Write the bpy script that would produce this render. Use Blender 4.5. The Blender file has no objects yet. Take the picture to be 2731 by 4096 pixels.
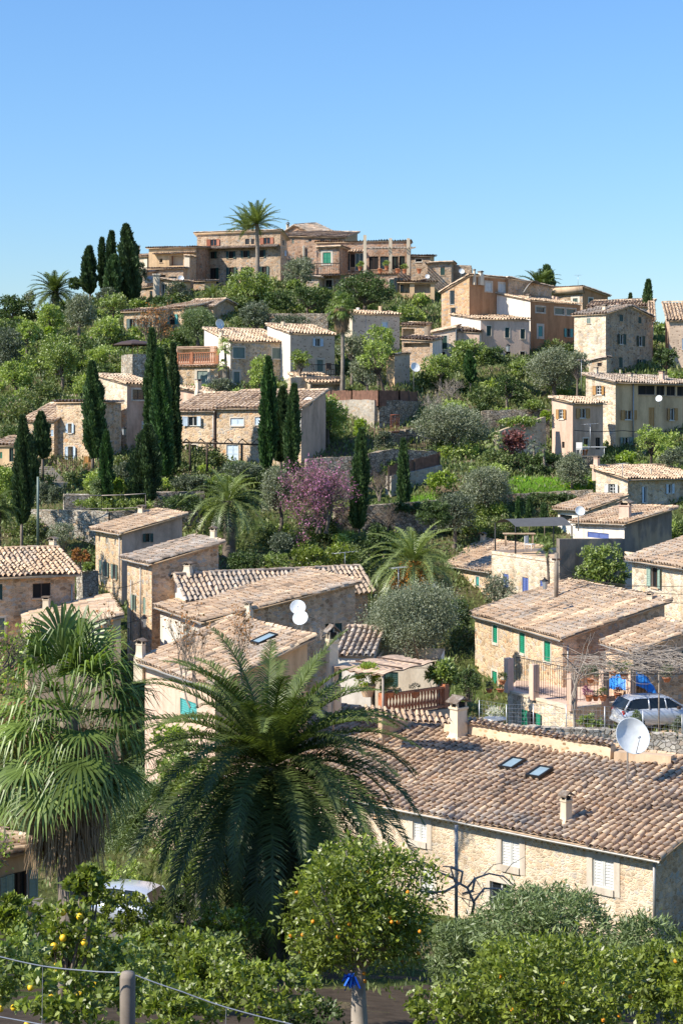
import bpy, math, random
import numpy as np
from math import sin, cos, tan, pi, radians, atan2, sqrt
random.seed(7); rng = np.random.default_rng(7)
SC = bpy.context.scene
COL = SC.collection
# ---------------------------------------------------------------- camera, sky, sun, exposure
F, CX, HZ = 6427.0, 1365.5, 1665.0          # focal length, centre and horizon in photo pixels
cam = bpy.data.objects.new('camera', bpy.data.cameras.new('camera'))
COL.objects.link(cam); SC.camera = cam
cam.location = (0, 0, 0); cam.rotation_euler = (radians(90), 0, 0)
cam.data.sensor_fit = 'VERTICAL'; cam.data.sensor_height = 24.0
cam.data.lens = F / 4096 * 24.0
cam.data.shift_y = (HZ - 2048) / 4096.0
cam.data.clip_start = 0.5; cam.data.clip_end = 9000
SUN_EL = radians(42); SUN_AZ = atan2(-0.90, -0.43)   # from +Y, towards +X
W = bpy.data.worlds.new('World'); SC.world = W; W.use_nodes = True
_n = W.node_tree.nodes; _l = W.node_tree.links
_s = _n.new('ShaderNodeTexSky'); _s.sky_type = 'NISHITA'; _s.sun_disc = False
_s.sun_elevation = SUN_EL; _s.sun_rotation = SUN_AZ; _s.air_density = 1.6; _s.dust_density = 0.0; _s.ozone_density = 10.0; _s.altitude = 0
_t = _n.new('ShaderNodeMix'); _t.data_type = 'RGBA'; _t.blend_type = 'MULTIPLY'; _t.inputs[0].default_value = 1.0; _t.inputs[7].default_value = (.80, .885, 1.03, 1)
_l.new(_s.outputs[0], _t.inputs[6]); _l.new(_t.outputs[2], _n['Background'].inputs[0]); _n['Background'].inputs[1].default_value = 0.094
sl = bpy.data.lights.new('sun', 'SUN'); sl.energy = 4.1; sl.angle = radians(0.5); sl.color = (1, 0.935, 0.82)
so = bpy.data.objects.new('sun', sl); COL.objects.link(so); so.location = (-60, -30, 80)
from mathutils import Vector, Matrix
sd = Vector((sin(SUN_AZ) * cos(SUN_EL), cos(SUN_AZ) * cos(SUN_EL), sin(SUN_EL)))
so.rotation_euler = sd.to_track_quat('Z', 'Y').to_euler()
SC.view_settings.view_transform = 'Standard'; SC.view_settings.look = 'None'
SC.view_settings.exposure = 0.94; SC.view_settings.gamma = 1.0
# ---------------------------------------------------------------- photo pixel -> world
CR = {1: (0, 800, 1.568), 2: (700, 750, 1.568), 3: (1700, 900, 1.5209), 4: (0, 1400, 1.568), 5: (800, 1350, 1.568),
      6: (1700, 1400, 1.5209), 7: (0, 2000, 1.568), 8: (850, 2050, 1.568), 9: (1700, 1950, 1.5209), 10: (0, 2500, 1.568),
      11: (900, 2600, 1.568), 12: (1750, 2550, 1.5984), 13: (0, 3250, 1.2062), 14: (1300, 3150, 1.0957), 0: (0, 0, 1), 20: (0, 0, .57414)}
def c(k, x, y):
    a = CR[k]; return (a[0] + x / a[2], a[1] + y / a[2])
def kx(u): return (u - CX) / F
def kz(v): return -(v - HZ) / F
def pt(u, v, Y): return np.array((kx(u) * Y, Y, kz(v) * Y))
def cpt(k, x, y, Y): return pt(*c(k, x, y), Y)
# ---------------------------------------------------------------- objects
def setp(o, label=None, cat=None, group=None, kind=None):
    if label: o['label'] = label
    if cat: o['category'] = cat
    if group: o['group'] = group
    if kind: o['kind'] = kind
    return o
def thing(name, loc, label, cat, group=None):
    o = bpy.data.objects.new(name, None); COL.objects.link(o); o.location = tuple(float(a) for a in loc)
    o.empty_display_size = 0.3
    return setp(o, label, cat, group)
def wloc(o):
    l = Vector((0, 0, 0))
    while o: l += o.location; o = o.parent
    return l
def link(name, me, parent=None):
    o = bpy.data.objects.new(name, me); COL.objects.link(o)
    if parent: o.parent = parent
    return o
def npmesh(name, V, Q, mats, parent=None, r=None, mi=None, smooth=False, origin=None, tri=False):
    """mesh from numpy arrays: V (n,3) in world space, Q (m,4)"""
    V = np.asarray(V, dtype=np.float32).reshape(-1, 3); Q = np.asarray(Q, dtype=np.int32)
    off = np.array(wloc(parent)) if parent else (np.array(origin) if origin is not None else np.zeros(3))
    me = bpy.data.meshes.new(name)
    n = Q.shape[1]
    me.vertices.add(len(V)); me.vertices.foreach_set('co', (V - off.astype(np.float32)).ravel())
    me.loops.add(Q.size); me.loops.foreach_set('vertex_index', Q.ravel())
    me.polygons.add(len(Q)); me.polygons.foreach_set('loop_start', np.arange(len(Q), dtype=np.int32) * n)
    for m in (mats if isinstance(mats, (list, tuple)) else [mats]): me.materials.append(m)
    if mi is not None: me.polygons.foreach_set('material_index', np.asarray(mi, dtype=np.int32))
    if smooth: me.polygons.foreach_set('use_smooth', np.ones(len(Q), dtype=bool))
    if r is not None:
        at = me.attributes.new('r', 'FLOAT', 'FACE'); at.data.foreach_set('value', np.asarray(r, dtype=np.float32))
    me.update(calc_edges=True); me.validate()
    o = link(name, me, parent)
    if not parent and origin is not None: o.location = tuple(float(a) for a in origin)
    return o
class MB:
    def __init__(s): s.V = []; s.F = []; s.M = []; s.S = []
    def add(s, vs, fs, m=0, sm=False):
        b = len(s.V); s.V += [tuple(float(q) for q in v) for v in vs]
        for f in fs: s.F.append(tuple(b + i for i in f)); s.M.append(m); s.S.append(sm)
    def quad(s, a, b, c_, d, m=0): s.add([a, b, c_, d], [(0, 1, 2, 3)], m)
    def box(s, o, ax, ay, az, m=0):
        """o corner, three edge vectors"""
        o, ax, ay, az = (np.array(q, float) for q in (o, ax, ay, az))
        if np.dot(np.cross(ax, ay), az) < 0: ax, ay = ay, ax
        v = [o, o + ax, o + ax + ay, o + ay, o + az, o + ax + az, o + ax + ay + az, o + ay + az]
        s.add(v, [(0, 3, 2, 1), (4, 5, 6, 7), (0, 1, 5, 4), (1, 2, 6, 5), (2, 3, 7, 6), (3, 0, 4, 7)], m)
    def cbox(s, cn, ex, ey, ez, m=0, th=0):
        d = np.array((cos(th), sin(th), 0)); e = np.array((-sin(th), cos(th), 0)); z = np.array((0, 0, 1.))
        cn = np.array(cn, float)
        s.box(cn - d * ex / 2 - e * ey / 2 - z * ez / 2, d * ex, e * ey, z * ez, m)
    def tube(s, pts, rad, n=6, m=0, sm=True, cap=True):
        pts = [np.array(p, float) for p in pts]
        if not hasattr(rad, '__len__'): rad = [rad] * len(pts)
        b = len(s.V); u = None
        for i, p in enumerate(pts):
            t = pts[min(i + 1, len(pts) - 1)] - pts[max(i - 1, 0)]; t = t / (np.linalg.norm(t) + 1e-9)
            if u is None: u = np.cross(t, (0, 0, 1.)) if abs(t[2]) < .9 else np.cross(t, (1., 0, 0))
            u = u - t * np.dot(u, t); u = u / (np.linalg.norm(u) + 1e-9); w = np.cross(t, u)
            for k in range(n):
                a = 2 * pi * k / n; s.V.append(tuple(p + rad[i] * (u * cos(a) + w * sin(a))))
        for i in range(len(pts) - 1):
            for k in range(n):
                k2 = (k + 1) % n; s.F.append((b + i * n + k, b + i * n + k2, b + (i + 1) * n + k2, b + (i + 1) * n + k)); s.M.append(m); s.S.append(sm)
        if cap:
            s.F.append(tuple(b + k for k in range(n))[::-1]); s.M.append(m); s.S.append(False)
            e = b + (len(pts) - 1) * n; s.F.append(tuple(e + k for k in range(n))); s.M.append(m); s.S.append(False)
    def lathe(s, cn, prof, n=14, m=0, ax=None, sm=True):
        """prof = [(radius, height)]"""
        cn = np.array(cn, float); ax = np.array(ax if ax is not None else (0, 0, 1.), float); ax = ax / np.linalg.norm(ax)
        u = np.cross(ax, (0, 0, 1.)) if abs(ax[2]) < .9 else np.cross(ax, (1., 0, 0)); u = u / np.linalg.norm(u); w = np.cross(ax, u)
        b = len(s.V)
        for r_, h in prof:
            for k in range(n):
                a = 2 * pi * k / n; s.V.append(tuple(cn + ax * h + r_ * (u * cos(a) + w * sin(a))))
        for i in range(len(prof) - 1):
            for k in range(n):
                k2 = (k + 1) % n; s.F.append((b + i * n + k, b + i * n + k2, b + (i + 1) * n + k2, b + (i + 1) * n + k)); s.M.append(m); s.S.append(sm)
    def build(s, name, mats, parent=None, origin=None):
        off = wloc(parent) if parent else Vector(origin if origin is not None else (0, 0, 0))
        me = bpy.data.meshes.new(name)
        me.from_pydata([(v[0] - off[0], v[1] - off[1], v[2] - off[2]) for v in s.V], [], s.F)
        for m in (mats if isinstance(mats, (list, tuple)) else [mats]): me.materials.append(m)
        me.polygons.foreach_set('material_index', s.M); me.polygons.foreach_set('use_smooth', s.S); me.update()
        o = link(name, me, parent)
        if not parent: o.location = off
        return o
# ---------------------------------------------------------------- materials
_mc = {}
def nmat(name):
    m = bpy.data.materials.new(name); m.use_nodes = True; nt = m.node_tree
    return m, nt, nt.nodes, nt.links, nt.nodes['Principled BSDF']
def ramp(n, stops, interp='LINEAR'):
    r_ = n.new('ShaderNodeValToRGB'); e = r_.color_ramp.elements; r_.color_ramp.interpolation = interp
    while len(e) < len(stops): e.new(0.5)
    for q, (p_, col) in zip(e, stops): q.position = p_; q.color = (*col, 1) if len(col) == 3 else col
    return r_
def coords(n, l, sc=(1, 1, 1)):
    tc = n.new('ShaderNodeTexCoord'); oi = n.new('ShaderNodeObjectInfo')
    ad = n.new('ShaderNodeVectorMath'); ad.operation = 'MULTIPLY_ADD'
    l.new(oi.outputs['Random'], ad.inputs[0]); ad.inputs[1].default_value = (0, 0, 0)
    sc_ = n.new('ShaderNodeVectorMath'); sc_.operation = 'SCALE'; sc_.inputs['Scale'].default_value = 60
    cb = n.new('ShaderNodeCombineXYZ'); l.new(oi.outputs['Random'], cb.inputs[0]); l.new(oi.outputs['Random'], cb.inputs[1])
    l.new(cb.outputs[0], sc_.inputs[0])
    a2 = n.new('ShaderNodeVectorMath'); a2.operation = 'ADD'; l.new(tc.outputs['Object'], a2.inputs[0]); l.new(sc_.outputs[0], a2.inputs[1])
    mp = n.new('ShaderNodeMapping'); mp.inputs['Scale'].default_value = sc; l.new(a2.outputs[0], mp.inputs[0])
    return mp
def noise(n, l, v, s, d=4, ro=.55):
    q = n.new('ShaderNodeTexNoise'); q.inputs['Scale'].default_value = s; q.inputs['Detail'].default_value = d; q.inputs['Roughness'].default_value = ro
    l.new(v.outputs[0], q.inputs['Vector']); return q
def mix(n, l, f, a, b, mode='MIX'):
    q = n.new('ShaderNodeMix'); q.data_type = 'RGBA'; q.blend_type = mode
    for i, x in ((0, f), (6, a), (7, b)):
        if isinstance(x, (int, float)): q.inputs[i].default_value = x
        elif isinstance(x, tuple): q.inputs[i].default_value = (*x, 1)
        else: l.new(x, q.inputs[i])
    return q.outputs[2]
def bump(n, l, h, st, dist, b):
    q = n.new('ShaderNodeBump'); q.inputs['Strength'].default_value = st; q.inputs['Distance'].default_value = dist
    l.new(h, q.inputs['Height']); l.new(q.outputs[0], b.inputs['Normal'])
def lerp3(a, b, t): return tuple(a[i] * (1 - t) + b[i] * t for i in range(3))
def streaks(n, l, cc):
    mp = coords(n, l, (1.6, 1.6, .16)); a = noise(n, l, mp, 1.0, 5, .6); r_ = ramp(n, [(.36, (.70, .66, .62)), (.52, (1, 1, 1)), (.75, (1.05, 1.05, 1.05))]); l.new(a.outputs[0], r_.inputs[0])
    return mix(n, l, .65, cc, r_.outputs[0], 'MULTIPLY')
def stone(name, base, mort, size=.3, var=.45, mw=.07, flat=1.5):
    if name in _mc: return _mc[name]
    m, nt, n, l, b = nmat(name); mp = coords(n, l, (1 / size, 1 / size, flat / size))
    wob = noise(n, l, mp, 1.3, 2)
    ad = n.new('ShaderNodeVectorMath'); ad.operation = 'MULTIPLY_ADD'; ad.inputs[1].default_value = (.45,) * 3
    l.new(wob.outputs['Color'], ad.inputs[0]); l.new(mp.outputs[0], ad.inputs[2])
    vo = n.new('ShaderNodeTexVoronoi'); vo.inputs['Scale'].default_value = 1; l.new(ad.outputs[0], vo.inputs['Vector'])
    ve = n.new('ShaderNodeTexVoronoi'); ve.feature = 'DISTANCE_TO_EDGE'; ve.inputs['Scale'].default_value = 1; l.new(ad.outputs[0], ve.inputs['Vector'])
    sp = n.new('ShaderNodeSeparateColor'); l.new(vo.outputs['Color'], sp.inputs[0])
    dk = tuple(x * (1 - var) for x in base); lt = tuple(min(.8, x * (1 + var * .7)) for x in base)
    gy = tuple((sum(base) / 3) * f for f in (1.02, .95, .85))
    rp = ramp(n, [(0, dk), (.3, base), (.55, lt), (.8, gy), (1, tuple(x * y for x, y in zip(base, (1.12, .9, .72))))]); l.new(sp.outputs[0], rp.inputs[0])
    fine = noise(n, l, mp, 4, 5); fr = ramp(n, [(.3, (.72,) * 3), (.7, (1.2,) * 3)]); l.new(fine.outputs[0], fr.inputs[0])
    cst = mix(n, l, 1.0, rp.outputs[0], fr.outputs[0], 'MULTIPLY')
    er = ramp(n, [(mw * .45, (0, 0, 0)), (mw * 1.6, (1, 1, 1))]); l.new(ve.outputs['Distance'], er.inputs[0])
    cc = mix(n, l, er.outputs[0], mort, cst)
    big = noise(n, l, mp, .12, 4); br = ramp(n, [(.32, (.78, .76, .72)), (.62, (1.1, 1.1, 1.1))]); l.new(big.outputs[0], br.inputs[0])
    cc = mix(n, l, .8, cc, br.outputs[0], 'MULTIPLY'); cc = streaks(n, l, cc)
    l.new(cc, b.inputs['Base Color']); b.inputs['Roughness'].default_value = .95; b.inputs['Specular IOR Level'].default_value = .1
    hh = n.new('ShaderNodeMath'); hh.operation = 'MULTIPLY_ADD'; l.new(fine.outputs[0], hh.inputs[0]); hh.inputs[1].default_value = .6; l.new(er.outputs[0], hh.inputs[2])
    bump(n, l, hh.outputs[0], .6, size * .14, b)
    _mc[name] = m; return m
def plaster(name, base, stain=.25, sc=.5, patch=None):
    if name in _mc: return _mc[name]
    m, nt, n, l, b = nmat(name); mp = coords(n, l, (1, 1, .45))
    a = noise(n, l, mp, sc, 6, .65); ra = ramp(n, [(.3, tuple(x * (1 - stain) for x in base)), (.55, base), (.8, tuple(min(.85, x * 1.12) for x in base))]); l.new(a.outputs[0], ra.inputs[0])
    f = noise(n, l, mp, 9, 5, .7); rf = ramp(n, [(.25, (.82,) * 3), (.7, (1.1,) * 3)]); l.new(f.outputs[0], rf.inputs[0])
    cc = mix(n, l, .7, ra.outputs[0], rf.outputs[0], 'MULTIPLY')
    if patch:
        q = noise(n, l, mp, .35, 5, .6); rq = ramp(n, [(.5, (0, 0, 0)), (.56, (1, 1, 1))]); l.new(q.outputs[0], rq.inputs[0])
        cc = mix(n, l, rq.outputs[0], cc, patch)
    cc = streaks(n, l, cc)
    l.new(cc, b.inputs['Base Color']); b.inputs['Roughness'].default_value = .9; b.inputs['Specular IOR Level'].default_value = .15
    bump(n, l, f.outputs[0], .35, .03, b)
    _mc[name] = m; return m
def spotted(name, base, spot, size=.35, thr=.22):
    """plaster with stones showing through here and there"""
    if name in _mc: return _mc[name]
    m, nt, n, l, b = nmat(name); mp = coords(n, l, (1 / size, 1 / size, 1.6 / size))
    vo = n.new('ShaderNodeTexVoronoi'); vo.inputs['Scale'].default_value = 1; l.new(mp.outputs[0], vo.inputs['Vector'])
    ns = noise(n, l, mp, 2.2, 3)
    su = n.new('ShaderNodeMath'); su.operation = 'MULTIPLY_ADD'; l.new(ns.outputs[0], su.inputs[0]); su.inputs[1].default_value = .35; l.new(vo.outputs['Distance'], su.inputs[2])
    rp = ramp(n, [(thr + .14, (1, 1, 1)), (thr + .22, (0, 0, 0))]); l.new(su.outputs[0], rp.inputs[0])
    sp = n.new('ShaderNodeSeparateColor'); l.new(vo.outputs['Color'], sp.inputs[0])
    rs = ramp(n, [(0, tuple(x * .6 for x in spot)), (.5, spot), (1, tuple(x * 1.3 for x in spot))]); l.new(sp.outputs[0], rs.inputs[0])
    big = noise(n, l, mp, .25, 4); rb = ramp(n, [(.3, tuple(x * .8 for x in base)), (.65, tuple(x * 1.08 for x in base))]); l.new(big.outputs[0], rb.inputs[0])
    cc = mix(n, l, rp.outputs[0], rb.outputs[0], rs.outputs[0])
    l.new(cc, b.inputs['Base Color']); b.inputs['Roughness'].default_value = .93; b.inputs['Specular IOR Level'].default_value = .1
    bump(n, l, su.outputs[0], .5, .04, b)
    _mc[name] = m; return m
def paint(name, col, ro=.55, me=0., var=.12):
    if name in _mc: return _mc[name]
    m, nt, n, l, b = nmat(name); mp = coords(n, l)
    a = noise(n, l, mp, 3, 5, .6); ra = ramp(n, [(.3, tuple(x * (1 - var) for x in col)), (.7, tuple(min(.95, x * (1 + var)) for x in col))]); l.new(a.outputs[0], ra.inputs[0])
    l.new(ra.outputs[0], b.inputs['Base Color']); b.inputs['Roughness'].default_value = ro; b.inputs['Metallic'].default_value = me
    _mc[name] = m; return m
def attr_r(n):
    a = n.new('ShaderNodeAttribute'); a.attribute_name = 'r'; return a
def tilemat(name, stops, lichen=(.42, .40, .36), amt=.5):
    if name in _mc: return _mc[name]
    m, nt, n, l, b = nmat(name); mp = coords(n, l); a = attr_r(n)
    rp = ramp(n, stops); l.new(a.outputs['Fac'], rp.inputs[0])
    f = noise(n, l, mp, 7, 6, .72); rf = ramp(n, [(.28, (.6,) * 3), (.5, (1,) * 3), (.75, (1.2,) * 3)]); l.new(f.outputs[0], rf.inputs[0])
    cc = mix(n, l, .85, rp.outputs[0], rf.outputs[0], 'MULTIPLY')
    g = noise(n, l, mp, 4.2, 6, .75); big = noise(n, l, mp, .35, 3)
    su = n.new('ShaderNodeMath'); su.operation = 'MULTIPLY_ADD'; l.new(big.outputs[0], su.inputs[0]); su.inputs[1].default_value = .55; l.new(g.outputs[0], su.inputs[2])
    rg = ramp(n, [(.78, (0, 0, 0)), (.9, (amt,) * 3)]); l.new(su.outputs[0], rg.inputs[0])
    cc = mix(n, l, rg.outputs[0], cc, lichen)
    d = noise(n, l, mp, 11, 4, .6); rd = ramp(n, [(.62, (0, 0, 0)), (.7, (.7,) * 3)]); l.new(d.outputs[0], rd.inputs[0])
    cc = mix(n, l, rd.outputs[0], cc, (.07, .055, .045))
    l.new(cc, b.inputs['Base Color']); b.inputs['Roughness'].default_value = .92; b.inputs['Specular IOR Level'].default_value = .12
    bump(n, l, f.outputs[0], .4, .015, b)
    _mc[name] = m; return m
def leafmat(name, stops, trans=.3, ro=.5, gloss=.06):
    if name in _mc: return _mc[name]
    m = bpy.data.materials.new(name); m.use_nodes = True; nt = m.node_tree; n = nt.nodes; l = nt.links; n.clear()
    out = n.new('ShaderNodeOutputMaterial'); a = attr_r(n); rp = ramp(n, stops); l.new(a.outputs['Fac'], rp.inputs[0])
    df = n.new('ShaderNodeBsdfDiffuse'); l.new(rp.outputs[0], df.inputs[0])
    tr = n.new('ShaderNodeBsdfTranslucent'); tc = mix(n, l, 1.0, rp.outputs[0], (1.25, 1.35, .6), 'MULTIPLY'); l.new(tc, tr.inputs[0])
    m1 = n.new('ShaderNodeMixShader'); m1.inputs[0].default_value = trans; l.new(df.outputs[0], m1.inputs[1]); l.new(tr.outputs[0], m1.inputs[2])
    gl = n.new('ShaderNodeBsdfGlossy'); gl.inputs['Roughness'].default_value = ro; gl.inputs[0].default_value = (1, 1, 1, 1)
    m2 = n.new('ShaderNodeMixShader'); m2.inputs[0].default_value = gloss; l.new(m1.outputs[0], m2.inputs[1]); l.new(gl.outputs[0], m2.inputs[2])
    l.new(m2.outputs[0], out.inputs[0]); _mc[name] = m; return m
def sm(col, lo=.55, hi=1.5, g=1.):
    col = tuple(min(.8, x * 1.3) for x in col)
    return [(0, tuple(x * lo for x in col)), (.5, col), (1, (col[0] * hi * 1.08, col[1] * hi, col[2] * hi * g))]
M = {}
M['st_near'] = stone('stone_near', (.68, .53, .37), (.72, .59, .44), .17, .3, .09)
M['st_gold'] = stone('stone_golden', (.58, .41, .255), (.66, .51, .35), .32, .42, .08)
M['st_pale'] = stone('stone_pale', (.66, .54, .39), (.74, .62, .47), .32, .36, .06)
M['st_grey'] = stone('stone_grey', (.54, .42, .29), (.57, .45, .32), .26, .4)
M['st_brown'] = stone('stone_brown', (.60, .41, .26), (.64, .46, .31), .26, .4)
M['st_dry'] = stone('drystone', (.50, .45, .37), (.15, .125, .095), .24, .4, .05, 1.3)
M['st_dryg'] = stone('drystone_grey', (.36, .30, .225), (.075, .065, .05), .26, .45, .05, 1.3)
M['st_red'] = stone('stone_reddish', (.44, .275, .185), (.50, .35, .25), .4, .45)
M['st_hill'] = stone('stone_hilltop', (.43, .305, .205), (.52, .40, .29), .4, .45)
M['st_or'] = stone('stone_orange', (.54, .34, .19), (.58, .41, .26), .32, .4)
M['st_grave'] = stone('stone_block', (.42, .37, .30), (.48, .42, .34), .28, .3, .05, 1.8)
M['ochre'] = plaster('plaster_ochre', (.66, .46, .27), .3)
M['brown'] = plaster('plaster_brown', (.48, .26, .135), .35, .6)
M['pink'] = plaster('plaster_pink', (.70, .50, .38), .25)
M['pinkd'] = plaster('plaster_dusty_pink', (.64, .43, .31), .45, .8)
M['white'] = plaster('plaster_white', (.80, .73, .63), .12)
M['cream'] = plaster('plaster_cream', (.70, .59, .44), .2)
M['tan'] = plaster('plaster_tan', (.58, .42, .28), .25)
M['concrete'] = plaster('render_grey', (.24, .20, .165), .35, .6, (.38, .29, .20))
M['spot'] = spotted('plaster_spotted', (.62, .47, .35), (.22, .13, .09))
M['spotp'] = spotted('plaster_spotted_pale', (.62, .48, .33), (.42, .27, .15), .3, .26)
TS = [(0, (.17, .13, .10)), (.18, (.33, .235, .16)), (.4, (.50, .335, .21)), (.58, (.45, .335, .23)), (.78, (.60, .42, .265)), (1, (.74, .57, .38))]
M['tile'] = tilemat('roof_tile_warm', TS)
M['tilep'] = tilemat('roof_tile_pale', [(0, (.24, .17, .12)), (.3, (.48, .33, .21)), (.6, (.60, .43, .28)), (1, (.72, .56, .39))], amt=.35)
M['tileg'] = tilemat('roof_tile_grey', [(0, (.17, .14, .11)), (.3, (.32, .25, .19)), (.6, (.42, .33, .25)), (.85, (.52, .36, .24)), (1, (.6, .5, .4))], amt=.6)
M['green'] = paint('shutter_green', (.012, .22, .12)); M['dgreen'] = paint('shutter_dark_green', (.015, .055, .042))
M['teal'] = paint('shutter_teal', (.07, .32, .30)); M['pgreen'] = paint('shutter_pale_green', (.27, .36, .29))
M['ggreen'] = paint('shutter_grey_green', (.15, .20, .17)); M['blue'] = paint('shutter_blue', (.09, .13, .33))
M['pblue'] = paint('shutter_pale_blue', (.50, .60, .68)); M['wht'] = paint('paint_white', (.58, .575, .54))
M['orange'] = paint('shutter_orange_wood', (.42, .22, .065)); M['red'] = paint('shutter_red_brown', (.32, .085, .03))
M['dwood'] = paint('dark_wood', (.07, .042, .028)); M['wood'] = paint('grey_wood', (.22, .18, .14), .8, 0, .3)
M['glass'] = paint('window_glass', (.012, .016, .02), .12); M['dark'] = paint('dark_room', (.012, .010, .009), .9)
M['terra'] = paint('terracotta', (.45, .17, .08), .8); M['iron'] = paint('black_iron', (.03, .03, .03), .5, .6)
M['galv'] = paint('galvanised_steel', (.45, .46, .47), .45, .6); M['dish'] = paint('dish_white', (.70, .72, .71), .4)
M['surr'] = plaster('window_surround', (.62, .54, .44), .1); M['cane'] = paint('cane_mat', (.17, .085, .055), .9, 0, .4)
M['canel'] = paint('cane_canopy', (.60, .42, .28), .9, 0, .2); M['zinc'] = paint('grey_gutter', (.33, .32, .30), .5, .3)
M['bark'] = paint('bark_grey', (.16, .125, .095), .95, 0, .4); M['barkd'] = paint('bark_dark', (.07, .05, .035), .95, 0, .4)
M['barkp'] = paint('bark_pale', (.33, .28, .23), .95, 0, .3); M['cloth'] = paint('cloth_white', (.7, .7, .7), .9)
M['btarp'] = paint('tarp_blue', (.03, .22, .62), .5); M['car'] = paint('silver_paint', (.50, .54, .60), .28, .35, .02)
M['carw'] = paint('white_car_paint', (.72, .74, .75), .25, .0, .02); M['rubber'] = paint('rubber', (.02, .02, .02), .8); M['lampr'] = paint('red_lens', (.4, .02, .02), .3)
M['soil'] = paint('soil', (.12, .085, .06), 1)
LF = {
 'cyp': leafmat('cypress_leaf', sm((.034, .060, .020), .45, 1.9), .12, .6, .03),
 'cypl': leafmat('cypress_leaf_light', sm((.045, .082, .025), .5, 1.7), .12, .6, .03),
 'cypg': leafmat('cypress_leaf_green', sm((.034, .076, .019), .45, 1.8), .15, .6, .03),
 'olive': leafmat('olive_leaf', sm((.17, .19, .115), .5, 1.6, 1.2), .2, .5, .03),
 'olived': leafmat('olive_leaf_dark', sm((.09, .11, .065), .5, 1.9, 1.2), .2, .5, .03),
 'fresh': leafmat('fresh_leaf', sm((.225, .285, .065), .55, 1.6), .35, .5, .04),
 'green': leafmat('green_leaf', sm((.17, .22, .05), .5, 1.7), .35, .5, .05),
 'dark': leafmat('dark_leaf', sm((.055, .085, .025), .5, 1.9), .25, .5, .025),
 'citrus': leafmat('citrus_leaf', sm((.135, .172, .022), .42, 2.0), .35, .45, .045),
 'yellow': leafmat('yellow_green_leaf', sm((.20, .27, .03), .6, 1.5), .4, .5, .04),
 'oleander': leafmat('oleander_leaf', sm((.13, .175, .065), .55, 1.6, 1.2), .25, .5, .04),
 'palm': leafmat('palm_leaf', sm((.062, .085, .024), .5, 2.1), .28, .45, .025),
 'palml': leafmat('palm_leaf_light', sm((.13, .165, .05), .5, 1.6), .25, .45, .05),
 'fan': leafmat('fan_palm_leaf', sm((.10, .145, .035), .4, 2.1), .35, .42, .028),
 'dead': leafmat('dead_leaf', sm((.22, .15, .085), .5, 1.6), .15, .7, .03),
 'pink': leafmat('pink_blossom', sm((.27, .11, .19), .5, 1.6, 1.1), .3, .6, .02),
 'rust': leafmat('rusty_leaf', sm((.26, .12, .04), .6, 1.5), .3, .6, .02),
 'redl': leafmat('red_leaf', sm((.13, .045, .04), .6, 1.6), .3, .6, .03),
 'grass': leafmat('grass_blade', sm((.17, .30, .035), .65, 1.4), .4, .6, .02),
 'scrub': leafmat('scrub_leaf', [(0, (.065, .09, .03)), (.4, (.13, .18, .05)), (.7, (.20, .235, .07)), (.9, (.2, .19, .09)), (1, (.26, .2, .12))], .25, .6, .03),
 'wht': leafmat('white_flower', sm((.6, .58, .52), .8, 1.2), .3, .6, .02),
 'flow': leafmat('yellow_flower', sm((.6, .5, .03), .8, 1.2), .3, .6, .02),
 'date': leafmat('date_fruit', sm((.55, .23, .03), .6, 1.4), .1, .5, .04),
}
# ---------------------------------------------------------------- terrain
GP = []   # control points x, y, z
def g(k, x, y, Y): u, v = c(k, x, y); p = pt(u, v, Y); GP.append(tuple(p))
def gz(x, y, z): GP.append((x, y, z))
for x in (-14, 0, 14): gz(x, -4, -1.7); gz(x, 3, -1.8); gz(x, 10, -5.0); gz(x, 20, -8.6)
for x in (-60, 60): gz(x, 0, -4); gz(x, 20, -9)
gz(-8, 31, -11.2); gz(0, 31, -11.8); gz(8, 31, -12.5); gz(16, 33, -12.8)
gz(-6, 42, -14.4); gz(2, 43, -14.8); gz(9, 46, -16.5); gz(-14, 42, -16)
gz(-9, 60, -18.8); gz(-3, 56, -18.3); gz(6, 56, -18.0); gz(12, 60, -17.5); gz(-20, 62, -18.5); gz(20, 58, -17)
gz(12, 70, -14.4); gz(17, 74, -14.0); gz(20, 80, -14.8); gz(5, 80, -16.5); gz(0, 74, -17.5); gz(-6, 78, -17.5); gz(-14, 86, -16.5)
gz(14, 88, -14.5); gz(0, 90, -14.5); gz(8, 96, -13); gz(20, 98, -13); gz(-12, 97, -13); gz(-19, 95, -13)
gz(0, 104, -10.6); gz(-8, 106, -9.2); gz(-16, 110, -9.6); gz(6, 104, -12); gz(13, 107, -12); gz(25, 105, -11)
gz(-17, 116, -5.6); gz(-8, 118, -5.8); gz(0, 112, -8.2); gz(6, 117, -7.0); gz(13, 122, -5.2); gz(20, 124, -4.8); gz(30, 122, -5.5)
gz(-18, 126, -3.9); gz(-8, 130, -4.1); gz(0, 128, -3.9); gz(6, 132, -3.2); gz(12, 134, -3.0); gz(20, 137, -4.4); gz(28, 137, -4.6)
gz(-22, 140, -.4); gz(-12, 142, .8); gz(-4, 146, 1.2); gz(6, 144, .6); gz(14, 146, .6); gz(24, 149, .2)
gz(-12, 156, 3.6); gz(0, 156, 3.8); gz(14, 160, 4.6); gz(24, 160, 4.2); gz(34, 165, 5)
gz(-28, 160, 5.2); gz(-40, 162, 4.5); gz(-16, 172, 7.8); gz(-6, 175, 9.0); gz(6, 178, 9.0); gz(16, 176, 7.6)
gz(-32, 185, 10.5); gz(-46, 195, 10.5); gz(-22, 195, 13.2); gz(-8, 200, 15.6); gz(6, 198, 15.2); gz(16, 195, 12.5); gz(30, 195, 10.5); gz(40, 190, 9)
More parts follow.
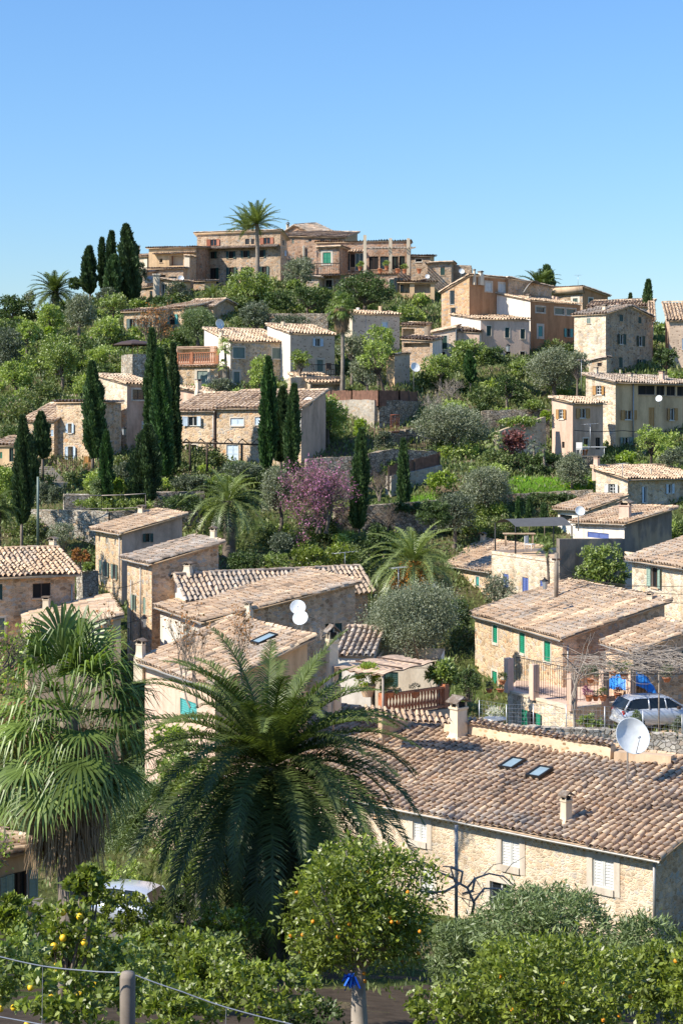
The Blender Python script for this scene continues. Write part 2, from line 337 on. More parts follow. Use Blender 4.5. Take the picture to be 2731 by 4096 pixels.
gz(-12, 214, 17.2); gz(8, 212, 17.5); gz(-28, 212, 15.5); gz(24, 215, 15.0); gz(44, 215, 11)
gz(-15, 245, 17); gz(10, 245, 17); gz(40, 245, 10); gz(-50, 240, 9); gz(-80, 200, 4); gz(85, 200, 2); gz(-90, 100, -14); gz(90, 100, -14)
for x in (-120, 0, 120): gz(x, 320, -8); gz(x, 420, -22)
gz(-150, 0, -20); gz(150, 0, -20); gz(-150, 200, -14); gz(150, 200, -14)
_G = np.array(GP); _n0 = len(_G)
_D = np.linalg.norm(_G[:, None, :2] - _G[None, :, :2], axis=2)
_A = np.zeros((_n0 + 3, _n0 + 3)); _A[:_n0, :_n0] = -_D - np.eye(_n0) * .4; _A[:_n0, _n0] = 1; _A[:_n0, _n0 + 1:] = _G[:, :2]; _A[_n0:, :_n0] = _A[:_n0, _n0:].T
_A[:_n0, :_n0] = -_D + np.eye(_n0) * .4
_w = np.linalg.solve(_A, np.concatenate([_G[:, 2], [0, 0, 0]]))
def ground(x, y):
    x = np.atleast_1d(np.asarray(x, float)); y = np.atleast_1d(np.asarray(y, float))
    out = np.empty(len(x))
    for i in range(0, len(x), 20000):
        d = np.sqrt((x[i:i + 20000, None] - _G[:, 0]) ** 2 + (y[i:i + 20000, None] - _G[:, 1]) ** 2)
        out[i:i + 20000] = -d @ _w[:_n0] + _w[_n0] + _w[_n0 + 1] * x[i:i + 20000] + _w[_n0 + 2] * y[i:i + 20000]
    f = np.clip((np.hypot(x, y - 120) - 260) / 200, 0, 1)
    return out * (1 - f) + -26 * f
def gh(x, y): return float(ground([x], [y])[0])
def make_terrain():
    def axis(lo, hi, fine_lo, fine_hi, st):
        a = list(np.arange(fine_lo, fine_hi, st)); s_ = st; q = fine_hi
        while q < hi: a.append(q); s_ *= 1.25; q += s_
        a.append(hi); s_ = st; q = fine_lo
        while q > lo: s_ *= 1.25; q -= s_; a.insert(0, max(q, lo))
        return np.unique(np.array(a))
    xs = axis(-4000, 4000, -60, 60, 1.0); ys = axis(-300, 6000, -6, 260, 1.0)
    X, Y = np.meshgrid(xs, ys); Z = ground(X.ravel(), Y.ravel())
    Z += .12 * np.sin(X.ravel() * .9 + np.sin(Y.ravel() * .7) * 2) * np.cos(Y.ravel() * .8)
    V = np.stack([X.ravel(), Y.ravel(), Z], 1); nx = len(xs); ny = len(ys)
    i, j = np.meshgrid(np.arange(nx - 1), np.arange(ny - 1)); a = (j * nx + i).ravel()
    Q = np.stack([a, a + 1, a + nx + 1, a + nx], 1)
    m, nt, n, l, b = nmat('hillside'); mp = coords(n, l)
    a1 = noise(n, l, mp, .16, 6, .6); r1 = ramp(n, [(.36, (.16, .12, .075)), (.48, (.09, .10, .035)), (.6, (.06, .09, .025)), (.75, (.24, .18, .12))]); l.new(a1.outputs[0], r1.inputs[0])
    f = noise(n, l, mp, 3.5, 6, .7); rf = ramp(n, [(.3, (.55,) * 3), (.7, (1.35,) * 3)]); l.new(f.outputs[0], rf.inputs[0])
    l.new(mix(n, l, 1., r1.outputs[0], rf.outputs[0], 'MULTIPLY'), b.inputs['Base Color']); b.inputs['Roughness'].default_value = 1; b.inputs['Specular IOR Level'].default_value = .05
    bump(n, l, f.outputs[0], .7, .25, b)
    o = npmesh('terrain', V, Q, m, smooth=True); setp(o, 'green and earthy hillside falling from the village into the valley gardens', 'terrain', kind='structure')
make_terrain()
# ---------------------------------------------------------------- roofs of real barrel tiles
def tile_plane(P0, A, B, pitch=.29, tl=.42, ny=5, mb=None, seed=0, caps=(1, 1, 1), wav=.05):
    """P0 eave corner, A along the eave, B up the slope. returns V, Q, r"""
    rg = np.random.default_rng(seed + 11)
    P0, A, B = (np.array(q, float) for q in (P0, A, B)); la = np.linalg.norm(A); lb = np.linalg.norm(B)
    a = A / la; b = B / lb; N = np.cross(a, b); N /= np.linalg.norm(N)
    if N[2] < 0: N = -N
    nc = max(2, int(round(la / pitch))); pw = la / nc; nt = max(2, int(round(lb / tl))); th = lb / nt
    VV = []; QQ = []; RR = []; base = 0
    rad = pw * .34
    ang = np.linspace(0, pi, ny)
    col = np.arange(nc + 1) * pw
    # cover tiles
    ci, ti = np.meshgrid(np.arange(nc + 1), np.arange(nt), indexing='ij'); ci = ci.ravel(); ti = ti.ravel(); n = len(ci)
    s0 = col[ci] + rg.normal(0, .016, n); s1 = s0 + rg.normal(0, .018, n)
    t0 = ti * th - .05 + rg.normal(0, .018, n); t1 = t0 + th + .05
    wv = lambda s, t: wav * (np.sin(s * .9 + seed) * np.cos(t * 1.1 + seed * 2) + .6 * np.sin(s * 2.3 + t * 1.7))
    lift = rg.normal(0, .012, n)
    def arch(s, t, r_, h):
        ss = s[:, None] - r_ * np.cos(ang)[None]; hh = h[:, None] + r_ * 1.3 * np.sin(ang)[None] + wv(ss, t[:, None])
        return P0 + ss[..., None] * a + t[:, None, None] * b + hh[..., None] * N
    lo = arch(s0, t0, rad * 1.08, .055 + lift); hi = arch(s1, t1, rad * .88, .028 + lift * .3)
    V = np.concatenate([lo, hi], 1).reshape(-1, 3); k = np.arange(ny - 1)
    q = np.stack([k, k + 1, ny + k + 1, ny + k], 1)
    Q = (q[None] + (np.arange(n) * 2 * ny)[:, None, None]).reshape(-1, 4)
    r = np.repeat(np.clip((rg.beta(1.6, 1.5, nc + 1)[ci] * .42 + rg.beta(1.4, 1.4, n) * .68) - .06 + .12 * np.sin(ci * .35 + ti * .5 + seed), 0, 1), ny - 1)
    VV.append(V); QQ.append(Q); RR.append(r); base += len(V)
    # channels
    ci, ti = np.meshgrid(np.arange(nc), np.arange(nt), indexing='ij'); ci = ci.ravel(); ti = ti.ravel(); n = len(ci)
    s = col[ci] + pw / 2; t0 = ti * th - .03; t1 = t0 + th + .03; off = np.array([-.5, 0, .5]) * pw; dz = np.array([.045, 0, .045])
    lo = P0 + (s[:, None] + off)[..., None] * a + t0[:, None, None] * b + (dz + .022 + wv(s[:, None] + off, t0[:, None]))[..., None] * N
    hi = P0 + (s[:, None] + off)[..., None] * a + t1[:, None, None] * b + (dz + .0 + wv(s[:, None] + off, t1[:, None]))[..., None] * N
    V = np.concatenate([lo, hi], 1).reshape(-1, 3); q = np.array([[0, 1, 4, 3], [1, 2, 5, 4]])
    Q = (q[None] + (np.arange(n) * 6)[:, None, None]).reshape(-1, 4) + base
    VV.append(V); QQ.append(Q); RR.append(np.repeat(rg.uniform(0, .38, n), 2)); base += len(V)
    # cap rows: 0 near verge, 1 far verge, 2 top
    def caprow(Pa, d, side, ln):
        nonlocal base
        n = max(2, int(ln / .4)); i = np.arange(n); t0 = i * ln / n - .03; t1 = t0 + ln / n + .05; hj = rg.normal(.07, .012, n)
        def ar(t, r_, h):
            ss = -r_ * np.cos(ang)[None] + rg.normal(0, .01, n)[:, None] * 1.0
            return Pa + t[:, None, None] * d + ss[..., None] * side + (h[:, None] + r_ * np.sin(ang)[None])[..., None] * N
        V = np.concatenate([ar(t0, rad * 1.1, hj + .02), ar(t1, rad * .9, hj)], 1).reshape(-1, 3); k = np.arange(ny - 1)
        q = np.stack([k, k + 1, ny + k + 1, ny + k], 1)
        Q = (q[None] + (np.arange(n) * 2 * ny)[:, None, None]).reshape(-1, 4) + base
        VV.append(V); QQ.append(Q); RR.append(np.repeat(rg.beta(1.5, 1.5, n), ny - 1)); base += len(V)
    if caps[0]: caprow(P0, b, a, lb)
    if caps[1]: caprow(P0 + A, b, a, lb)
    if caps[2]: caprow(P0 + B, a, b, la)
    # loose stones and mortar lumps along the edges
    return np.concatenate(VV), np.concatenate(QQ), np.concatenate(RR), N
def slab_mb(P0, A, B, N, th=.07, over=.0):
    mb = MB(); P0, A, B = (np.array(q, float) for q in (P0, A, B)); mb.box(P0 - N * (th + .012), A, B, N * th); return mb
def make_roof(parent, planes, mat, pitch, tl, ny, seed, label=None):
    VV = []; QQ = []; RR = []; MI = []; base = 0
    for (P0, A, B, caps) in planes:
        V, Q, r, N = tile_plane(P0, A, B, pitch, tl, ny, seed=seed, caps=caps)
        VV.append(V); QQ.append(Q + base); RR.append(r); MI.append(np.zeros(len(Q))); base += len(V)
        mb = slab_mb(P0, A, B, N, .08); V = np.array(mb.V); Q = np.array(mb.F)
        VV.append(V); QQ.append(Q + base); RR.append(np.full(len(Q), .3)); MI.append(np.ones(len(Q))); base += len(V)
        seed += 3
    o = npmesh('roof', np.concatenate(VV), np.concatenate(QQ), [mat, M['tan']], parent, np.concatenate(RR), np.concatenate(MI))
    if label: o['label'] = label
    return o
# ---------------------------------------------------------------- windows, doors
def slats(mb, o, ex, n, w, h, m=0, k=7):
    """one shutter leaf: o lower corner, ex unit along, n outward normal"""
    z = np.array((0, 0, 1.)); f = min(.06, w * .14); d = .045
    mb.box(o, ex * f, n * d, z * h, m); mb.box(o + ex * (w - f), ex * f, n * d, z * h, m)
    mb.box(o + ex * f, ex * (w - 2 * f), n * d, z * f, m); mb.box(o + ex * f + z * (h - f), ex * (w - 2 * f), n * d, z * f, m)
    if h > 1.3: mb.box(o + ex * f + z * (h * .5 - f / 2), ex * (w - 2 * f), n * d, z * f, m)
    mb.box(o + ex * f + n * .006, ex * (w - 2 * f), n * .008, z * h, m)
    hh = (h - 2 * f) / k
    for i in range(k):
        zz = f + i * hh + hh * .12
        a = o + ex * f + z * zz + n * .034; b = a + ex * (w - 2 * f); c2 = b + z * hh * .75 - n * .018; d2 = a + z * hh * .75 - n * .018
        mb.quad(a, b, c2, d2, m)
def window(house, Pl, ex, n, w, h, style, col, surround, wd=.2):
    """Pl = lower-left corner on the wall plane, ex unit along the wall, n outward"""
    z = np.array((0, 0, 1.)); big = w > .35 and h > .5
    door = 'd' in style
    fr = MB(); t = .05
    base = Pl - n * (wd - .07)
    fcol = M['wht'] if 'w' in style else (M['dwood'] if 'b' in style else col)
    if 'c' in style: fcol = col
    for (q, e, u_) in ((base, ex * t, z * h), (base + ex * (w - t), ex * t, z * h), (base + ex * t, ex * (w - 2 * t), z * t), (base + ex * t + z * (h - t), ex * (w - 2 * t), z * t)):
        fr.box(q, e, n * .05, u_)
    if big and 'n' not in style:
        fr.box(base + ex * (w / 2 - t * .6) + z * t, ex * t * 1.2, n * .048, z * (h - 2 * t))
        if 'm' in style:
            for q in (1 / 3, 2 / 3):
                fr.box(base + ex * t + z * (h * q), ex * (w / 2 - t * 1.6), n * .04, z * .03); fr.box(base + ex * (w / 2 + t * .6) + z * (h * q), ex * (w / 2 - t * 1.6), n * .04, z * .03)
    wo = fr.build('door' if door else 'window', fcol, house)
    if 'c' not in style:
        g_ = MB(); g_.box(base + n * .012 + ex * t * .9 + z * t * .9, ex * (w - t * 1.8), n * .008, z * (h - t * 1.8)); g_.build('pane', M['glass'] if 'k' not in style else M['dark'], wo)
    if surround:
        s = MB(); b_ = surround if surround < 1 else .13; pr = .025
        s.box(Pl - ex * b_ - z * (0 if door else b_), ex * b_, n * pr, z * (h + b_ * (1 if door else 2))); s.box(Pl + ex * w - z * (0 if door else b_), ex * b_, n * pr, z * (h + b_ * (1 if door else 2)))
        s.box(Pl + z * h, ex * w, n * pr, z * b_)
        if not door: s.box(Pl - z * b_, ex * w, n * (pr + .05), z * b_)
        s.build('surround', M['surr'], wo)
    elif not door and big:
        s = MB(); s.box(Pl - ex * .06 - z * .08, ex * (w + .12), n * .07, z * .08); s.build('sill', M['surr'] if 'w' in style else M['tan'], wo)
    k = max(4, min(14, int(h / .11)))
    if 'c' in style:
        q = Pl - n * .075
        for i in (0, 1):
            mb = MB(); slats(mb, q + ex * (i * w / 2 + .005), ex, n, w / 2 - .01, h, 0, k); mb.build('shutter', col, wo)
    if 'o' in style or 'l' in style or 'r' in style:
        for i in (0, 1):
            if 'l' in style and i == 1: continue
            if 'r' in style and i == 0: continue
            mb = MB(); ww = w / 2
            an = random.uniform(.04, .35); e2 = ex * cos(an) * (-1 if i == 0 else 1) + n * sin(an); n2 = n * cos(an) + ex * sin(an) * (1 if i == 0 else -1)
            o_ = Pl + (ex * 0 if i == 0 else ex * w) + n * .03
            slats(mb, o_, e2, n2, ww, h, 0, k); mb.build('shutter', col, wo)
    return wo
# ---------------------------------------------------------------- wall faces with real openings
def wallface(mb, p0, ex, ln, n, zb, prof, wins, mat, mrev, wd=.2):
    z = np.array((0, 0, 1.))
    cuts = sorted(set([0, ln] + [p_[0] for p_ in prof] + [q for w_ in wins for q in (w_[0], w_[0] + w_[2])]))
    cuts = [q for q in cuts if -1e-6 <= q <= ln + 1e-6]
    ps = [p_[0] for p_ in prof]; pz = [p_[1] for p_ in prof]
    P = lambda s, zz: np.array((p0[0] + ex[0] * s, p0[1] + ex[1] * s, zz))
    for s0, s1 in zip(cuts[:-1], cuts[1:]):
        if s1 - s0 < 1e-5: continue
        mid = (s0 + s1) / 2; ws = sorted([w_ for w_ in wins if w_[0] < mid < w_[0] + w_[2]], key=lambda w_: w_[1]); cur = zb
        for w_ in ws:
            if w_[1] > cur: mb.quad(P(s0, cur), P(s1, cur), P(s1, w_[1]), P(s0, w_[1]), mat)
            cur = w_[1] + w_[3]
        mb.quad(P(s0, cur), P(s1, cur), P(s1, np.interp(s1, ps, pz)), P(s0, np.interp(s0, ps, pz)), mat)
    for (s, zz, w, h, *_) in wins:
        d = -n * wd; a, b, c_, e = P(s, zz), P(s + w, zz), P(s + w, zz + h), P(s, zz + h)
        mb.quad(a, a + d, b + d, b, mrev); mb.quad(b, b + d, c_ + d, c_, mrev); mb.quad(c_, c_ + d, e + d, e, mrev); mb.quad(e, e + d, a + d, a, mrev); mb.quad(a + d, e + d, c_ + d, b + d, mrev)
def chimney(parent, base, w, h, th, seed=0, cap=1, mat='cream', tall=None):
    """base = world point on the roof"""
    r_ = random.Random(seed); ax = np.array((cos(th), sin(th), 0)); ay = np.array((-sin(th), cos(th), 0)); z = np.array((0, 0, 1.))
    B = np.array(base, float); mb = MB(); w2 = w * .85
    def ring(zz, hw, hd): return [B + ax * sx * hw + ay * sy * hd + z * zz for sx, sy in ((-1, -1), (1, -1), (1, 1), (-1, 1))]
    lv = [(-1.0, w * .72), (.06, w * .70), (.16, w * .56), (.28, w * .5), (h * .72, w * .47), (h * .76, w * .56), (h * .80, w * .56)] if cap else [(-1, w * .5), (h * .8, w * .48)]
    vs = []
    for zz, hw in lv: vs += ring(zz, hw, hw * .85)
    fs = []
    for i in range(len(lv) - 1):
        for k in range(4): k2 = (k + 1) % 4; fs.append((i * 4 + k, i * 4 + k2, i * 4 + 4 + k2, i * 4 + 4 + k))
    e = (len(lv) - 1) * 4; fs.append((e, e + 1, e + 2, e + 3)); mb.add(vs, fs, 0)
    o = mb.build('chimney', M[mat], parent)
    cp = MB(); zt = h * .80
    if cap == 1:   # four stubs and two leaning tiles over a dark gap
        for sx in (-1, 1):
            for sy in (-1, 1): cp.box(B + ax * (sx * w * .42 - w * .07) + ay * (sy * w * .3 - w * .07) + z * zt, ax * w * .14, ay * w * .14, z * h * .12, 0)
        cp.box(B - ax * w * .38 - ay * w * .28 + z * (zt + .002), ax * w * .76, ay * w * .56, z * h * .1, 1)
        for s_ in (-1, 1):
            a0 = B + ax * s_ * w * .72 + z * (zt + h * .11); top = B + z * (zt + h * .2 + w * .12)
            cp.add([a0 - ay * w * .6, a0 + ay * w * .6, top + ay * w * .6, top - ay * w * .6, a0 - ay * w * .6 + z * .05, a0 + ay * w * .6 + z * .05, top + ay * w * .6 + z * .05, top - ay * w * .6 + z * .05],
                   [(0, 1, 2, 3), (7, 6, 5, 4), (0, 4, 5, 1), (3, 2, 6, 7), (0, 3, 7, 4), (1, 5, 6, 2)], 2)
        cp.tube([top - ay * w * .62, top + ay * w * .62], w * .13, 8, 2)
    elif cap == 2:  # flat slab lid
        cp.box(B - ax * w * .4 - ay * w * .32 + z * (zt + .002), ax * w * .8, ay * w * .64, z * h * .09, 1)
        for sx in (-1, 1): cp.box(B + ax * (sx * w * .44 - w * .06) - ay * w * .4 + z * zt, ax * w * .12, ay * w * .8, z * h * .1, 0)
        cp.box(B - ax * w * .65 - ay * w * .55 + z * (zt + h * .1), ax * w * 1.3, ay * w * 1.1, z * .07, 2)
    if cap: cp.build('chimney_cap', [M[mat], M['dark'], M['tile']], parent)
    return o
def gutter(parent, a, b, r=.07):
    mb = MB(); a = np.array(a, float); b = np.array(b, float); d = b - a; L = np.linalg.norm(d); d /= L; n = np.cross(d, (0, 0, 1.)); n /= np.linalg.norm(n)
    vs = []; K = 7; rr = random.Random(int(L * 100)); pts = [a + d * L * i / 10 + np.array((0, 0, rr.uniform(-.015, .015))) for i in range(11)]
    for p_ in pts:
        for k in range(K): q = pi * k / (K - 1); vs.append(p_ + n * r * cos(q) - np.array((0, 0, 1.)) * r * sin(q))
    fs = [(i * K + k, i * K + k + 1, (i + 1) * K + k + 1, (i + 1) * K + k) for i in range(10) for k in range(K - 1)]
    mb.add(vs, fs, 0, True); return mb.build('gutter', M['zinc'], parent)
# ---------------------------------------------------------------- a whole house from its near corner
def unit3(v): return np.array(v) / np.linalg.norm(v)
def house(label, k, near, Y, th, left=None, right=None, L=None, R=None, zl=None, zr=None, b=None, mats=('st_gold', 'st_brown'), roof='tile', cat='house', name='stone_house',
          ov=.28, gable=None, wins=(), chims=(), gut=True, pitch=None, group=None, flat=False, tl=.42, wd=.2, dent=False, rv='surr'):
    P = lambda q: c(*q) if len(q) == 3 else c(k, *q)
    th = radians(th); dL = np.array((-cos(th), sin(th), 0)); dR = np.array((sin(th), cos(th), 0)); z = np.array((0, 0, 1.))
    u, v = P(near); C0 = pt(u, v, Y)
    if left is not None:
        ul, vl = P(left)
        if L is None: kk = kx(ul); L = (C0[0] - kk * Y) / (cos(th) + kk * sin(th))
        ZL = kz(vl) * (Y + L * dL[1]) if zl is None else C0[2] + zl
    else: ZL = C0[2] + (zl or 0)
    if right is not None:
        ur, vr = P(right)
        if R is None: kk = kx(ur); R = (kk * Y - C0[0]) / (sin(th) - kk * cos(th))
        ZR = kz(vr) * (Y + R * dR[1]) if zr is None else C0[2] + zr
    else: ZR = C0[2] + (zr or 0)
    sL = (ZL - C0[2]) / L; sR = (ZR - C0[2]) / R
    zb = (kz(P(b)[1]) * Y if b is not None else C0[2] - 6) - 2.5
    for q_ in (C0, C0 + dL * L, C0 + dR * R, C0 + dL * L + dR * R): zb = min(zb, gh(q_[0], q_[1]) - .6)
    # wall rectangle (inset from the roof edge)
    o2 = min(ov, .3)
    W0 = C0 + dL * ov + dR * o2; LL = L - 2 * ov if L > 2 else L - ov; RR_ = R - 2 * o2 if R > 2 else R - o2
    root = thing(name, (C0[0] + dL[0] * L / 2 + dR[0] * R / 2, C0[1] + dL[1] * L / 2 + dR[1] * R / 2, zb + 2.5), label, cat, group)
    planez = lambda x, y: C0[2] + ((x - C0[0]) * dL[0] + (y - C0[1]) * dL[1]) * sL + ((x - C0[0]) * dR[0] + (y - C0[1]) * dR[1]) * sR
    tk = .10 if not flat else 0
    gp = None
    if gable:
        face, gx, gy = gable[0], *P(gable[1:])
        if face == 'R': kk = kx(gx); sg = (kk * Y - C0[0]) / (sin(th) - kk * cos(th)); zg = kz(gy) * (Y + sg * dR[1])
        else: kk = kx(gx); sg = (C0[0] - kk * Y) / (cos(th) + kk * sin(th)); zg = kz(gy) * (Y + sg * dL[1])
    def ztop(x, y):
        if not gable: return planez(x, y) - tk
        if gable[0] == 'R': s_ = (x - C0[0]) * dR[0] + (y - C0[1]) * dR[1]; return np.interp(s_, [0, sg, R], [C0[2], zg, ZR]) + ((x - C0[0]) * dL[0] + (y - C0[1]) * dL[1]) * sL - tk
        s_ = (x - C0[0]) * dL[0] + (y - C0[1]) * dL[1]; return np.interp(s_, [0, sg, L], [C0[2], zg, ZL]) + ((x - C0[0]) * dR[0] + (y - C0[1]) * dR[1]) * sR - tk
    # windows -> facade coordinates
    FW = {'L': [], 'R': []}
    for w_ in wins:
        f = w_[0]; kk = k; a_ = list(w_[1:])
        if len(a_) >= 7 and isinstance(a_[4], (int, float)): kk = a_.pop(0)
        x0, y0, x1, y1 = a_[:4]; st = a_[4]; co = a_[5] if len(a_) > 5 else 'dgreen'; su = a_[6] if len(a_) > 6 else 0
        (u0, v0), (u1, v1) = c(kk, x0, y0), c(kk, x1, y1)
        if f == 'L': fs = lambda u_: (W0[0] - kx(u_) * W0[1]) / (cos(th) + kx(u_) * sin(th)); dd = dL; mx = LL
        else: fs = lambda u_: (kx(u_) * W0[1] - W0[0]) / (sin(th) - kx(u_) * cos(th)); dd = dR; mx = RR_
        sa, sb = sorted((fs(u0), fs(u1))); Ym = W0[1] + dd[1] * (sa + sb) / 2
        sa = max(.06, sa); sb = min(mx - .06, sb)
        if sb - sa < .15: continue
        zt_, zb_ = kz(v0) * Ym, kz(v1) * Ym
        mm = min(ztop(*(W0 + dd * sa)[:2]), ztop(*(W0 + dd * sb)[:2])) - .12
        if gable and gable[0] == f: mm = min(mm + .6, 1e9)
        zt_ = min(zt_, mm)
        if zt_ - zb_ < .15: continue
        FW[f].append((sa, zb_, sb - sa, zt_ - zb_, st, co, su))
    mb = MB(); mats3 = [M[mats[0]], M[mats[1]], M[rv]]
    nL = -dR; nR = -dL
    def prof(p0, d, ln):
        ss = [0, ln]
        if gable:
            if abs(abs(np.dot(d, dR)) - 1) < 1e-6 and gable[0] == 'R': ss.append(abs(sg - o2) if np.dot(d, dR) > 0 else ln - (sg - o2))
            if abs(abs(np.dot(d, dL)) - 1) < 1e-6 and gable[0] == 'L': ss.append(abs(sg - ov) if np.dot(d, dL) > 0 else ln - (sg - ov))
        return [(s_, float(ztop(p0[0] + d[0] * s_, p0[1] + d[1] * s_))) for s_ in sorted(ss)]
    wallface(mb, W0, dL, LL, nL, zb, prof(W0, dL, LL), FW['L'], 0, 2, wd)
    wallface(mb, W0, dR, RR_, nR, zb, prof(W0, dR, RR_), FW['R'], 1, 2, wd)
    WL = W0 + dL * LL; WR = W0 + dR * RR_
    wallface(mb, WR, dL, LL, dR, zb, prof(WR, dL, LL), [], 0, 2)
    wallface(mb, WL, dR, RR_, dL, zb, prof(WL, dR, RR_), [], 1, 2)
    if dent:   # row of small tile ends under the eave
        inn = dR; a_ = unit3(dL * L + z * sL * L)
        for i in range(int(L / .24)):
            q = C0 + a_ * (.1 + i * .24) + inn * (o2 - .11) - z * .26; mb.box(q, a_ * .12, inn * .1, z * .07, 2)
    mb.build('wall', mats3, root)
    z_ = z
    for f, dd, nn in (('L', dL, nL), ('R', dR, nR)):
        for (s_, zz, w, h, st, co, su) in FW[f]:
            if st == 'h': continue   # bare opening
            # order so ex x n is consistent
            Pl = W0 + dd * s_; Pl = np.array((Pl[0], Pl[1], zz)); window(root, Pl, dd, nn, w, h, st, M[co], su, wd)
    B_ = lambda d, ln, s_: d * ln + z * s_ * ln
    ny = 5 if Y < 100 else 4; pc = pitch or (.29 if Y < 120 else .34); tl_ = tl if Y < 120 else .6
    sd_ = int(abs(u + v)) % 97; ro = None
    if flat:
        mbf = MB(); mbf.box((W0[0], W0[1], C0[2] - .25), dL * LL, dR * RR_, z * .06); ro = mbf.build('roof', M['tan'], root)
    elif gable:
        if gable[0] == 'R':
            A = B_(dL, L, sL); pl = [(C0, A, dR * sg + z * (zg - C0[2]), (1, 1, 1)), (C0 + dR * R + z * (ZR - C0[2]), A, -dR * (R - sg) + z * (zg - ZR), (1, 1, 0))]
        else:
            A = B_(dR, R, sR); pl = [(C0, A, dL * sg + z * (zg - C0[2]), (1, 1, 1)), (C0 + dL * L + z * (ZL - C0[2]), A, -dL * (L - sg) + z * (zg - ZL), (1, 1, 0))]
        ro = make_roof(root, pl, M[roof], pc, tl_, ny, sd_)
        if gut:
            a = pl[0][0] - np.array((0, 0, .05)); gutter(root, a + nL * .05 if gable[0] == 'R' else a + nR * .05, a + pl[0][1] + (nL if gable[0] == 'R' else nR) * .05)
    else:
        A, Bv = B_(dL, L, sL), B_(dR, R, sR); P0 = C0
        if abs(sR) >= abs(sL):
            if sR < 0: P0 = C0 + Bv; Bv = -Bv
            pl = (P0, A, Bv, (1, 1, 1))
        else:
            if sL < 0: P0 = C0 + A; A = -A
            pl = (P0, Bv, A, (1, 1, 1))
        ro = make_roof(root, [pl], M[roof], pc, tl_, ny, sd_)
        if gut:
            out = -pl[2] / np.linalg.norm(pl[2]); out[2] = 0
            gutter(root, pl[0] + out * .06 - z * .05, pl[0] + pl[1] + out * .06 - z * .05, .06)
    # chimneys: (x, ybase, ytop, width_px[, cap, mat])
    for i, ch in enumerate(chims):
        kk = k; ch = list(ch)
        if len(ch) > 4 and isinstance(ch[4], (int,)) and ch[4] > 100: kk = ch.pop(4) - 100
        (uc, vb), (_, vt) = c(kk, ch[0], ch[1]), c(kk, ch[0], ch[2]); wp = ch[3] / CR[kk][2]
        capk = ch[4] if len(ch) > 4 else 1; cm = ch[5] if len(ch) > 5 else 'cream'
        rx, rz = kx(uc), kz(vb)
        # ray (rx,1,rz)*t meets the roof surface
        best = None
        for t in np.linspace(Y - 3, Y + L + R + 3, 240):
            x, y, zz = rx * t, t, rz * t
            a_ = (x - C0[0]) * dL[0] + (y - C0[1]) * dL[1]; b_ = (x - C0[0]) * dR[0] + (y - C0[1]) * dR[1]
            if 0 <= a_ <= L and 0 <= b_ <= R:
                e = abs(zz - ztop(x, y))
                if best is None or e < best[0]: best = (e, t)
        t = best[1] if best else Y + 1.5
        x, y = rx * t, t; zz = max(rz * t, 0 * t + (float(ztop(x, y)) if best else rz * t)) if best and best[0] < .5 else rz * t
        chimney(root, (x, y, zz), wp / F * t * .85, kz(vt) * t - zz, th if th < 1 else th - pi / 2, i + sd_, capk, cm)
    root['_'] = 0; del root['_']
    HS.append((root, C0, dL, dR, L, R, sL, sR))
    return root
HS = []
# ================================================================ the village, near to far
house('long stone house nearest the viewer, its big tan tiled roof filling the lower right', 14, (1462, 318), 52, 40, left=(330, 92), right=(12, 1900, 700), L=21, zl=0, zr=1.55, R=7.9, b=(1462, 900),
      mats=('st_near', 'st_brown'), pitch=.28, tl=.40, ov=.38, dent=True,
      wins=[('L', 385, 150, 445, 235, 'cw', 'wht', .22), ('L', 772, 232, 852, 345, 'cw', 'wht', .22), ('L', 1170, 318, 1265, 440, 'cw', 'wht', .22), ('L', 722, 418, 815, 520, 'w', 'wht', .14), ('L', 420, 362, 475, 470, 'cw', 'wht', .14)],
      chims=[(1055, 165, 25, 48)])
house('stone house with three closed green shutters in a row and a wide tiled roof', 9, (820, 925), 80, 71.4, left=(262, 768), right=(1500, 690), b=(12, 840, 640), mats=('st_gold', 'st_brown'), dent=True,
      wins=[('L', 411, 838, 439, 945, 'c', 'green', .12), ('L', 572, 885, 606, 1008, 'c', 'green', .12), ('L', 722, 935, 762, 1060, 'c', 'green', .12), ('L', 407, 1118, 437, 1215, 'c', 'green', .12)],
      chims=[(1362, 712, 640, 42)])
house('low porch wing with a tan tiled roof beside the green shuttered house', 9, (1255, 1008), 77, 68, left=(1062, 945), right=(1640, 860), b=(1255, 1300), mats=('tan', 'st_brown'), ov=.2,
      wins=[('R', 1480, 1000, 1540, 1060, 'o', 'dgreen', 0)])
house('pale stone house at the right edge with pale green shutters open', 9, (1700, 512), 84, 70, left=(1215, 437), R=7, zr=2.0, b=(1600, 900), mats=('st_pale', 'st_pale'), dent=True,
      wins=[('L', 1374, 487, 1417, 608, 'ob', 'pgreen', 0)])
house('white stone house with three blue shutters and a flat roof terrace', 9, (800, 436), 95.5, 61, left=(402, 384), R=7.0, zr=0, b=(800, 700), mats=('st_pale', 'white'), flat=True, ov=0.0, name='terrace_house',
      wins=[('L', 471, 525, 505, 618, 'cn', 'blue', 0), ('L', 589, 547, 626, 650, 'cn', 'blue', 0), ('L', 697, 566, 735, 630, 'cn', 'blue', 0)], gut=False)
house('yellow stone house with three narrow green shutters behind the fruiting palm', 9, (388, 515), 105, 61, left=(45, 462), R=4.4, zr=1.45, b=(388, 700), mats=('st_gold', 'st_gold'), dent=True,
      wins=[('L', 95, 512, 112, 572, 'c', 'teal', .1), ('L', 212, 556, 234, 618, 'c', 'teal', .1), ('L', 309, 541, 328, 600, 'c', 'teal', .1)], chims=[(352, 345, 278, 34)])
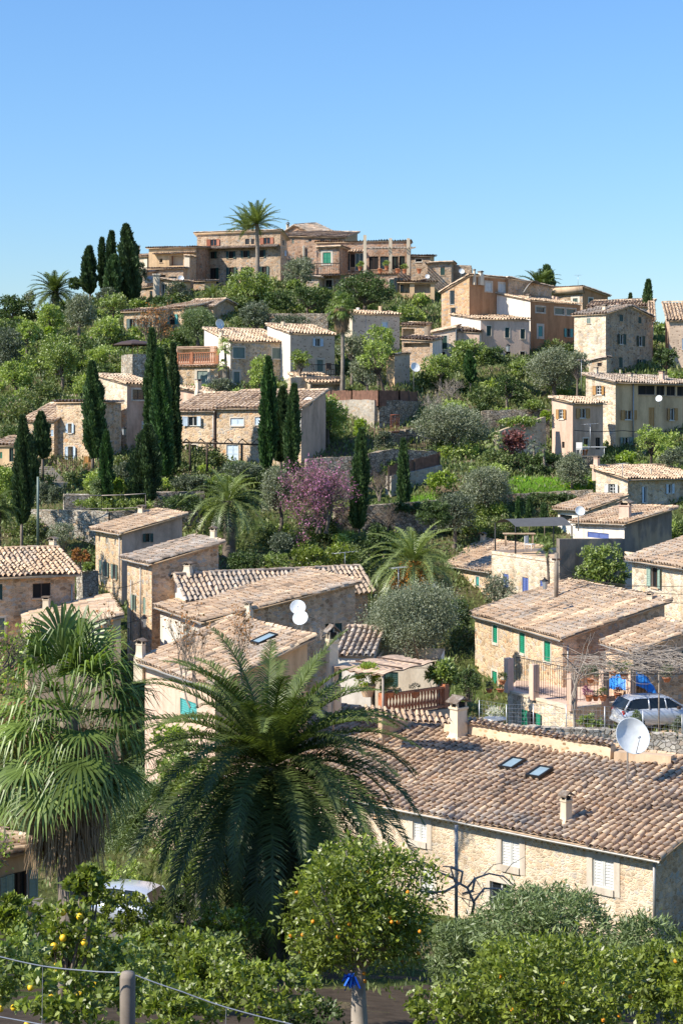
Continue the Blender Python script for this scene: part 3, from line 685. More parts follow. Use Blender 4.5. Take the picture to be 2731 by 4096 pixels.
house('white rendered house with a blue window and dark patched side wall', 9, (1205, 222), 104, 62, left=(876, 210), right=(1535, 122), b=(1205, 420), mats=('white', 'concrete'), dent=True,
      wins=[('L', 985, 274, 1115, 308, 'cn', 'blue', 0)], chims=[(1215, 205, 82, 74, 1, 'pink')])
house('small tiled lean-to with a white front between the two pale houses', 9, (985, 137), 112, 60, left=(772, 128), right=(1232, 50), b=(985, 300), mats=('white', 'st_grey'), dent=True,
      wins=[('L', 818, 168, 892, 200, 'b', 'orange', 0)])
house('stone house with white shuttered window, above the lawn edge', 6, (1230, 788), 116, 55, left=(1003, 710), right=(1680, 779), b=(1230, 960), mats=('st_pale', 'st_grey'), roof='tilep',
      wins=[('L', 1115, 815, 1157, 880, 'omw', 'wht', 0), ('R', 1325, 830, 1345, 930, 'lw', 'pblue', .08), ('R', 1472, 815, 1497, 873, 'ow', 'pblue', 0)],
      chims=[(1041, 712, 643, 38, 2, 'pink'), (1370, 770, 712, 14, 0)])
house('small pink house with orange wood shutters and a shaded entrance', 6, (897, 323), 136, 50, left=(750, 288), right=(1100, 326), b=(897, 630), mats=('pink', 'pinkd'), roof='tilep', ov=.2,
      wins=[('L', 812, 361, 842, 420, 'omw', 'orange', 0), ('R', 935, 355, 975, 415, 'ow', 'orange', 0), ('L', 830, 558, 846, 596, 'n', 'dwood', 0), ('R', 960, 538, 990, 597, 'n', 'dwood', .1), ('R', 1035, 532, 1064, 605, 'dk', 'dwood', 0)])
house('large tan house with many orange shutters and a row of dark top windows', 6, (1157, 197), 141, 52, left=(948, 146), right=(1700, 214), b=(1157, 640), mats=('st_pale', 'ochre'), roof='tileg',
      wins=[('L', 1038, 218, 1074, 272, 'omw', 'orange', 0), ('R', 1293, 216, 1396, 272, 'bk', 'dgreen', 0), ('R', 1404, 218, 1455, 276, 'bk', 'dgreen', 0), ('R', 1466, 220, 1520, 278, 'bk', 'dgreen', 0), ('R', 1530, 222, 1600, 280, 'bk', 'dgreen', 0),
            ('R', 1209, 366, 1255, 424, 'ow', 'orange', 0), ('R', 1357, 350, 1393, 466, 'c', 'orange', 0), ('R', 1481, 353, 1512, 428, 'ow', 'orange', 0), ('R', 1198, 530, 1236, 587, 'ow', 'ggreen', 0), ('R', 1479, 508, 1512, 568, 'ow', 'dgreen', 0)],
      chims=[(1038, 155, 103, 26, 2), (1245, 180, 138, 32, 2), (1437, 190, 125, 36, 2, 'pink'), (1184, 150, 112, 9, 0)])
# ---- left middle: stone street
house('tall orange stone house with a pink upper side wall and tan roof', 7, (748, 213), 100, 61, left=(566, 182), right=(1180, 88), b=(748, 700), mats=('st_gold', 'pinkd'),
      wins=[('L', 622, 376, 636, 460, 'c', 'pgreen', 0), ('L', 664, 390, 680, 480, 'ob', 'ggreen', 0), ('L', 714, 404, 732, 496, 'ob', 'ggreen', 0), ('L', 622, 225, 632, 262, 'n', 'wht', 0), ('L', 664, 232, 676, 275, 'n', 'wht', 0), ('L', 720, 240, 730, 284, 'n', 'wht', 0), ('L', 624, 560, 636, 620, 'c', 'ggreen', 0),
            ('R', 911, 210, 943, 264, 'o', 'dgreen', 0)], chims=[(888, 95, 38, 40)])
house('stone house with narrow blue-grey shutters and dark stone gable wall', 7, (935, 404), 89, 62, left=(760, 396), right=(1412, 262), zl=0, b=(950, 930), mats=('st_gold', 'st_brown'), roof='tileg',
      wins=[('L', 787, 577, 799, 668, 'o', 'pgreen', 0), ('L', 838, 594, 850, 690, 'o', 'pgreen', 0), ('L', 898, 612, 914, 716, 'c', 'pgreen', 0), ('L', 896, 860, 914, 930, 'c', 'pgreen', 0), ('L', 790, 800, 812, 900, 'dk', 'dwood', 0)],
      chims=[(1340, 262, 172, 40), (868, 352, 328, 50, 0, 'tan')])
house('brown stone house at the left edge with a dark open shuttered window', 7, (-140, 492), 84, 65.4, L=6.5, zl=0, right=(512, 462), zr=0, b=(0, 760), mats=('st_brown', 'st_brown'), gable=('L', -260, 322),
      wins=[('R', 207, 522, 320, 614, 'bk', 'dgreen', 0), ('R', -30, 528, 18, 626, 'c', 'dgreen', 0), ('R', -10, 740, 30, 860, 'ck', 'ggreen', .1)], chims=[(333, 322, 238, 44)])
house('small plastered shed house with a low pale tiled roof in front of the stone street', 7, (158, 862), 77, 78, L=9.0, zl=0, right=(780, 728), b=(158, 1150), mats=('tan', 'tan'), roof='tilep', gut=False,
      chims=[(294, 712, 600, 48, 2)], ov=.15)
house('white gabled house with a long grey tiled roof and ridge', 7, (1168, 640), 87.5, 65, L=5.6, zl=0, right=(8, 935, 445), R=11.4, zr=0, b=(1150, 900), mats=('white', 'st_brown'), roof='tileg', gable=('L', 1092, 470),
      chims=[(1180, 462, 395, 50), (1478, 555, 470, 26, 0)], gut=False)
house('long house with a broad orange tiled roof and shaded stone side wall', 7, (1262, 768), 82, 65, left=(1068, 702), right=(8, 938, 434), L=7.6, zl=0, b=(1262, 1100), mats=('white', 'st_brown'),
      wins=[('R', 8, 708, 697, 760, 762, 'k', 'dgreen', 0), ('R', 8, 766, 694, 812, 756, 'c', 'dgreen', 0), ('L', 1150, 790, 1180, 830, 'n', 'ggreen', 0)], chims=[(222, 682, 566, 46, 108, 1), (668, 410, 372, 50, 108, 0, 'tan')])
house('plastered ochre house under a large tan roof behind the date palm', 10, (1328, 388), 64, 61, left=(858, 232), right=(8, 652, 782), b=(1328, 720), mats=('pink', 'ochre'),
      wins=[('L', 842, 428, 918, 476, 'cn', 'teal', 0), ('L', 1130, 474, 1236, 578, 'cn', 'teal', 0)], chims=[(884, 992, 878, 56, 107, 1)])
# ---------------------------------------------------------------- hilltop and the upper slope
def band(root, p0, p1, out, mat='tileg', depth=.55, drop=.16, seed=1):
    """a strip of tiles along a wall, p0..p1 at the wall, sloping outwards"""
    p0, p1, out = (np.array(q, float) for q in (p0, p1, out)); e = p0 + out * depth - np.array((0, 0, drop))
    V, Q, r, N = tile_plane(e, p1 - p0, p0 - e, .34, .6, 4, seed=seed, caps=(0, 0, 0), wav=.01)
    npmesh('tile_band', V, Q, M[mat], root, r)
def fpt(h, f, k, x, y, out=0):
    """point on facade f of house record h under crop pixel"""
    root, C0, dL, dR, L, R, sL, sR = h; u, v = c(k, x, y); kk = kx(u); d = dL if f == 'L' else dR; n = -dR if f == 'L' else -dL
    cth, sth = -dL[0], dL[1]; o = C0 + n * (out - .28)
    s = (o[0] - kk * o[1]) / (cth + kk * sth) if f == 'L' else (kk * o[1] - o[0]) / (dR[0] - kk * dR[1])
    p = o + d * s; return np.array((p[0], p[1], kz(v) * p[1])), d, n
top = house('big three storey stone house on the hilltop with red-brown shutters, behind the tall palm', 2, (672, 268), 213, 20, left=(118, 286), right=(722, 330), b=(655, 640), roof='tilep', mats=('st_hill', 'st_brown'), ov=.35, gut=False,
      wins=[('L', 222, 325, 262, 366, 'o', 'red', .001), ('L', 555, 314, 597, 355, 'o', 'red', .001), ('L', 440, 322, 466, 357, 'b', 'dgreen', 0), ('L', 478, 322, 497, 357, 'b', 'dgreen', 0),
            ('L', 222, 402, 250, 447, 'obk', 'dgreen', 0), ('L', 337, 400, 366, 445, 'obk', 'dgreen', 0), ('L', 428, 396, 456, 441, 'obk', 'dgreen', 0), ('L', 530, 392, 556, 438, 'obk', 'dgreen', 0),
            ('L', 220, 505, 258, 602, 'obk', 'dgreen', .001), ('L', 340, 500, 372, 590, 'obk', 'dgreen', .001), ('L', 430, 500, 460, 575, 'obk', 'dgreen', .001), ('L', 545, 495, 575, 570, 'obk', 'dgreen', 0), ('R', 688, 395, 700, 430, 'c', 'pblue', 0), ('R', 676, 330, 686, 360, 'n', 'dwood', 0)])
h_ = HS[-1]; a, d_, n_ = fpt(h_, 'L', 2, 132, 378); b2, _, _ = fpt(h_, 'L', 2, 648, 360); band(top, a, b2, n_, depth=.9, drop=.35)
H1 = h_
house('upper stone house behind the hilltop roofs with two slim chimneys', 2, (872, 294), 232, 25, left=(640, 262), zl=0, right=(880, 296), R=7, zr=1.0, b=(872, 450), roof='tileg', mats=('st_red', 'st_brown'), gable=('L', 748, 236), gut=False,
      chims=[(707, 300, 220, 18), (737, 300, 226, 14, 0)])
house('low stone house behind the hilltop palm with a thin pale tiled roof', 2, (1075, 314), 224, 14, left=(686, 304), R=8, zr=1.6, b=(1075, 450), roof='tilep', mats=('st_red', 'st_brown'), gut=False,
      wins=[('L', 733, 320, 745, 348, 'c', 'ggreen', 0), ('L', 838, 322, 857, 338, 'n', 'dwood', 0), ('L', 908, 322, 940, 336, 'n', 'red', 0), ('L', 975, 324, 1018, 334, 'n', 'red', 0)], chims=[(806, 420, 352, 14, 0)])
w1 = house('red-brown wing left of the hilltop house with a recessed loggia', 1, (1238, 296), 211, 14, left=(917, 302), R=7, zr=.6, b=(1238, 480), roof='tilep', mats=('ochre', 'st_red'), gut=False,
      wins=[('L', 1062, 345, 1150, 412, 'h', 'red', 0), ('L', 1000, 368, 1020, 392, 'n', 'ggreen', 0)], wd=1.2)
h_ = HS[-1]; a, d_, n_ = fpt(h_, 'L', 1, 970, 335); b2, _, _ = fpt(h_, 'L', 1, 1228, 326); band(w1, a, b2, n_, depth=.5, drop=.2)
a, d_, n_ = fpt(h_, 'L', 1, 1086, 410, -1.15); window(w1, a, h_[2], -h_[3], 1.35, 1.75, 'nd', M['red'], 0, .05)
pr = house('low pink terrace front with a tiled parapet below the loggia wing', 1, (1160, 428), 207, 12, left=(925, 432), R=4, zr=.3, b=(1160, 560), roof='tileg', mats=('st_hill', 'st_brown'), gut=False, cat='house',
      wins=[('L', 975, 470, 1040, 520, 'k', 'dwood', 0), ('L', 1060, 480, 1110, 520, 'n', 'ggreen', 0)])
house('cream buttress tower between the loggia wing and the hilltop house', 1, (1192, 352), 208.5, 12, left=(1154, 350), R=3, zr=.15, b=(1192, 560), roof='tilep', mats=('cream', 'st_brown'), gut=False, ov=.08, name='buttress_tower', cat='tower')
house('dark stone annexe in shade at the foot of the hilltop house', 1, (1290, 508), 205, 25, left=(1195, 508), R=3.5, zr=.3, b=(1290, 640), roof='tileg', mats=('st_hill', 'st_brown'), gut=False, wins=[('L', 1232, 560, 1245, 600, 'k', 'dwood', 0)])
house('small shaded house with an air conditioner left of the cream pillar', 1, (972, 540), 203, 40, left=(868, 552), R=5, zr=.4, b=(972, 660), roof='tileg', mats=('st_hill', 'st_brown'), gut=False,
      wins=[('L', 940, 570, 958, 610, 'n', 'ggreen', 0)])
house('brown walled block with a grey tiled lean-to beside the dark cypress', 1, (930, 452), 206, 20, left=(866, 452), R=4, zr=.5, b=(930, 560), roof='tileg', mats=('st_hill', 'st_brown'), gut=False)
house('cream garden house with a glazed green door behind the pillar', 1, (1100, 505), 200, 22, left=(988, 492), R=5, zr=.2, b=(1100, 660), roof='tileg', mats=('st_gold', 'ochre'), gut=False, wins=[('L', 1015, 528, 1050, 612, 'w', 'pgreen', .1)])
house('cream house behind the tallest cypress with a single slim chimney', 1, (925, 352), 222, 35, left=(716, 330), zl=0, R=6, zr=1.0, b=(925, 470), roof='tilep', mats=('cream', 'ochre'), gut=False, chims=[(862, 348, 284, 32, 2)])
# pergola house (top right)
rh = house('stone house with a single green window and white surround, near the beamed terrace', 2, (1040, 368), 200, 12, left=(882, 378), R=6, zr=.2, b=(1040, 640), roof='tilep', mats=('st_red', 'st_red'), gut=False,
      wins=[('L', 927, 407, 977, 476, 'c', 'green', .25), ('L', 945, 580, 985, 625, 'k', 'dwood', .15)])
h_ = HS[-1]; a, d_, n_ = fpt(h_, 'L', 2, 868, 552); b2, _, _ = fpt(h_, 'L', 2, 1036, 548); band(rh, a, b2, n_, depth=1.0, drop=.2)
house('low stone block with a small square window under the balcony', 2, (912, 560), 198, 12, left=(818, 560), R=4, zr=0, b=(912, 660), roof='tileg', mats=('st_hill', 'st_brown'), gut=False, wins=[('L', 838, 576, 858, 590, 'k', 'dwood', .1)])
rt = house('reddish house with white curtains and a beamed roof terrace', 2, (1478, 334), 206, 4, left=(880, 345), R=6, zr=.3, b=(1478, 640), roof='tilep', mats=('st_red', 'st_brown'), gut=False, ov=.15,
      wins=[('L', 1052, 412, 1096, 520, 'w', 'wht', 0), ('L', 1100, 418, 1128, 500, 'k', 'dwood', 0), ('L', 1130, 412, 1182, 520, 'w', 'wht', 0), ('L', 1215, 432, 1275, 515, 'k', 'dwood', 0), ('L', 1285, 432, 1340, 515, 'b', 'dwood', 0), ('L', 1358, 432, 1400, 515, 'k', 'dgreen', 0), ('L', 1405, 430, 1440, 515, 'k', 'dgreen', 0)])
h_ = HS[-1]; a, d_, n_ = fpt(h_, 'L', 2, 1058, 392); b2, _, _ = fpt(h_, 'L', 2, 1182, 390); band(rt, a, b2, n_, depth=.5, drop=.35, mat='tilep')
mb = MB(); za = cpt(2, 1190, 545, 200)[2]
for x in (1190, 1350, 1462): p_ = cpt(2, x, 520, 201); mb = MB(); mb.cbox((p_[0], p_[1], za + 2.3), .38, .38, 5.4 if x == 1190 else 4.6); mb.build('terrace_pillar', M['cream'], rt)
mb = MB()
for i in range(14):
    x = 1212 + i * 20; p_ = cpt(2, x, 385, 203); mb.box(p_ + np.array((0, 2.4, .2)), (.12, 0, 0), (0.5, -5.0, -.35), (0, 0, .16))
p_ = cpt(2, 1200, 388, 201); q_ = cpt(2, 1468, 382, 201); mb.box(p_, q_ - p_, (0, .18, 0), (0, 0, .16)); mb.build('pergola_beams', M['barkp'], rt)
lo = house('shaded lower storey under the beamed terrace with a tiled edge', 2, (1395, 538), 199.5, 6, left=(1000, 545), R=6, zr=0, b=(1395, 700), roof='tilep', mats=('st_red', 'ochre'), flat=True, ov=0, gut=False, wins=[('L', 1345, 575, 1378, 650, 'c', 'dgreen', .1)])
h_ = HS[-1]; a, d_, n_ = fpt(h_, 'L', 2, 1002, 545, .02); b2, _, _ = fpt(h_, 'L', 2, 1394, 538, .02); band(lo, a, b2, n_, depth=.4, drop=.12, mat='tilep')
po = house('ochre house with a deep shaded porch and white column', 2, (1640, 592), 196, 4, left=(1392, 560), zl=0, R=6, zr=.4, b=(1568, 760), roof='tilep', mats=('ochre', 'ochre'), gut=False,
      wins=[('L', 1400, 590, 1470, 662, 'h', 'dwood', 0), ('L', 1500, 592, 1600, 662, 'h', 'dwood', 0), ('L', 1435, 715, 1475, 750, 'k', 'ggreen', .1)], wd=1.6)
h_ = HS[-1]
for x in (1410, 1432): a, d_, n_ = fpt(h_, 'L', 2, x, 662, -1.5); window(po, a - d_ * 0, h_[2], -h_[3], .75, 1.9, 'nd', M['dwood'], 0, .05)
a, d_, n_ = fpt(h_, 'L', 2, 1395, 695, .02); b2, _, _ = fpt(h_, 'L', 2, 1600, 705, .02); band(po, a, b2, n_, depth=.5, drop=.1, mat='tilep')
house('small pale house with white parapet left of the satellite dishes', 3, (42, 190), 214, 10, left=(-160, 188), R=5, zr=.5, b=(42, 330), roof='tilep', mats=('st_hill', 'ochre'), gut=False, wins=[('L', -60, 205, -20, 225, 'w', 'wht', .1)])
house('dark stone house with a green shutter below the small parapet house', 3, (170, 224), 204, 8, left=(0, 234), R=7, zr=.3, b=(170, 420), roof='tilep', mats=('st_hill', 'st_brown'), gut=False, wins=[('L', 92, 258, 118, 305, 'c', 'dgreen', 0)])
house('flat topped grey stone block beyond the white satellite dish', 3, (280, 246), 208, 6, left=(172, 242), R=5, zr=0, b=(280, 360), roof='tileg', mats=('st_hill', 'st_brown'), gut=False, flat=True, ov=0)
house('tall brown rendered house with two white shuttered windows high on its wall', 3, (268, 303), 172, 46, left=(86, 412), right=(540, 330), zr=0, b=(268, 560), roof='tilep', mats=('st_or', 'brown'), gut=False, ov=.15,
      wins=[('R', 365, 348, 404, 402, 'c', 'wht', .16), ('R', 446, 356, 486, 410, 'c', 'wht', .16), ('L', 148, 398, 178, 485, 'c', 'cream', 0) if 0 else ('L', 148, 398, 178, 485, 'n', 'wht', .001), ('L', 152, 502, 184, 545, 'n', 'wht', .001)],
      chims=[(298, 308, 272, 14), (336, 310, 284, 28)])
house('lower brown block continuing right of the tall brown house', 3, (505, 322), 176, 40, left=(440, 335), right=(655, 378), R=9, zl=0, b=(505, 520), roof='tilep', mats=('brown', 'st_brown'), gut=False, ov=.12)
house('white house with three dark windows in a row below the brown house', 3, (333, 572), 166, 72, left=(148, 545), right=(642, 602), zr=0, b=(333, 830), roof='tilep', mats=('white', 'pink'), gut=False, ov=.12,
      wins=[('R', 373, 614, 400, 674, 'c', 'dgreen', .08), ('R', 485, 625, 511, 685, 'c', 'dgreen', .08), ('R', 579, 633, 606, 692, 'c', 'dgreen', .08), ('R', 577, 770, 605, 806, 'k', 'dwood', .08), ('R', 490, 770, 518, 850, 'dk', 'dwood', 0)],
      chims=[(209, 548, 490, 26, 2, 'white')])
house('red-brown house with wide top windows and turquoise shutters, white side wall', 3, (640, 460), 172, 44, left=(512, 420), zl=1.6, L=7.6, right=(952, 497), zr=0, b=(640, 800), roof='tilep', mats=('white', 'brown'), gut=False, ov=.12,
      wins=[('R', 672, 497, 728, 532, 'n', 'cream', .12), ('R', 786, 505, 846, 545, 'n', 'cream', .12), ('R', 858, 511, 914, 550, 'n', 'cream', .12), ('R', 686, 616, 712, 678, 'c', 'teal', .28), ('R', 855, 630, 880, 682, 'ob', 'teal', 0)],
      chims=[(628, 458, 424, 26), (778, 462, 424, 18, 0, 'pink'), (800, 464, 430, 18, 0, 'pink')])
house('small house with a square white framed window under a scalloped roof', 3, (960, 414), 196, 40, left=(738, 412), zl=0, right=(1128, 416), zr=0, b=(960, 560), roof='tilep', mats=('st_hill', 'brown'), gut=False, gable=('R', 955, 372),
      wins=[('L', 897, 446, 926, 478, 'c', 'dgreen', .3), ('R', 993, 446, 1018, 473, 'c', 'dgreen', .15)], chims=[(952, 400, 364, 16, 0)])
house('long low house with a pale roof behind the gabled stone building', 3, (1375, 494), 182, 16, left=(978, 502), zl=0, R=6, zr=1.1, b=(1375, 600), roof='tilep', mats=('st_brown', 'st_brown'), gut=False, wins=[('L', 1305, 515, 1345, 540, 'n', 'pblue', 0)],
      chims=[(1168, 496, 468, 14, 0, 'pink'), (1346, 480, 446, 20, 0, 'pink')])
house('little tiled house glimpsed behind the long low roof', 3, (1235, 458), 205, 30, left=(1142, 450), zl=0, R=5, zr=.4, b=(1235, 560), roof='tilep', mats=('st_hill', 'st_brown'), gut=False)
house('tall grey stone gabled building with dark green shutters', 3, (1100, 540), 160, 42, left=(888, 562), zl=0, L=None, right=(1395, 578), zr=0, b=(1100, 910), roof='tileg', mats=('st_pale', 'st_hill'), gut=False, gable=('R', 1252, 492), ov=.2,  # right face takes a darker stone, its shade put into the colour
      wins=[('L', 981, 568, 1004, 600, 'c', 'ggreen', 0), ('R', 1180, 545, 1202, 587, 'c', 'dgreen', 0), ('R', 1295, 560, 1313, 600, 'c', 'dgreen', 0), ('R', 1178, 663, 1203, 726, 'ow', 'dgreen', 0), ('R', 1295, 675, 1319, 737, 'ow', 'dgreen', 0),
            ('R', 1177, 806, 1200, 868, 'c', 'dgreen', 0), ('R', 1295, 817, 1319, 880, 'ow', 'dgreen', 0)], chims=[(1092, 528, 486, 30)])
house('low lean-to against the lit side of the gabled stone building', 3, (1103, 806), 156, 42, left=(985, 832), right=(1112, 806), R=.8, zr=0, b=(1103, 900), roof='tileg', mats=('st_grey', 'st_grey'), gut=False, ov=.1, wins=[('L', 1045, 838, 1072, 860, 'k', 'dwood', 0)])
house('pink stone house at the right edge with a broad pale roof and drainpipes', 3, (1400, 585), 168, 10, left=(1399, 585), L=.6, zl=0, right=(1405, 560), R=9, zr=2.6, b=(1400, 900), roof='tilep', mats=('pinkd', 'spot'), gut=False)
house('long pinkish stone house running out of the right edge of the photo', 3, (1700, 580), 165, 8, left=(1468, 584), zl=0, R=8, zr=2.4, b=(1568, 880), roof='tilep', mats=('spot', 'spot'), gut=False, wins=[('L', 1560, 690, 1590, 760, 'c', 'pblue', 0)])
# middle slope
house('spotted plaster house with blue-grey shutters and an arched door on a terrace', 2, (720, 915), 153, 60, left=(633, 872), zl=1.1, L=5.0, right=(1012, 921), zr=0, b=(720, 1120), roof='tilep', mats=('white', 'spot'), gut=False, ov=.12,
      wins=[('R', 878, 947, 910, 996, 'ow', 'pblue', .1), ('R', 5, 733, 140, 772, 212, 'c', 'ggreen', .2), ('R', 5, 848, 150, 890, 236, 'dk', 'dwood', .25), ('R', 1010, 930, 1030, 950, 'k', 'dwood', 0)], chims=[(677, 880, 832, 26, 0)])
house('long brown house with wide grey-green shuttered windows, dish on its chimney', 2, (345, 965), 152, 60, left=(220, 913), zl=1.5, L=6.0, right=(724, 972), zr=0, b=(345, 1150), roof='tilep', mats=('white', 'st_gold'), gut=False, ov=.1,
      wins=[('R', 365, 1003, 438, 1070, 'c', 'ggreen', .1), ('R', 610, 1008, 695, 1074, 'c', 'ggreen', .1), ('R', 5, 212, 215, 248, 285, 'c', 'ggreen', .2)], chims=[(290, 958, 895, 24, 2)])
house('pinkish stone house with a blue-grey window behind the fan palm crown', 2, (1108, 790), 166, 62, left=(1090, 775), L=2.2, zl=.4, right=(1418, 798), zr=0, b=(1108, 1060), roof='tilep', mats=('cream', 'spot'), gut=False, ov=.12,
      wins=[('R', 1297, 843, 1332, 882, 'c', 'pblue', .15)], chims=[(1147, 784, 746, 22, 0, 'white'), (1286, 782, 735, 22, 0, 'tan')])
ga = house('low garage with a tiled canopy and timber lintel beneath the terrace', 5, (688, 282), 146, 58, left=(612, 252), zl=.9, L=4, right=(893, 285), zr=0, b=(688, 380), roof='tilep', mats=('st_pale', 'st_brown'), gut=False, ov=.12,
      wins=[('R', 706, 296, 878, 345, 'h', 'dwood', 0)], wd=2.0, name='garage', cat='garage')
house('tiny spotted outbuilding with an orange lit side and a flat parapet', 5, (1218, 108), 152, 50, left=(1163, 118), R=None, right=(1322, 98), zr=.2, b=(1218, 260), roof='tilep', mats=('ochre', 'spot'), gut=False, ov=.08, wins=[('R', 1240, 205, 1245, 206, 'n', 'wht', 0)])
house('house with a lit orange roof and open green shutters behind the bare red tree', 1, (1160, 676), 178, 30, left=(996, 678), zl=0, right=(1480, 668), R=8, zr=1.4, b=(1160, 900), roof='tilep', mats=('st_gold', 'st_brown'), gut=False,
      wins=[('L', 1064, 718, 1100, 780, 'ob', 'teal', .001), ('L', 1070, 838, 1106, 905, 'c', 'teal', .25)])
house('long low wing with a thin roof and green shutters left of the orange roof', 1, (1010, 696), 177, 18, left=(757, 720), zl=0, R=5, zr=.6, b=(1010, 930), roof='tilep', mats=('st_gold', 'st_brown'), gut=False,
      wins=[('L', 815, 745, 850, 810, 'ok', 'ggreen', 0), ('L', 900, 742, 930, 800, 'ok', 'ggreen', 0), ('L', 975, 735, 1000, 790, 'ob', 'ggreen', 0), ('L', 828, 862, 880, 910, 'c', 'teal', .2), ('L', 985, 850, 1005, 900, 'k', 'dwood', 0)])
house('house under the lit roof with a shaded right gable and open loggia', 1, (1345, 668), 181, 22, left=(1150, 672), zl=0, right=(1480, 668), R=6, zr=.5, b=(1345, 800), roof='tilep', mats=('st_brown', 'st_brown'), gut=False, gable=('R', 1420, 622), wins=[('L', 1170, 685, 1230, 740, 'h', 'dwood', 0)])
bt = house('stone base of the red terrace with a grey-blue shuttered window', 1, (1366, 1038), 150, 20, left=(1108, 1045), zl=0, R=5, zr=0, b=(1366, 1140), mats=('st_gold', 'st_brown'), roof='tilep', flat=True, ov=0, gut=False,
      wins=[('L', 4, 1237, 131, 1303, 205, 'c', 'ggreen', .25)])
h_ = HS[-1]; a, d_, n_ = fpt(h_, 'L', 1, 1110, 1042, .02); b2, _, _ = fpt(h_, 'L', 1, 1364, 1038, .02); band(bt, a, b2, n_, depth=.45, drop=.12, mat='tilep')
house('dark red walled room behind the terracotta balustrade', 1, (1345, 915), 154, 20, left=(1100, 918), zl=0, R=4, zr=0, b=(1345, 1040), mats=('pinkd', 'pinkd'), roof='tilep', flat=True, ov=0, gut=False, wins=[('L', 1112, 925, 1318, 1010, 'h', 'dwood', 0)], wd=1.5)
# lower left stone houses
house('tall square stone house with a big brown window near the cypress row', 4, (797, 216), 131, 42, left=(596, 156), right=(1000, 240), zr=0, b=(797, 720), roof='tilep', mats=('st_pale', 'pinkd'), gut=False, ov=.12,
      wins=[('R', 832, 248, 912, 312, 'bm', 'dwood', .12), ('R', 893, 452, 918, 514, 'c', 'pblue', .08)])
bl = house('lower stone house with pale blue shutters and a railed balcony over arches', 4, (600, 326), 127, 26, left=(338, 336), zl=0, R=4, zr=0, b=(600, 780), roof='tileg', mats=('st_gold', 'st_gold'), gut=False, ov=.15,
      wins=[('L', 430, 462, 456, 520, 'ow', 'pblue', .1), ('L', 430, 606, 464, 738, 'owd', 'pblue', .1), ('L', 404, 778, 456, 870, 'h', 'dwood', 0), ('L', 525, 778, 596, 870, 'h', 'dwood', 0)], wd=.5)
h_ = HS[-1]; a, d_, n_ = fpt(h_, 'L', 4, 388, 756); b2, _, _ = fpt(h_, 'L', 4, 598, 756); mb = MB(); mb.box(a, b2 - a, n_ * 1.4, np.array((0, 0, -.3))); mb.build('balcony', M['surr'], bl)
house('small stone wing with a sloping tan roof at the far left of the cypress', 4, (344, 448), 128, 24, left=(140, 452), zl=0, right=(346, 448), R=4.0, zr=1.4, b=(344, 720), roof='tilep', mats=('st_gold', 'st_gold'), gut=False, ov=.15, wins=[('L', 320, 500, 340, 540, 'c', 'pblue', 0)])
house('tiny ochre house with a green door at the left edge', 4, (96, 600), 124, 20, left=(-60, 610), zl=0, R=3, zr=.6, b=(96, 760), roof='tilep', mats=('ochre', 'ochre'), gut=False, ov=.15, wins=[('L', 60, 610, 92, 700, 'd', 'dgreen', 0), ('L', 2, 640, 16, 680, 'c', 'green', 0)])
hA = house('stone house with open pale blue shutters and an arched brown door by the pergola', 4, (1345, 382), 131, 26, left=(1080, 372), zl=0, right=(1520, 300), R=5, zr=1.5, b=(1345, 760), roof='tilep', mats=('st_gold', 'pinkd'), gut=True, ov=.15,
      wins=[('L', 1180, 417, 1240, 477, 'ow', 'pblue', .001), ('L', 1170, 594, 1234, 716, 'db', 'dwood', .16)])
hB = house('stone house with three closed pale blue shutters behind the bent rail pergola', 5, (640, 445), 128, 24, left=(90, 486), zl=0, right=(655, 385), R=5, zr=1.5, b=(640, 800), roof='tilep', mats=('st_gold', 'pinkd'), gut=True, ov=.15,
      wins=[('L', 192, 506, 274, 552, 'c', 'pblue', .1), ('L', 345, 500, 376, 548, 'c', 'pblue', .06), ('L', 168, 674, 240, 780, 'c', 'pblue', .06), ('L', 617, 478, 634, 580, 'c', 'pblue', .05)])
house('low house with a tan chimney tucked between the cypresses and the pergola houses', 4, (1335, 275), 138, 40, left=(1090, 232), R=3, zr=0, b=(1335, 400), roof='tilep', mats=('pink', 'st_brown'), gut=False, chims=[(1246, 270, 178, 34, 2)])
# right middle: little white porch house left of the white house
house('grey-brown house with a tall dark green door left of the white house', 3, (190, 625), 163, 10, left=(36, 655), R=5, zr=.5, b=(190, 800), roof='tilep', mats=('spot', 'white'), gut=False, ov=.12, wins=[('L', 100, 673, 133, 755, 'c', 'dgreen', .12), ('L', 85, 772, 120, 800, 'k', 'dwood', .1)])
house('white lit flank of a small tiled house beside the tall green door', 3, (335, 655), 164, 10, left=(190, 645), R=5, zr=.6, b=(335, 800), roof='tilep', mats=('pink', 'white'), gut=False, ov=.12)
house('low house of stacked terraces with thin pale roofs above the satellite dish', 5, (1462, 20), 158, 15, left=(1255, 8), R=5, zr=.5, b=(1462, 120), roof='tilep', mats=('st_brown', 'white'), gut=False, ov=.12, wins=[('L', 1275, 25, 1440, 60, 'h', 'dwood', 0)], wd=1.2)
house('dim roofed terrace with white lit steps right of the spotted house', 2, (1568, 868), 172, 12, left=(1412, 862), R=5, zr=.5, b=(1568, 1010), roof='tilep', mats=('st_brown', 'white'), gut=False, ov=.12, wins=[('L', 1425, 885, 1500, 940, 'h', 'dwood', 0)], wd=1.2)
house('orange walled house at the bottom left with grey-green shutters, seen past the fan palm', 13, (-420, 300), 37, 48, L=4, zl=0, right=(212, 170), zr=0, b=(0, 700), roof='tilep', mats=('ochre', 'ochre'), gut=False, ov=.2, wins=[('R', 62, 285, 138, 420, 'ob', 'pgreen', 0), ('R', -70, 320, 0, 460, 'ob', 'pgreen', 0)])

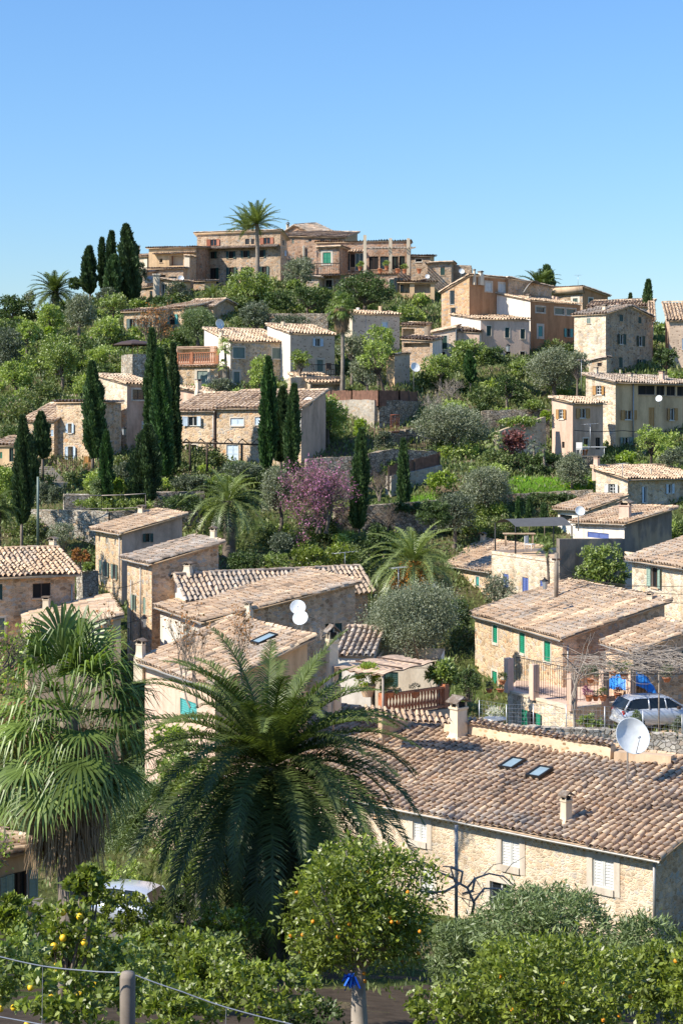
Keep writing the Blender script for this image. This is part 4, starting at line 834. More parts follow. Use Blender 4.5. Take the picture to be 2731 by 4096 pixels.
def pipe(lab, f, k, x, y0, y1, r=.045):
    h = [q for q in HS if q[0]['label'].startswith(lab)][0]; a, _, n_ = fpt(h, f, k, x, y0, .1); b_, _, _ = fpt(h, f, k, x, y1, .1); b_[0], b_[1] = a[0], a[1]
    mb = MB(); mb.tube([a - n_ * .0, (a + b_) / 2, b_], r, 6); mb.build('drainpipe', M['zinc'], h[0])
pipe('large tan house', 'R', 6, 1264, 205, 620, .07); pipe('white house with three', 'R', 3, 343, 590, 760, .07); pipe('tall orange stone', 'L', 7, 750, 230, 560); pipe('stone house with narrow', 'L', 7, 822, 500, 880); pipe('stone house with narrow', 'L', 7, 882, 420, 870)
pipe('white stone house with three', 'L', 9, 422, 445, 620); pipe('white stone house with three', 'L', 9, 755, 495, 620); pipe('stone house with open pale', 'L', 4, 1338, 400, 720, .06); pipe('brown stone house at the left', 'R', 7, 452, 530, 760); pipe('stone house with three closed green', 'R', 9, 866, 960, 1200); pipe('spotted plaster house', 'R', 2, 735, 930, 1080, .06)
pipe('pinkish stone house', 'R', 2, 1194, 800, 1050, .07); pipe('long stone house nearest', 'L', 14, 1440, 330, 620, .05)
# ---------------------------------------------------------------- vegetation
def unit(v): return v / (np.linalg.norm(v, axis=-1, keepdims=True) + 1e-9)
def leaves(P, size, aspect, rg, out=None, bias=.5, fold=0):
    """diamond leaves at points P; out = preferred direction"""
    n = len(P); d = unit(rg.normal(size=(n, 3)))
    if out is not None: d = unit(d * (1 - bias) + out * bias)
    w = unit(np.cross(d, unit(rg.normal(size=(n, 3))))); s = size * rg.uniform(.65, 1.35, (n, 1))
    V = np.stack([P, P + d * s * .5 + w * s * aspect * .5, P + d * s, P + d * s * .5 - w * s * aspect * .5], 1).reshape(-1, 3)
    return V, np.arange(4 * n).reshape(-1, 4)
def blob_points(rg, n, cen, rad, nl=5, lump=.28, shell=.62, squash=-.8):
    """clump centres in an uneven lobed ellipsoid"""
    d = unit(rg.normal(size=(n, 3))); d[:, 2] = np.where(d[:, 2] < squash, -d[:, 2] * .6, d[:, 2]); d = unit(d)
    lobes = unit(rg.normal(size=(nl + 4, 3))); amp = rg.uniform(.5, 1, nl + 4)
    f = np.max(np.clip(d @ lobes.T, 0, 1) ** 4 * amp, axis=1)
    r = (1.03 - lump * .75) + lump * 1.2 * (f - .25)
    q = shell + (1 - shell) * rg.uniform(0, 1, n) ** .7
    q = np.where(rg.uniform(0, 1, n) < .22, rg.uniform(.1, shell, n), q)
    return cen + d * (r * q)[:, None] * rad, d, f
def crown_mesh(rg, cen, rad, nc, per, cr, size, aspect, lump=.28, bias=.35, shell=.62):
    cen = np.array(cen); rad = np.array(rad); C, d, f = blob_points(rg, nc, cen, rad, 6, lump, shell)
    crs = cr * rg.uniform(.6, 1.3, nc)
    P = np.repeat(C, per, 0) + unit(rg.normal(size=(nc * per, 3))) * (rg.uniform(0, 1, (nc * per, 1)) ** .5) * np.repeat(crs, per)[:, None] * np.array([1, 1, .75])
    out = unit(P - cen + np.array([0, 0, rad[2] * .35]))
    V, Q = leaves(P, size, aspect, rg, out, bias)
    cl = rg.uniform(-.22, .22, nc); r = np.clip(np.repeat(.45 + cl, per) + rg.normal(0, .17, nc * per), 0, 1)
    return V, Q, r, C
def trunk(mb, base, top, r0, r1, rr, bend=.15, n=7):
    base = np.array(base, float); top = np.array(top, float); L = np.linalg.norm(top - base); o = rr.normal(size=3) * bend * L * .3; o[2] = 0; pts = []; rads = []
    for i in range(6):
        t = i / 5; pts.append(base * (1 - t) + top * t + o * sin(pi * t)); rads.append(r0 * (1 - t) + r1 * t + (r0 * .35 if i == 0 else 0))
    mb.tube(pts, rads, n); return pts[-1]
def tree(label, k, x0, y0, x1, y1, Y, kind='green', leaf=None, name='tree', cat='tree', dens=1., tr=True, group=None, bark='bark', deep=1., lump=.3, lean=0, stems=1, asp=None, lsz=None, gap=1.):
    (u0, v0), (u1, v1) = c(k, x0, y0), c(k, x1, y1)
    cu, cv = (u0 + u1) / 2, (v0 + v1) / 2; C = pt(cu, cv, Y); rx = (u1 - u0) / 2 / F * Y; rz = (v1 - v0) / 2 / F * Y
    seed = int(u0 * 7 + v0 * 13 + Y) & 0xffff; rg = np.random.default_rng(seed)
    gx, gy = C[0] + lean, C[1]; gz_ = gh(gx, gy); ry = max(.5 * (rx + rz) * .8, rx * .85) * deep
    base = (gx, gy, gz_ - .3)
    root = thing(name, (gx, gy, gz_), label, cat, group)
    ls = lsz or max(.085, min(.30, Y * .0015))
    if asp is None: asp = {'olive': .3, 'olived': .32, 'oleander': .22}.get(kind, .5)
    nleaf = int(min(90000, max(1200, 4.6 * pi * rx * rz * max(1, ry / rx) ** .5 / (ls * ls * asp * .5) * dens)))
    per = 30; nc = max(26, nleaf // per); cr = .24 * (rx * rz * ry) ** (1 / 3) * gap
    V, Q, r, CC = crown_mesh(rg, C, (rx * .97, ry, rz * .97), nc, per, cr, ls, asp, lump)
    npmesh('crown', V, Q, LF[kind], root, r)
    if tr:
        mb = MB(); top = C + np.array((0, 0, -rz * .25)); r0 = max(.07, .055 * (rx + rz))
        for s_ in range(stems):
            o = rg.normal(size=3) * (r0 * 2.2 if stems > 1 else 0); o[2] = 0
            tp = trunk(mb, np.array(base) + o, top + o * 3, r0 / sqrt(stems), r0 * .5, rg)
        idx = rg.choice(len(CC), min(16, len(CC)), replace=False)
        for i in idx:
            q = np.array(base) * .3 + top * .7; e = CC[i]; m_ = (q + e) / 2 + rg.normal(size=3) * rx * .08
            mb.tube([q, m_, q + (e - q) * .98], [r0 * .38, r0 * .25, r0 * .06], 5, cap=False)
        mb.build('trunk', M[bark], root)
    return root
def cypress(label, k, xc, y0, y1, wd, Y, kind='cyp', group='cypresses on the slope', fat=.38, bare=0.):
    (u, v0), (_, v1) = c(k, xc, y0), c(k, xc, y1); top = pt(u, v0, Y); bot = pt(u, v1, Y); h = top[2] - bot[2]; rad = wd / 2 / CR[k][2] / F * Y
    rg = np.random.default_rng(int(u * 3 + v0) & 0xffff); gz_ = min(gh(top[0], Y), bot[2]); root = thing('cypress', (top[0], Y, gz_), label, 'tree', group)
    px = F * .25 / Y; n = int(min(26000, max(2500, 2 * rad * h * px * px * 9)))
    t = rg.uniform(0, 1, n) ** .9
    prof = lambda t: np.interp(t, [0, .06, .2, fat, .7, .88, 1], [.45, .72, .92, 1, .74, .38, .03])
    lump = 1 + .20 * np.sin(t * 23 + rg.uniform(0, 6)) * np.sin(t * 9 + 1)
    a = rg.uniform(0, 2 * pi, n); strand = .86 + .2 * np.sin(a * 5 + t * 7 + u) + .1 * np.sin(a * 3 - t * 17)
    q = np.where(rg.uniform(0, 1, n) < .8, rg.uniform(.78, 1.08, n), rg.uniform(.2, .8, n)); q = np.where(rg.uniform(0, 1, n) < .06, rg.uniform(1.0, 1.25, n), q); rr = rad * prof(t) * lump * strand * q
    bend = rad * .25 * np.sin(t * 2.5 + u)
    P = np.stack([top[0] + rr * np.cos(a) + bend, Y + rr * np.sin(a), bot[2] + t * h * .985], 1)
    out = unit(np.stack([np.cos(a) * .55, np.sin(a) * .55, np.full(n, 1.25)], 1)); ls = max(.16, .34 * (Y / 130)) * min(1, rad / .8 + .35)
    V, Q = leaves(P, ls, .38, rg, out, .75)
    r = np.clip(.45 + .22 * np.sin(a * 5 + t * 7 + u) + rg.normal(0, .16, n), 0, 1)
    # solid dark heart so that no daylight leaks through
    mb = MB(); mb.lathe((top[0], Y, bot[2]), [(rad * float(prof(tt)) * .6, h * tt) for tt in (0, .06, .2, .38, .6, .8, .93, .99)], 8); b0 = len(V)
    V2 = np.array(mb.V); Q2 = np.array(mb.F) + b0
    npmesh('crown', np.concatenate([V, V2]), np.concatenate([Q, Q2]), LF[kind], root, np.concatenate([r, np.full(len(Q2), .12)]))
    mb = MB(); mb.tube([(top[0], Y, gz_ - .3), (top[0], Y, bot[2] + h * .15)], [rad * .22, rad * .16], 6); mb.build('trunk', M['bark'], root)
    return root
def frond(rg, P0, az, el, L, droop, nl, ll, lw, vs, w=.5, segs=9, spread=1.0, twist=0):
    """one feather frond: list of quads"""
    t = np.linspace(0, 1, segs + 1); e = el - droop * t ** 1.35; az_ = az + twist * t
    dx = np.cos(e) * np.cos(az_); dy = np.cos(e) * np.sin(az_); dz = np.sin(e); D = np.stack([dx, dy, dz], 1)
    Pn = P0 + np.concatenate([[np.zeros(3)], np.cumsum((D[:-1] + D[1:]) / 2 * L / segs, 0)])
    side = np.array((-sin(az), cos(az), 0)); U = unit(np.cross(D, side)); U = np.where(U[:, 2:] < 0, -U, U)
    VV = []; rw = lw * .9
    # rachis strip
    for s_ in (-1, 1):
        pass
    wd = np.interp(t, [0, 1], [rw * 1.6, rw * .3])[:, None]
    A = Pn - side * wd; B = Pn + side * wd; VV.append(np.stack([A[:-1], B[:-1], B[1:], A[1:]], 1).reshape(-1, 3))
    tt = np.linspace(.10, .985, nl); tt = np.clip(tt + rg.normal(0, .004, nl), 0.05, .995)
    px = np.stack([np.interp(tt, t, Pn[:, i]) for i in range(3)], 1); dd = unit(np.stack([np.interp(tt, t, D[:, i]) for i in range(3)], 1)); uu = unit(np.stack([np.interp(tt, t, U[:, i]) for i in range(3)], 1))
    ln = ll * np.interp(tt, [0, .15, .45, .75, 1], [.35, .85, 1, .8, .28])
    for s_ in (-1, 1):
        f = np.interp(tt, [0, .5, 1], [.35, .62, 1.5])[:, None]
        dirn = unit(side * s_ * spread + dd * f + uu * (w + rg.normal(0, .10, (nl, 1))))
        l2 = (ln * rg.uniform(.85, 1.1, nl))[:, None]; mid = px + dirn * l2 * .55
        tip = px + dirn * l2 - np.array((0, 0, 1.)) * l2 * rg.uniform(.08, .30, (nl, 1))
        wv = dd * lw * .5
        VV.append(np.stack([px - wv, px + wv, mid + wv * .9, mid - wv * .9], 1).reshape(-1, 3))
        VV.append(np.stack([mid - wv * .9, mid + wv * .9, tip + wv * .12, tip - wv * .12], 1).reshape(-1, 3))
    vs.append(np.concatenate(VV)); return Pn
def feather_palm(label, k, xc, yc, wpx, Y, nf=60, kind='palm', trunk_r=.22, elmin=-50, fruit=False, group=None, nl=46, ll=None, dead=0, lw=None, seed=0, tall=False, droop=1.0):
    u, v = c(k, xc, yc); C = pt(u, v, Y); L = wpx / 2 / CR[k][2] / F * Y * 1.5; rg = np.random.default_rng(int(u + v) + seed)
    gz_ = gh(C[0], Y); root = thing('palm_tree', (C[0], Y, gz_), label, 'palm tree', group); ll = ll or L * .15; lw = lw or max(.02, Y * .0004)
    vs = []; rr = []
    for i in range(nf):
        q = (i + .5) / nf; el = radians(82 - (82 - elmin) * q ** .85); az = i * 2.39996 + rg.normal(0, .15)
        LL = L * rg.uniform(.85, 1.08) * (0.78 + .25 * min(1, q * 2.2)); st = C + np.array((cos(az), sin(az), 0)) * trunk_r * .5 + np.array((0, 0, trunk_r * (.6 - 1.0 * q)))
        n0 = len(vs); frond(rg, st, az, el, LL, droop * (1.0 + .55 * max(0, cos(el))) * rg.uniform(.8, 1.15), nl, ll, lw, vs, w=.42 - .2 * q, twist=rg.normal(0, .12)); m_ = len(vs[-1]) // 4
        rr.append(np.clip(rg.uniform(.25, .75) - .25 * (q > .75) + rg.normal(0, .12, m_) + (.18 if q < .2 else 0), 0, 1))
    V = np.concatenate(vs); npmesh('fronds', V, np.arange(len(V)).reshape(-1, 4), LF[kind], root, np.concatenate(rr))
    # trunk with leaf-base texture
    mb = MB(); H_ = C[2] - gz_ + .3; ns = max(6, int(H_ / .25)); pts = []; rad = []
    for i in range(ns + 1): t = i / ns; pts.append((C[0] + .12 * sin(t * 3), Y, gz_ - .3 + H_ * t)); rad.append(trunk_r * (1.15 - .25 * t if not tall else 1.2 - .4 * t) * (1 + (.07 if i % 2 else -.05)))
    rad[-1] = trunk_r * .9
    mb.tube(pts, rad, 12)
    if not tall:   # stubs of cut fronds under the crown
        for i in range(90):
            a = i * 2.39996; h = i / 90 * min(H_, 2.2); z = C[2] - .1 - h; d = np.array((cos(a), sin(a), 0)); p_ = np.array((C[0] + .1, Y, z)) + d * trunk_r * .85
            e = np.array((-sin(a), cos(a), 0)) * trunk_r * .28; mb.add([p_ - e, p_ + e, p_ + d * trunk_r * .35 + e * .6 + np.array((0, 0, trunk_r * .7)), p_ + d * trunk_r * .35 - e * .6 + np.array((0, 0, trunk_r * .7)), p_ - np.array((0, 0, trunk_r * .5))], [(0, 1, 2, 3), (1, 0, 4)])
    mb.build('trunk', M['bark'] if not tall else M['wood'], root)
    if fruit:
        n = 14000 if Y < 110 else 3000; a = rg.uniform(0, 2 * pi, n); cl = rg.integers(0, 11, n); ca = cl * 2.4; rr_ = rg.uniform(.0, .55, n) ** .8
        hh_ = rg.uniform(0, 1, n) ** .8; P = C + np.stack([np.cos(ca) * (.35 + .75 * hh_) + rg.normal(0, .17, n), np.sin(ca) * (.35 + .75 * hh_) + rg.normal(0, .17, n), .1 - 1.5 * hh_], 1)
        V, Q = leaves(P, .13, .6, rg); npmesh('fruit_clusters', V, Q, LF['date'], root, rg.uniform(0, 1, n))
    return root
def fan_palm(label, k, xc, yc, wpx, Y, nf=34, trunk_r=.2, skirt=True, group=None, kind='fan', nseg=34, fl=None, seed=0, drp=1.0, name='fan_palm', gzo=None):
    u, v = c(k, xc, yc); C = pt(u, v, Y); Rr = wpx / 2 / CR[k][2] / F * Y; rg = np.random.default_rng(int(u + v) + seed); gz_ = gh(C[0], Y)
    root = thing(name, (C[0], Y, gz_), label, 'palm tree', group); fl = fl or Rr * .52; pl = Rr * .68; vs = []; rr = []
    def fan(st, az, el, pl, fl, drp_, dead=False):
        D = np.array((cos(el) * cos(az), cos(el) * sin(az), sin(el))); sag = np.array((0, 0, -.18 * pl * max(0, cos(el)))); hub = st + D * pl + sag
        S = np.array((-sin(az), cos(az), 0)); U = np.cross(D, S); U = U if U[2] > 0 else -U
        w_ = .018 * (1 if not dead else .7) * Rr / 2; vs.append(np.array([st - S * w_ * 1.5, st + S * w_ * 1.5, hub + S * w_, hub - S * w_])); rr.append(.75 if not dead else .4)
        D2 = unit(D - np.array((0, 0, .35 + .3 * max(0, cos(el))))); U2 = np.cross(S, D2); U2 = U2 if U2[2] > 0 else -U2
        base_r = rg.uniform(.3, .7)
        for i in range(nseg):
            b = (i / (nseg - 1) - .5) * radians(230); d = D2 * cos(b) + S * sin(b) + U2 * (.16 * (i % 2) + .12 * cos(b * 2)); d = d / np.linalg.norm(d)
            l_ = fl * (1 - .22 * abs(b) / 2) * rg.uniform(.9, 1.08); wd = np.cross(d, U2); wd /= np.linalg.norm(wd) + 1e-9; w2 = l_ * .5 * radians(230) / nseg * .62
            m1 = hub + d * l_ * .5; g1 = rg.uniform(.5, 1.1) * drp_; m2 = m1 + unit(d - np.array((0, 0, .55 * g1))) * l_ * .28; tip = m2 + unit(d * .6 - np.array((0, 0, 1.5 * g1))) * l_ * .38
            vs.append(np.array([hub - wd * .01, hub + wd * .01, m1 + wd * w2, m1 - wd * w2])); vs.append(np.array([m1 - wd * w2, m1 + wd * w2, m2 + wd * w2 * .55, m2 - wd * w2 * .55])); vs.append(np.array([m2 - wd * w2 * .55, m2 + wd * w2 * .55, tip + wd * .002, tip - wd * .002]))
            q = float(np.clip(base_r + rg.normal(0, .13), 0, 1)); rr.extend([q, q, min(1, q + .15)])
    for i in range(nf):
        q = (i + .5) / nf; el = radians(80 - 112 * q); az = i * 2.39996 + rg.normal(0, .2); fan(C + np.array((0, 0, -q * Rr * .35)), az, el, pl * rg.uniform(.75, 1.15), fl * rg.uniform(.85, 1.1), drp)
    V = np.concatenate(vs); npmesh('fan_leaves', V, np.arange(len(V)).reshape(-1, 4), LF[kind], root, np.array(rr))
    if skirt:
        vs.clear(); rr.clear(); n = 5200
        for i in range(n):
            a = rg.uniform(0, 2 * pi); h = rg.uniform(.2, 1.4) * Rr; r_ = trunk_r + rg.uniform(.03, .5) * Rr * (.35 + .65 * (1 - h / Rr / 2)); p_ = C + np.array((cos(a) * r_, sin(a) * r_, -h)); l_ = rg.uniform(.3, .7); e = np.array((-sin(a), cos(a), 0)) * .018
            d = np.array((cos(a) * .12 + rg.normal(0, .08), sin(a) * .12 + rg.normal(0, .08), -1)) * l_; vs.append(np.array([p_ - e, p_ + e, p_ + d + e * .3, p_ + d - e * .3])); rr.append(rg.uniform(0, 1))
        V = np.concatenate(vs); npmesh('dead_leaf_skirt', V, np.arange(len(V)).reshape(-1, 4), LF['dead'], root, np.array(rr))
    mb = MB(); H_ = C[2] - gz_ + .3; n = 14; mb.tube([(C[0] + .1 * sin(i / n * 3), Y, gz_ - .3 + H_ * i / n) for i in range(n + 1)], [trunk_r * (1.25 - .35 * i / n) * (1 + .05 * (-1) ** i) for i in range(n + 1)], 10); mb.build('trunk', M['wood'], root)
    return root
def branches(mb, rg, base, d, L, r, depth, nb=3, spread=.6, tips=None, up=.15, kids=None, n0=5):
    p_ = np.array(base, float); pts = [p_]; dd = np.array(d, float)
    for i in range(4): dd = unit(dd + rg.normal(size=3) * .14 + np.array((0, 0, up * .3))); p_ = p_ + dd * L / 4; pts.append(p_)
    mb.tube(pts, [r, r * .9, r * .8, r * .7, r * .6], n0 if depth > 1 else 3, cap=False)
    if depth <= 0:
        if tips is not None: tips.append((pts[-1], dd, pts[2]))
        return
    for i in range(nb):
        t = rg.uniform(.35, 1) if i else 1; q = pts[min(4, int(t * 4))]; nd = unit(dd + unit(rg.normal(size=3)) * spread + np.array((0, 0, up)))
        branches(mb, rg, q, nd, L * rg.uniform(.62, .85), r * .58, depth - 1, nb, spread, tips, up, n0=n0)
def bare_tree(label, k, xb, yb, hpx, wpx, Y, depth=5, nb=3, bark='barkp', kind=None, leafn=0, lsz=.08, name='bare_tree', spread=.62, up=.18, r0=None, zbase=None, stems=1, group=None, cat='tree', blob=0, lean=(0, 0, 0)):
    u, v = c(k, xb, yb); B = pt(u, v, Y); hh = hpx / CR[k][2] / F * Y; rg = np.random.default_rng(int(u + v * 3) & 0xffff); g0 = B[2] if zbase is None else zbase
    root = thing(name, (B[0], Y, g0), label, cat, group); mb = MB(); tips = []; r0 = r0 or hh * .022
    for s_ in range(stems):
        d = unit(np.array((rg.normal() * .25 * (stems > 1) + lean[0], rg.normal() * .25 * (stems > 1) + lean[1], 1.0 + lean[2]))); branches(mb, rg, (B[0] + rg.normal() * .15 * (stems > 1), Y, g0 - .2), d, hh * .34, r0, depth, nb, spread, tips, up)
    mb.build('branches', M[bark], root)
    if kind and tips:
        T = np.array([t[0] for t in tips]); T2 = np.array([t[2] for t in tips]); n = leafn; i = rg.integers(0, len(T), n); f = rg.uniform(0, 1, (n, 1))
        P = T[i] * f + T2[i] * (1 - f) + rg.normal(size=(n, 3)) * (lsz * .6 if not blob else blob)
        V, Q = leaves(P, lsz, .7, rg); npmesh({'pink': 'blossom', 'rust': 'foliage', 'redl': 'leaves'}.get(kind, 'leaves'), V, Q, LF[kind], root, rg.uniform(0, 1, n))  # on seed_pod_tree these rust pieces are dry seed pods, not leaves
    return root
def cover(name, label, pts_fn, n, kinds, size, seed, asp=.35, up=.6, hgt=.25):
    """countless small growth, one object"""
    rg = np.random.default_rng(seed); P = pts_fn(rg, n); z = ground(P[:, 0], P[:, 1]); tuft = rg.uniform(0, hgt, len(P)) ** 1.0
    P3 = np.stack([P[:, 0], P[:, 1], z + tuft - .03], 1); out = np.zeros_like(P3); out[:, 2] = 1
    s = size * (P[:, 1:2] / 120) ** .7
    V, Q = leaves(P3, 1., asp, rg, out, up); V = (V.reshape(-1, 4, 3) - P3[:, None]) * s[:, None] + P3[:, None]
    r = np.clip(.5 + .3 * np.sin(P[:, 0] * .5) * np.cos(P[:, 1] * .4) + rg.normal(0, .2, len(P)), 0, 1)
    o = npmesh(name, V.reshape(-1, 3), Q, LF[kinds], None, r, origin=(0, 100, float(ground([0], [100])[0]))); setp(o, label, 'plants', kind='stuff'); return o

def undergrowth(name, label, n, seed, kind, y0, y1, rmin, rmax, skip=()):
    rg = np.random.default_rng(seed); VV = []; QQ = []; RR = []; b = 0; k_ = 0
    while k_ < n:
        y = y0 + (y1 - y0) * rg.uniform(0, 1) ** .8; x = rg.uniform(-.25, .25) * y; ok = True
        for (_, C0, dL, dR, L, R, *_r) in HS:
            a = (x - C0[0]) * dL[0] + (y - C0[1]) * dL[1]; bb = (x - C0[0]) * dR[0] + (y - C0[1]) * dR[1]
            if -2.2 < a < L + 1.2 and -2.6 < bb < R + 1: ok = False; break
        z = gh(x, y); u = CX + x / y * F; v = HZ - z / y * F
        for (u0, v0, u1, v1) in skip:
            if u0 < u < u1 and v0 < v < v1: ok = False
        k_ += 1
        if not ok: continue
        r_ = rg.uniform(rmin, rmax); ls = .0017 * y; nl = int(3.2 * pi * r_ * r_ / (ls * ls * .25))
        V, Q, r, _c = crown_mesh(rg, (x, y, z + r_ * .35), (r_, r_, r_ * rg.uniform(.5, .95)), max(8, nl // 22), 22, r_ * .35, ls, .5, .3, .4)
        VV.append(V); QQ.append(Q + b); RR.append(np.clip(r + rg.uniform(-.25, .25), 0, 1)); b += len(V)
    o = npmesh(name, np.concatenate(VV), np.concatenate(QQ), LF[kind], None, np.concatenate(RR), origin=(0, 120, gh(0, 120))); setp(o, label, 'plants', kind='stuff')
# ================================================================ planting, far to near
cover('ground_cover', 'low mixed grass and scrub covering the soil of the whole hillside', lambda rg, n: np.stack([(rg.uniform(-.26, .26, n)) * (yy := 36 + 193 * rg.uniform(0, 1, n) ** .75), yy], 1), 190000, 'scrub', .34, 1)
def patch(pts, n_):
    a = np.array([cpt(*p_)[:2] for p_ in pts])
    def f(rg, n):
        w = rg.dirichlet((1,) * len(a), n); return w @ a + rg.normal(size=(n, 2)) * .25
    return f
cover('grass', 'bright green sunlit lawn strip with yellow flowers on the right terrace', patch([(6, 520, 835, 124), (6, 520, 860, 120), (6, 1015, 815, 124), (6, 1015, 850, 119)], 0), 26000, 'grass', .22, 2, .2, .8, .12)
cover('grass', 'bright grass strip behind the pink blossom tree', patch([(5, 840, 1030, 114), (5, 1480, 985, 121), (5, 1480, 1020, 116), (5, 1000, 1050, 112)], 0), 22000, 'grass', .22, 3, .2, .8, .12)
cover('wildflowers', 'scattered yellow wildflowers in the lawn strip', patch([(6, 560, 840, 123), (6, 1010, 820, 123), (6, 1010, 845, 120)], 0), 1200, 'flow', .12, 4, .8, .3, .25)
SK = [(1300, 1900, 1800, 2060), (2030, 1860, 2400, 2000), (1680, 2180, 2060, 2460), (220, 1980, 860, 2260), (1330, 1560, 1760, 1860)]
undergrowth('undergrowth', 'olive green undergrowth filling the slopes between houses and walls', 420, 1, 'scrub', 92, 205, .6, 1.6, SK)
undergrowth('undergrowth', 'dark green undergrowth in the terraced gardens', 160, 2, 'dark', 96, 200, .7, 1.7, SK)
undergrowth('undergrowth', 'fresh green undergrowth scattered over the hillside', 360, 3, 'fresh', 96, 205, .5, 1.5, SK)
# ---- cypresses
G2 = 'cypresses at the left of the hilltop'
cypress('fattest and tallest dark cypress on the hilltop skyline', 1, 800, 165, 640, 125, 196, 'cyp', G2, .25)
cypress('thin pointed cypress just left of the fattest skyline cypress', 1, 697, 208, 560, 52, 199, 'cyp', G2)
cypress('slim column cypress with a blunt top on the skyline', 1, 645, 248, 560, 42, 200, 'cyp', G2)
cypress('leftmost skyline cypress, short with a needle tip', 1, 567, 305, 590, 82, 198, 'cyp', G2, .3)
cypress('shorter cypress squeezed between the skyline cypresses', 1, 716, 360, 600, 90, 194, 'cypl', G2, .3)
cypress('small cypress beside the far palms on the right skyline', 3, 742, 260, 400, 60, 205, 'cypl', G2, .3)
cypress('slim brownish cypress sticking up behind the gabled building', 3, 1357, 345, 540, 42, 185, 'cypl', G2)
cypress('tiny cypress tip on the right skyline', 3, 1245, 422, 480, 12, 208, 'cyp', G2)
G3 = 'cypresses around the stone houses in the middle'
cypress('tall cypress with bare stem in front of the square stone house', 4, 583, 80, 680, 120, 122, 'cypl', G3, .45)
cypress('leftmost of the three tall cypresses beside the stone house corner', 4, 945, -130, 600, 78, 126, 'cypl', G3)
cypress('middle one of the three tall cypresses, the widest', 4, 1018, 0, 790, 112, 120, 'cypg', G3, .3)
cypress('rightmost of the three tall cypresses, needle thin', 4, 1097, -40, 770, 66, 123, 'cyp', G3)
cypress('broad conical cypress bush with drooping branch tips', 4, 905, 480, 960, 190, 113, 'cyp', G3, .2)
cypress('short bright green cypress beside the balcony arches', 4, 675, 515, 945, 76, 112, 'cypg', G3, .35)
cypress('small lollipop cypress with a visible trunk at the far left', 4, 270, 400, 680, 92, 118, 'cyp', G3, .4)
cypress('low dark cypress under the lollipop cypress', 4, 200, 540, 860, 70, 117, 'cyp', G3, .3)
cypress('ragged grey-green cypress at the left edge of the garden wall', 4, 138, 420, 1090, 110, 106, 'cyp', G3, .4)
cypress('bright green column cypress in front of the pergola house end', 5, 420, 130, 820, 95, 122, 'cypg', G3, .4)
cypress('dark gappy cypress behind the bright green column cypress', 5, 508, 320, 780, 95, 125, 'cyp', G3, .35)
cypress('grey slender cypress right of the gappy cypress', 5, 585, 300, 850, 84, 119, 'cypl', G3, .3)
cypress('long slender cypress standing beside the pink blossom tree', 5, 1000, 580, 1200, 100, 111, 'cypl', G3, .3)
cypress('thin cypress rising from the lawn, with a straggly foot', 5, 1268, 640, 1130, 68, 116, 'cypl', G3, .35)
cypress('small fresh cypress among the bushes below the white house', 3, 275, 780, 960, 60, 150, 'cypg', G3, .4)
cypress('low cypress seedling leftmost of the row under the lawn wall', 6, 565, 900, 1040, 26, 114, 'cypg', G3)
cypress('low cypress seedling in the middle of the row under the lawn wall', 6, 632, 900, 1040, 32, 114, 'cypl', G3)
cypress('low cypress seedling rightmost of the row under the lawn wall', 6, 725, 940, 1060, 40, 114, 'cypl', G3)
# ---- left hill
T = tree
T('grey olive tree crown in the middle of the left slope', 1, 400, 560, 610, 850, 172, 'olive', name='olive_tree')
T('dark grey-green tree at the far left edge of the slope', 1, -60, 780, 160, 1090, 158, 'olived')
T('dull green tree on the left skyline', 1, -40, 590, 210, 780, 190, 'dark')
T('pale twiggy treetop left of the skyline palm', 1, 140, 570, 240, 690, 192, 'olive')
T('fresh green almond tree under the skyline palm', 1, 210, 650, 420, 850, 176, 'fresh')
T('yellow green almond tree at the left side', 1, 95, 735, 245, 960, 165, 'fresh')
T('large fresh green tree low on the left slope', 1, 240, 830, 500, 1100, 158, 'green')
T('fresh green tree right of the olive crown', 1, 610, 580, 820, 740, 180, 'green')
T('almond tree in young leaf with dark forked stems', 1, 560, 725, 780, 950, 168, 'fresh', stems=3)
T('light green bush mass above the dry stone wall', 1, 500, 900, 780, 1110, 158, 'fresh')
T('green tree beside the tall stemmed cypress on the left', 4, 240, -60, 520, 200, 150, 'green')
T('small green tree above the dry wall at the left', 4, -30, 60, 230, 270, 148, 'fresh')
T('dark bush at the foot of the skyline cypresses', 1, 600, 540, 740, 660, 188, 'olived', tr=False, name='bush', cat='bush')
T('dull bush left of the short skyline cypress', 1, 430, 480, 520, 570, 196, 'dark', tr=False, name='bush', cat='bush')
T('green climbing bush between the cypress and the loggia wing', 1, 850, 380, 925, 520, 200, 'olived', tr=False, name='bush', cat='bush')
T('yellow green shrub glowing low on the left slope', 1, 280, 790, 350, 870, 163, 'yellow', tr=False, name='bush', cat='bush')
T('wispy green tree in front of the cream garden house', 1, 1020, 500, 1200, 650, 196, 'olived', dens=.6)
T('round pale green tree partly covering the lit orange roof house', 1, 1100, 665, 1390, 900, 168, 'oleander', lsz=.24)
T('bright green tree in front of the hilltop house', 2, 290, 510, 660, 740, 192, 'green')
T('grey olive tree between the hilltop house and the green window house', 2, 665, 415, 880, 640, 190, 'olive', name='olive_tree')
T('small yellow green bush under the grey hilltop olive', 2, 700, 580, 800, 640, 186, 'green', tr=False, name='bush', cat='bush')
T('big dark evergreen below the beamed terrace', 2, 990, 530, 1390, 780, 184, 'dark', lump=.2)
T('dark hedge tree left of the big dark evergreen', 2, 670, 620, 1000, 780, 182, 'dark')
T('brownish shaded bush below the dark hedge tree', 2, 560, 650, 760, 790, 180, 'dark', tr=False, name='bush', cat='bush')
T('grey-green olive left of the fan palm on the upper terrace', 2, 400, 700, 610, 920, 170, 'olived', name='olive_tree')
T('low scrub on the shaded terrace above the spotted house', 2, 600, 800, 860, 880, 165, 'olived', tr=False, name='bush', cat='bush')
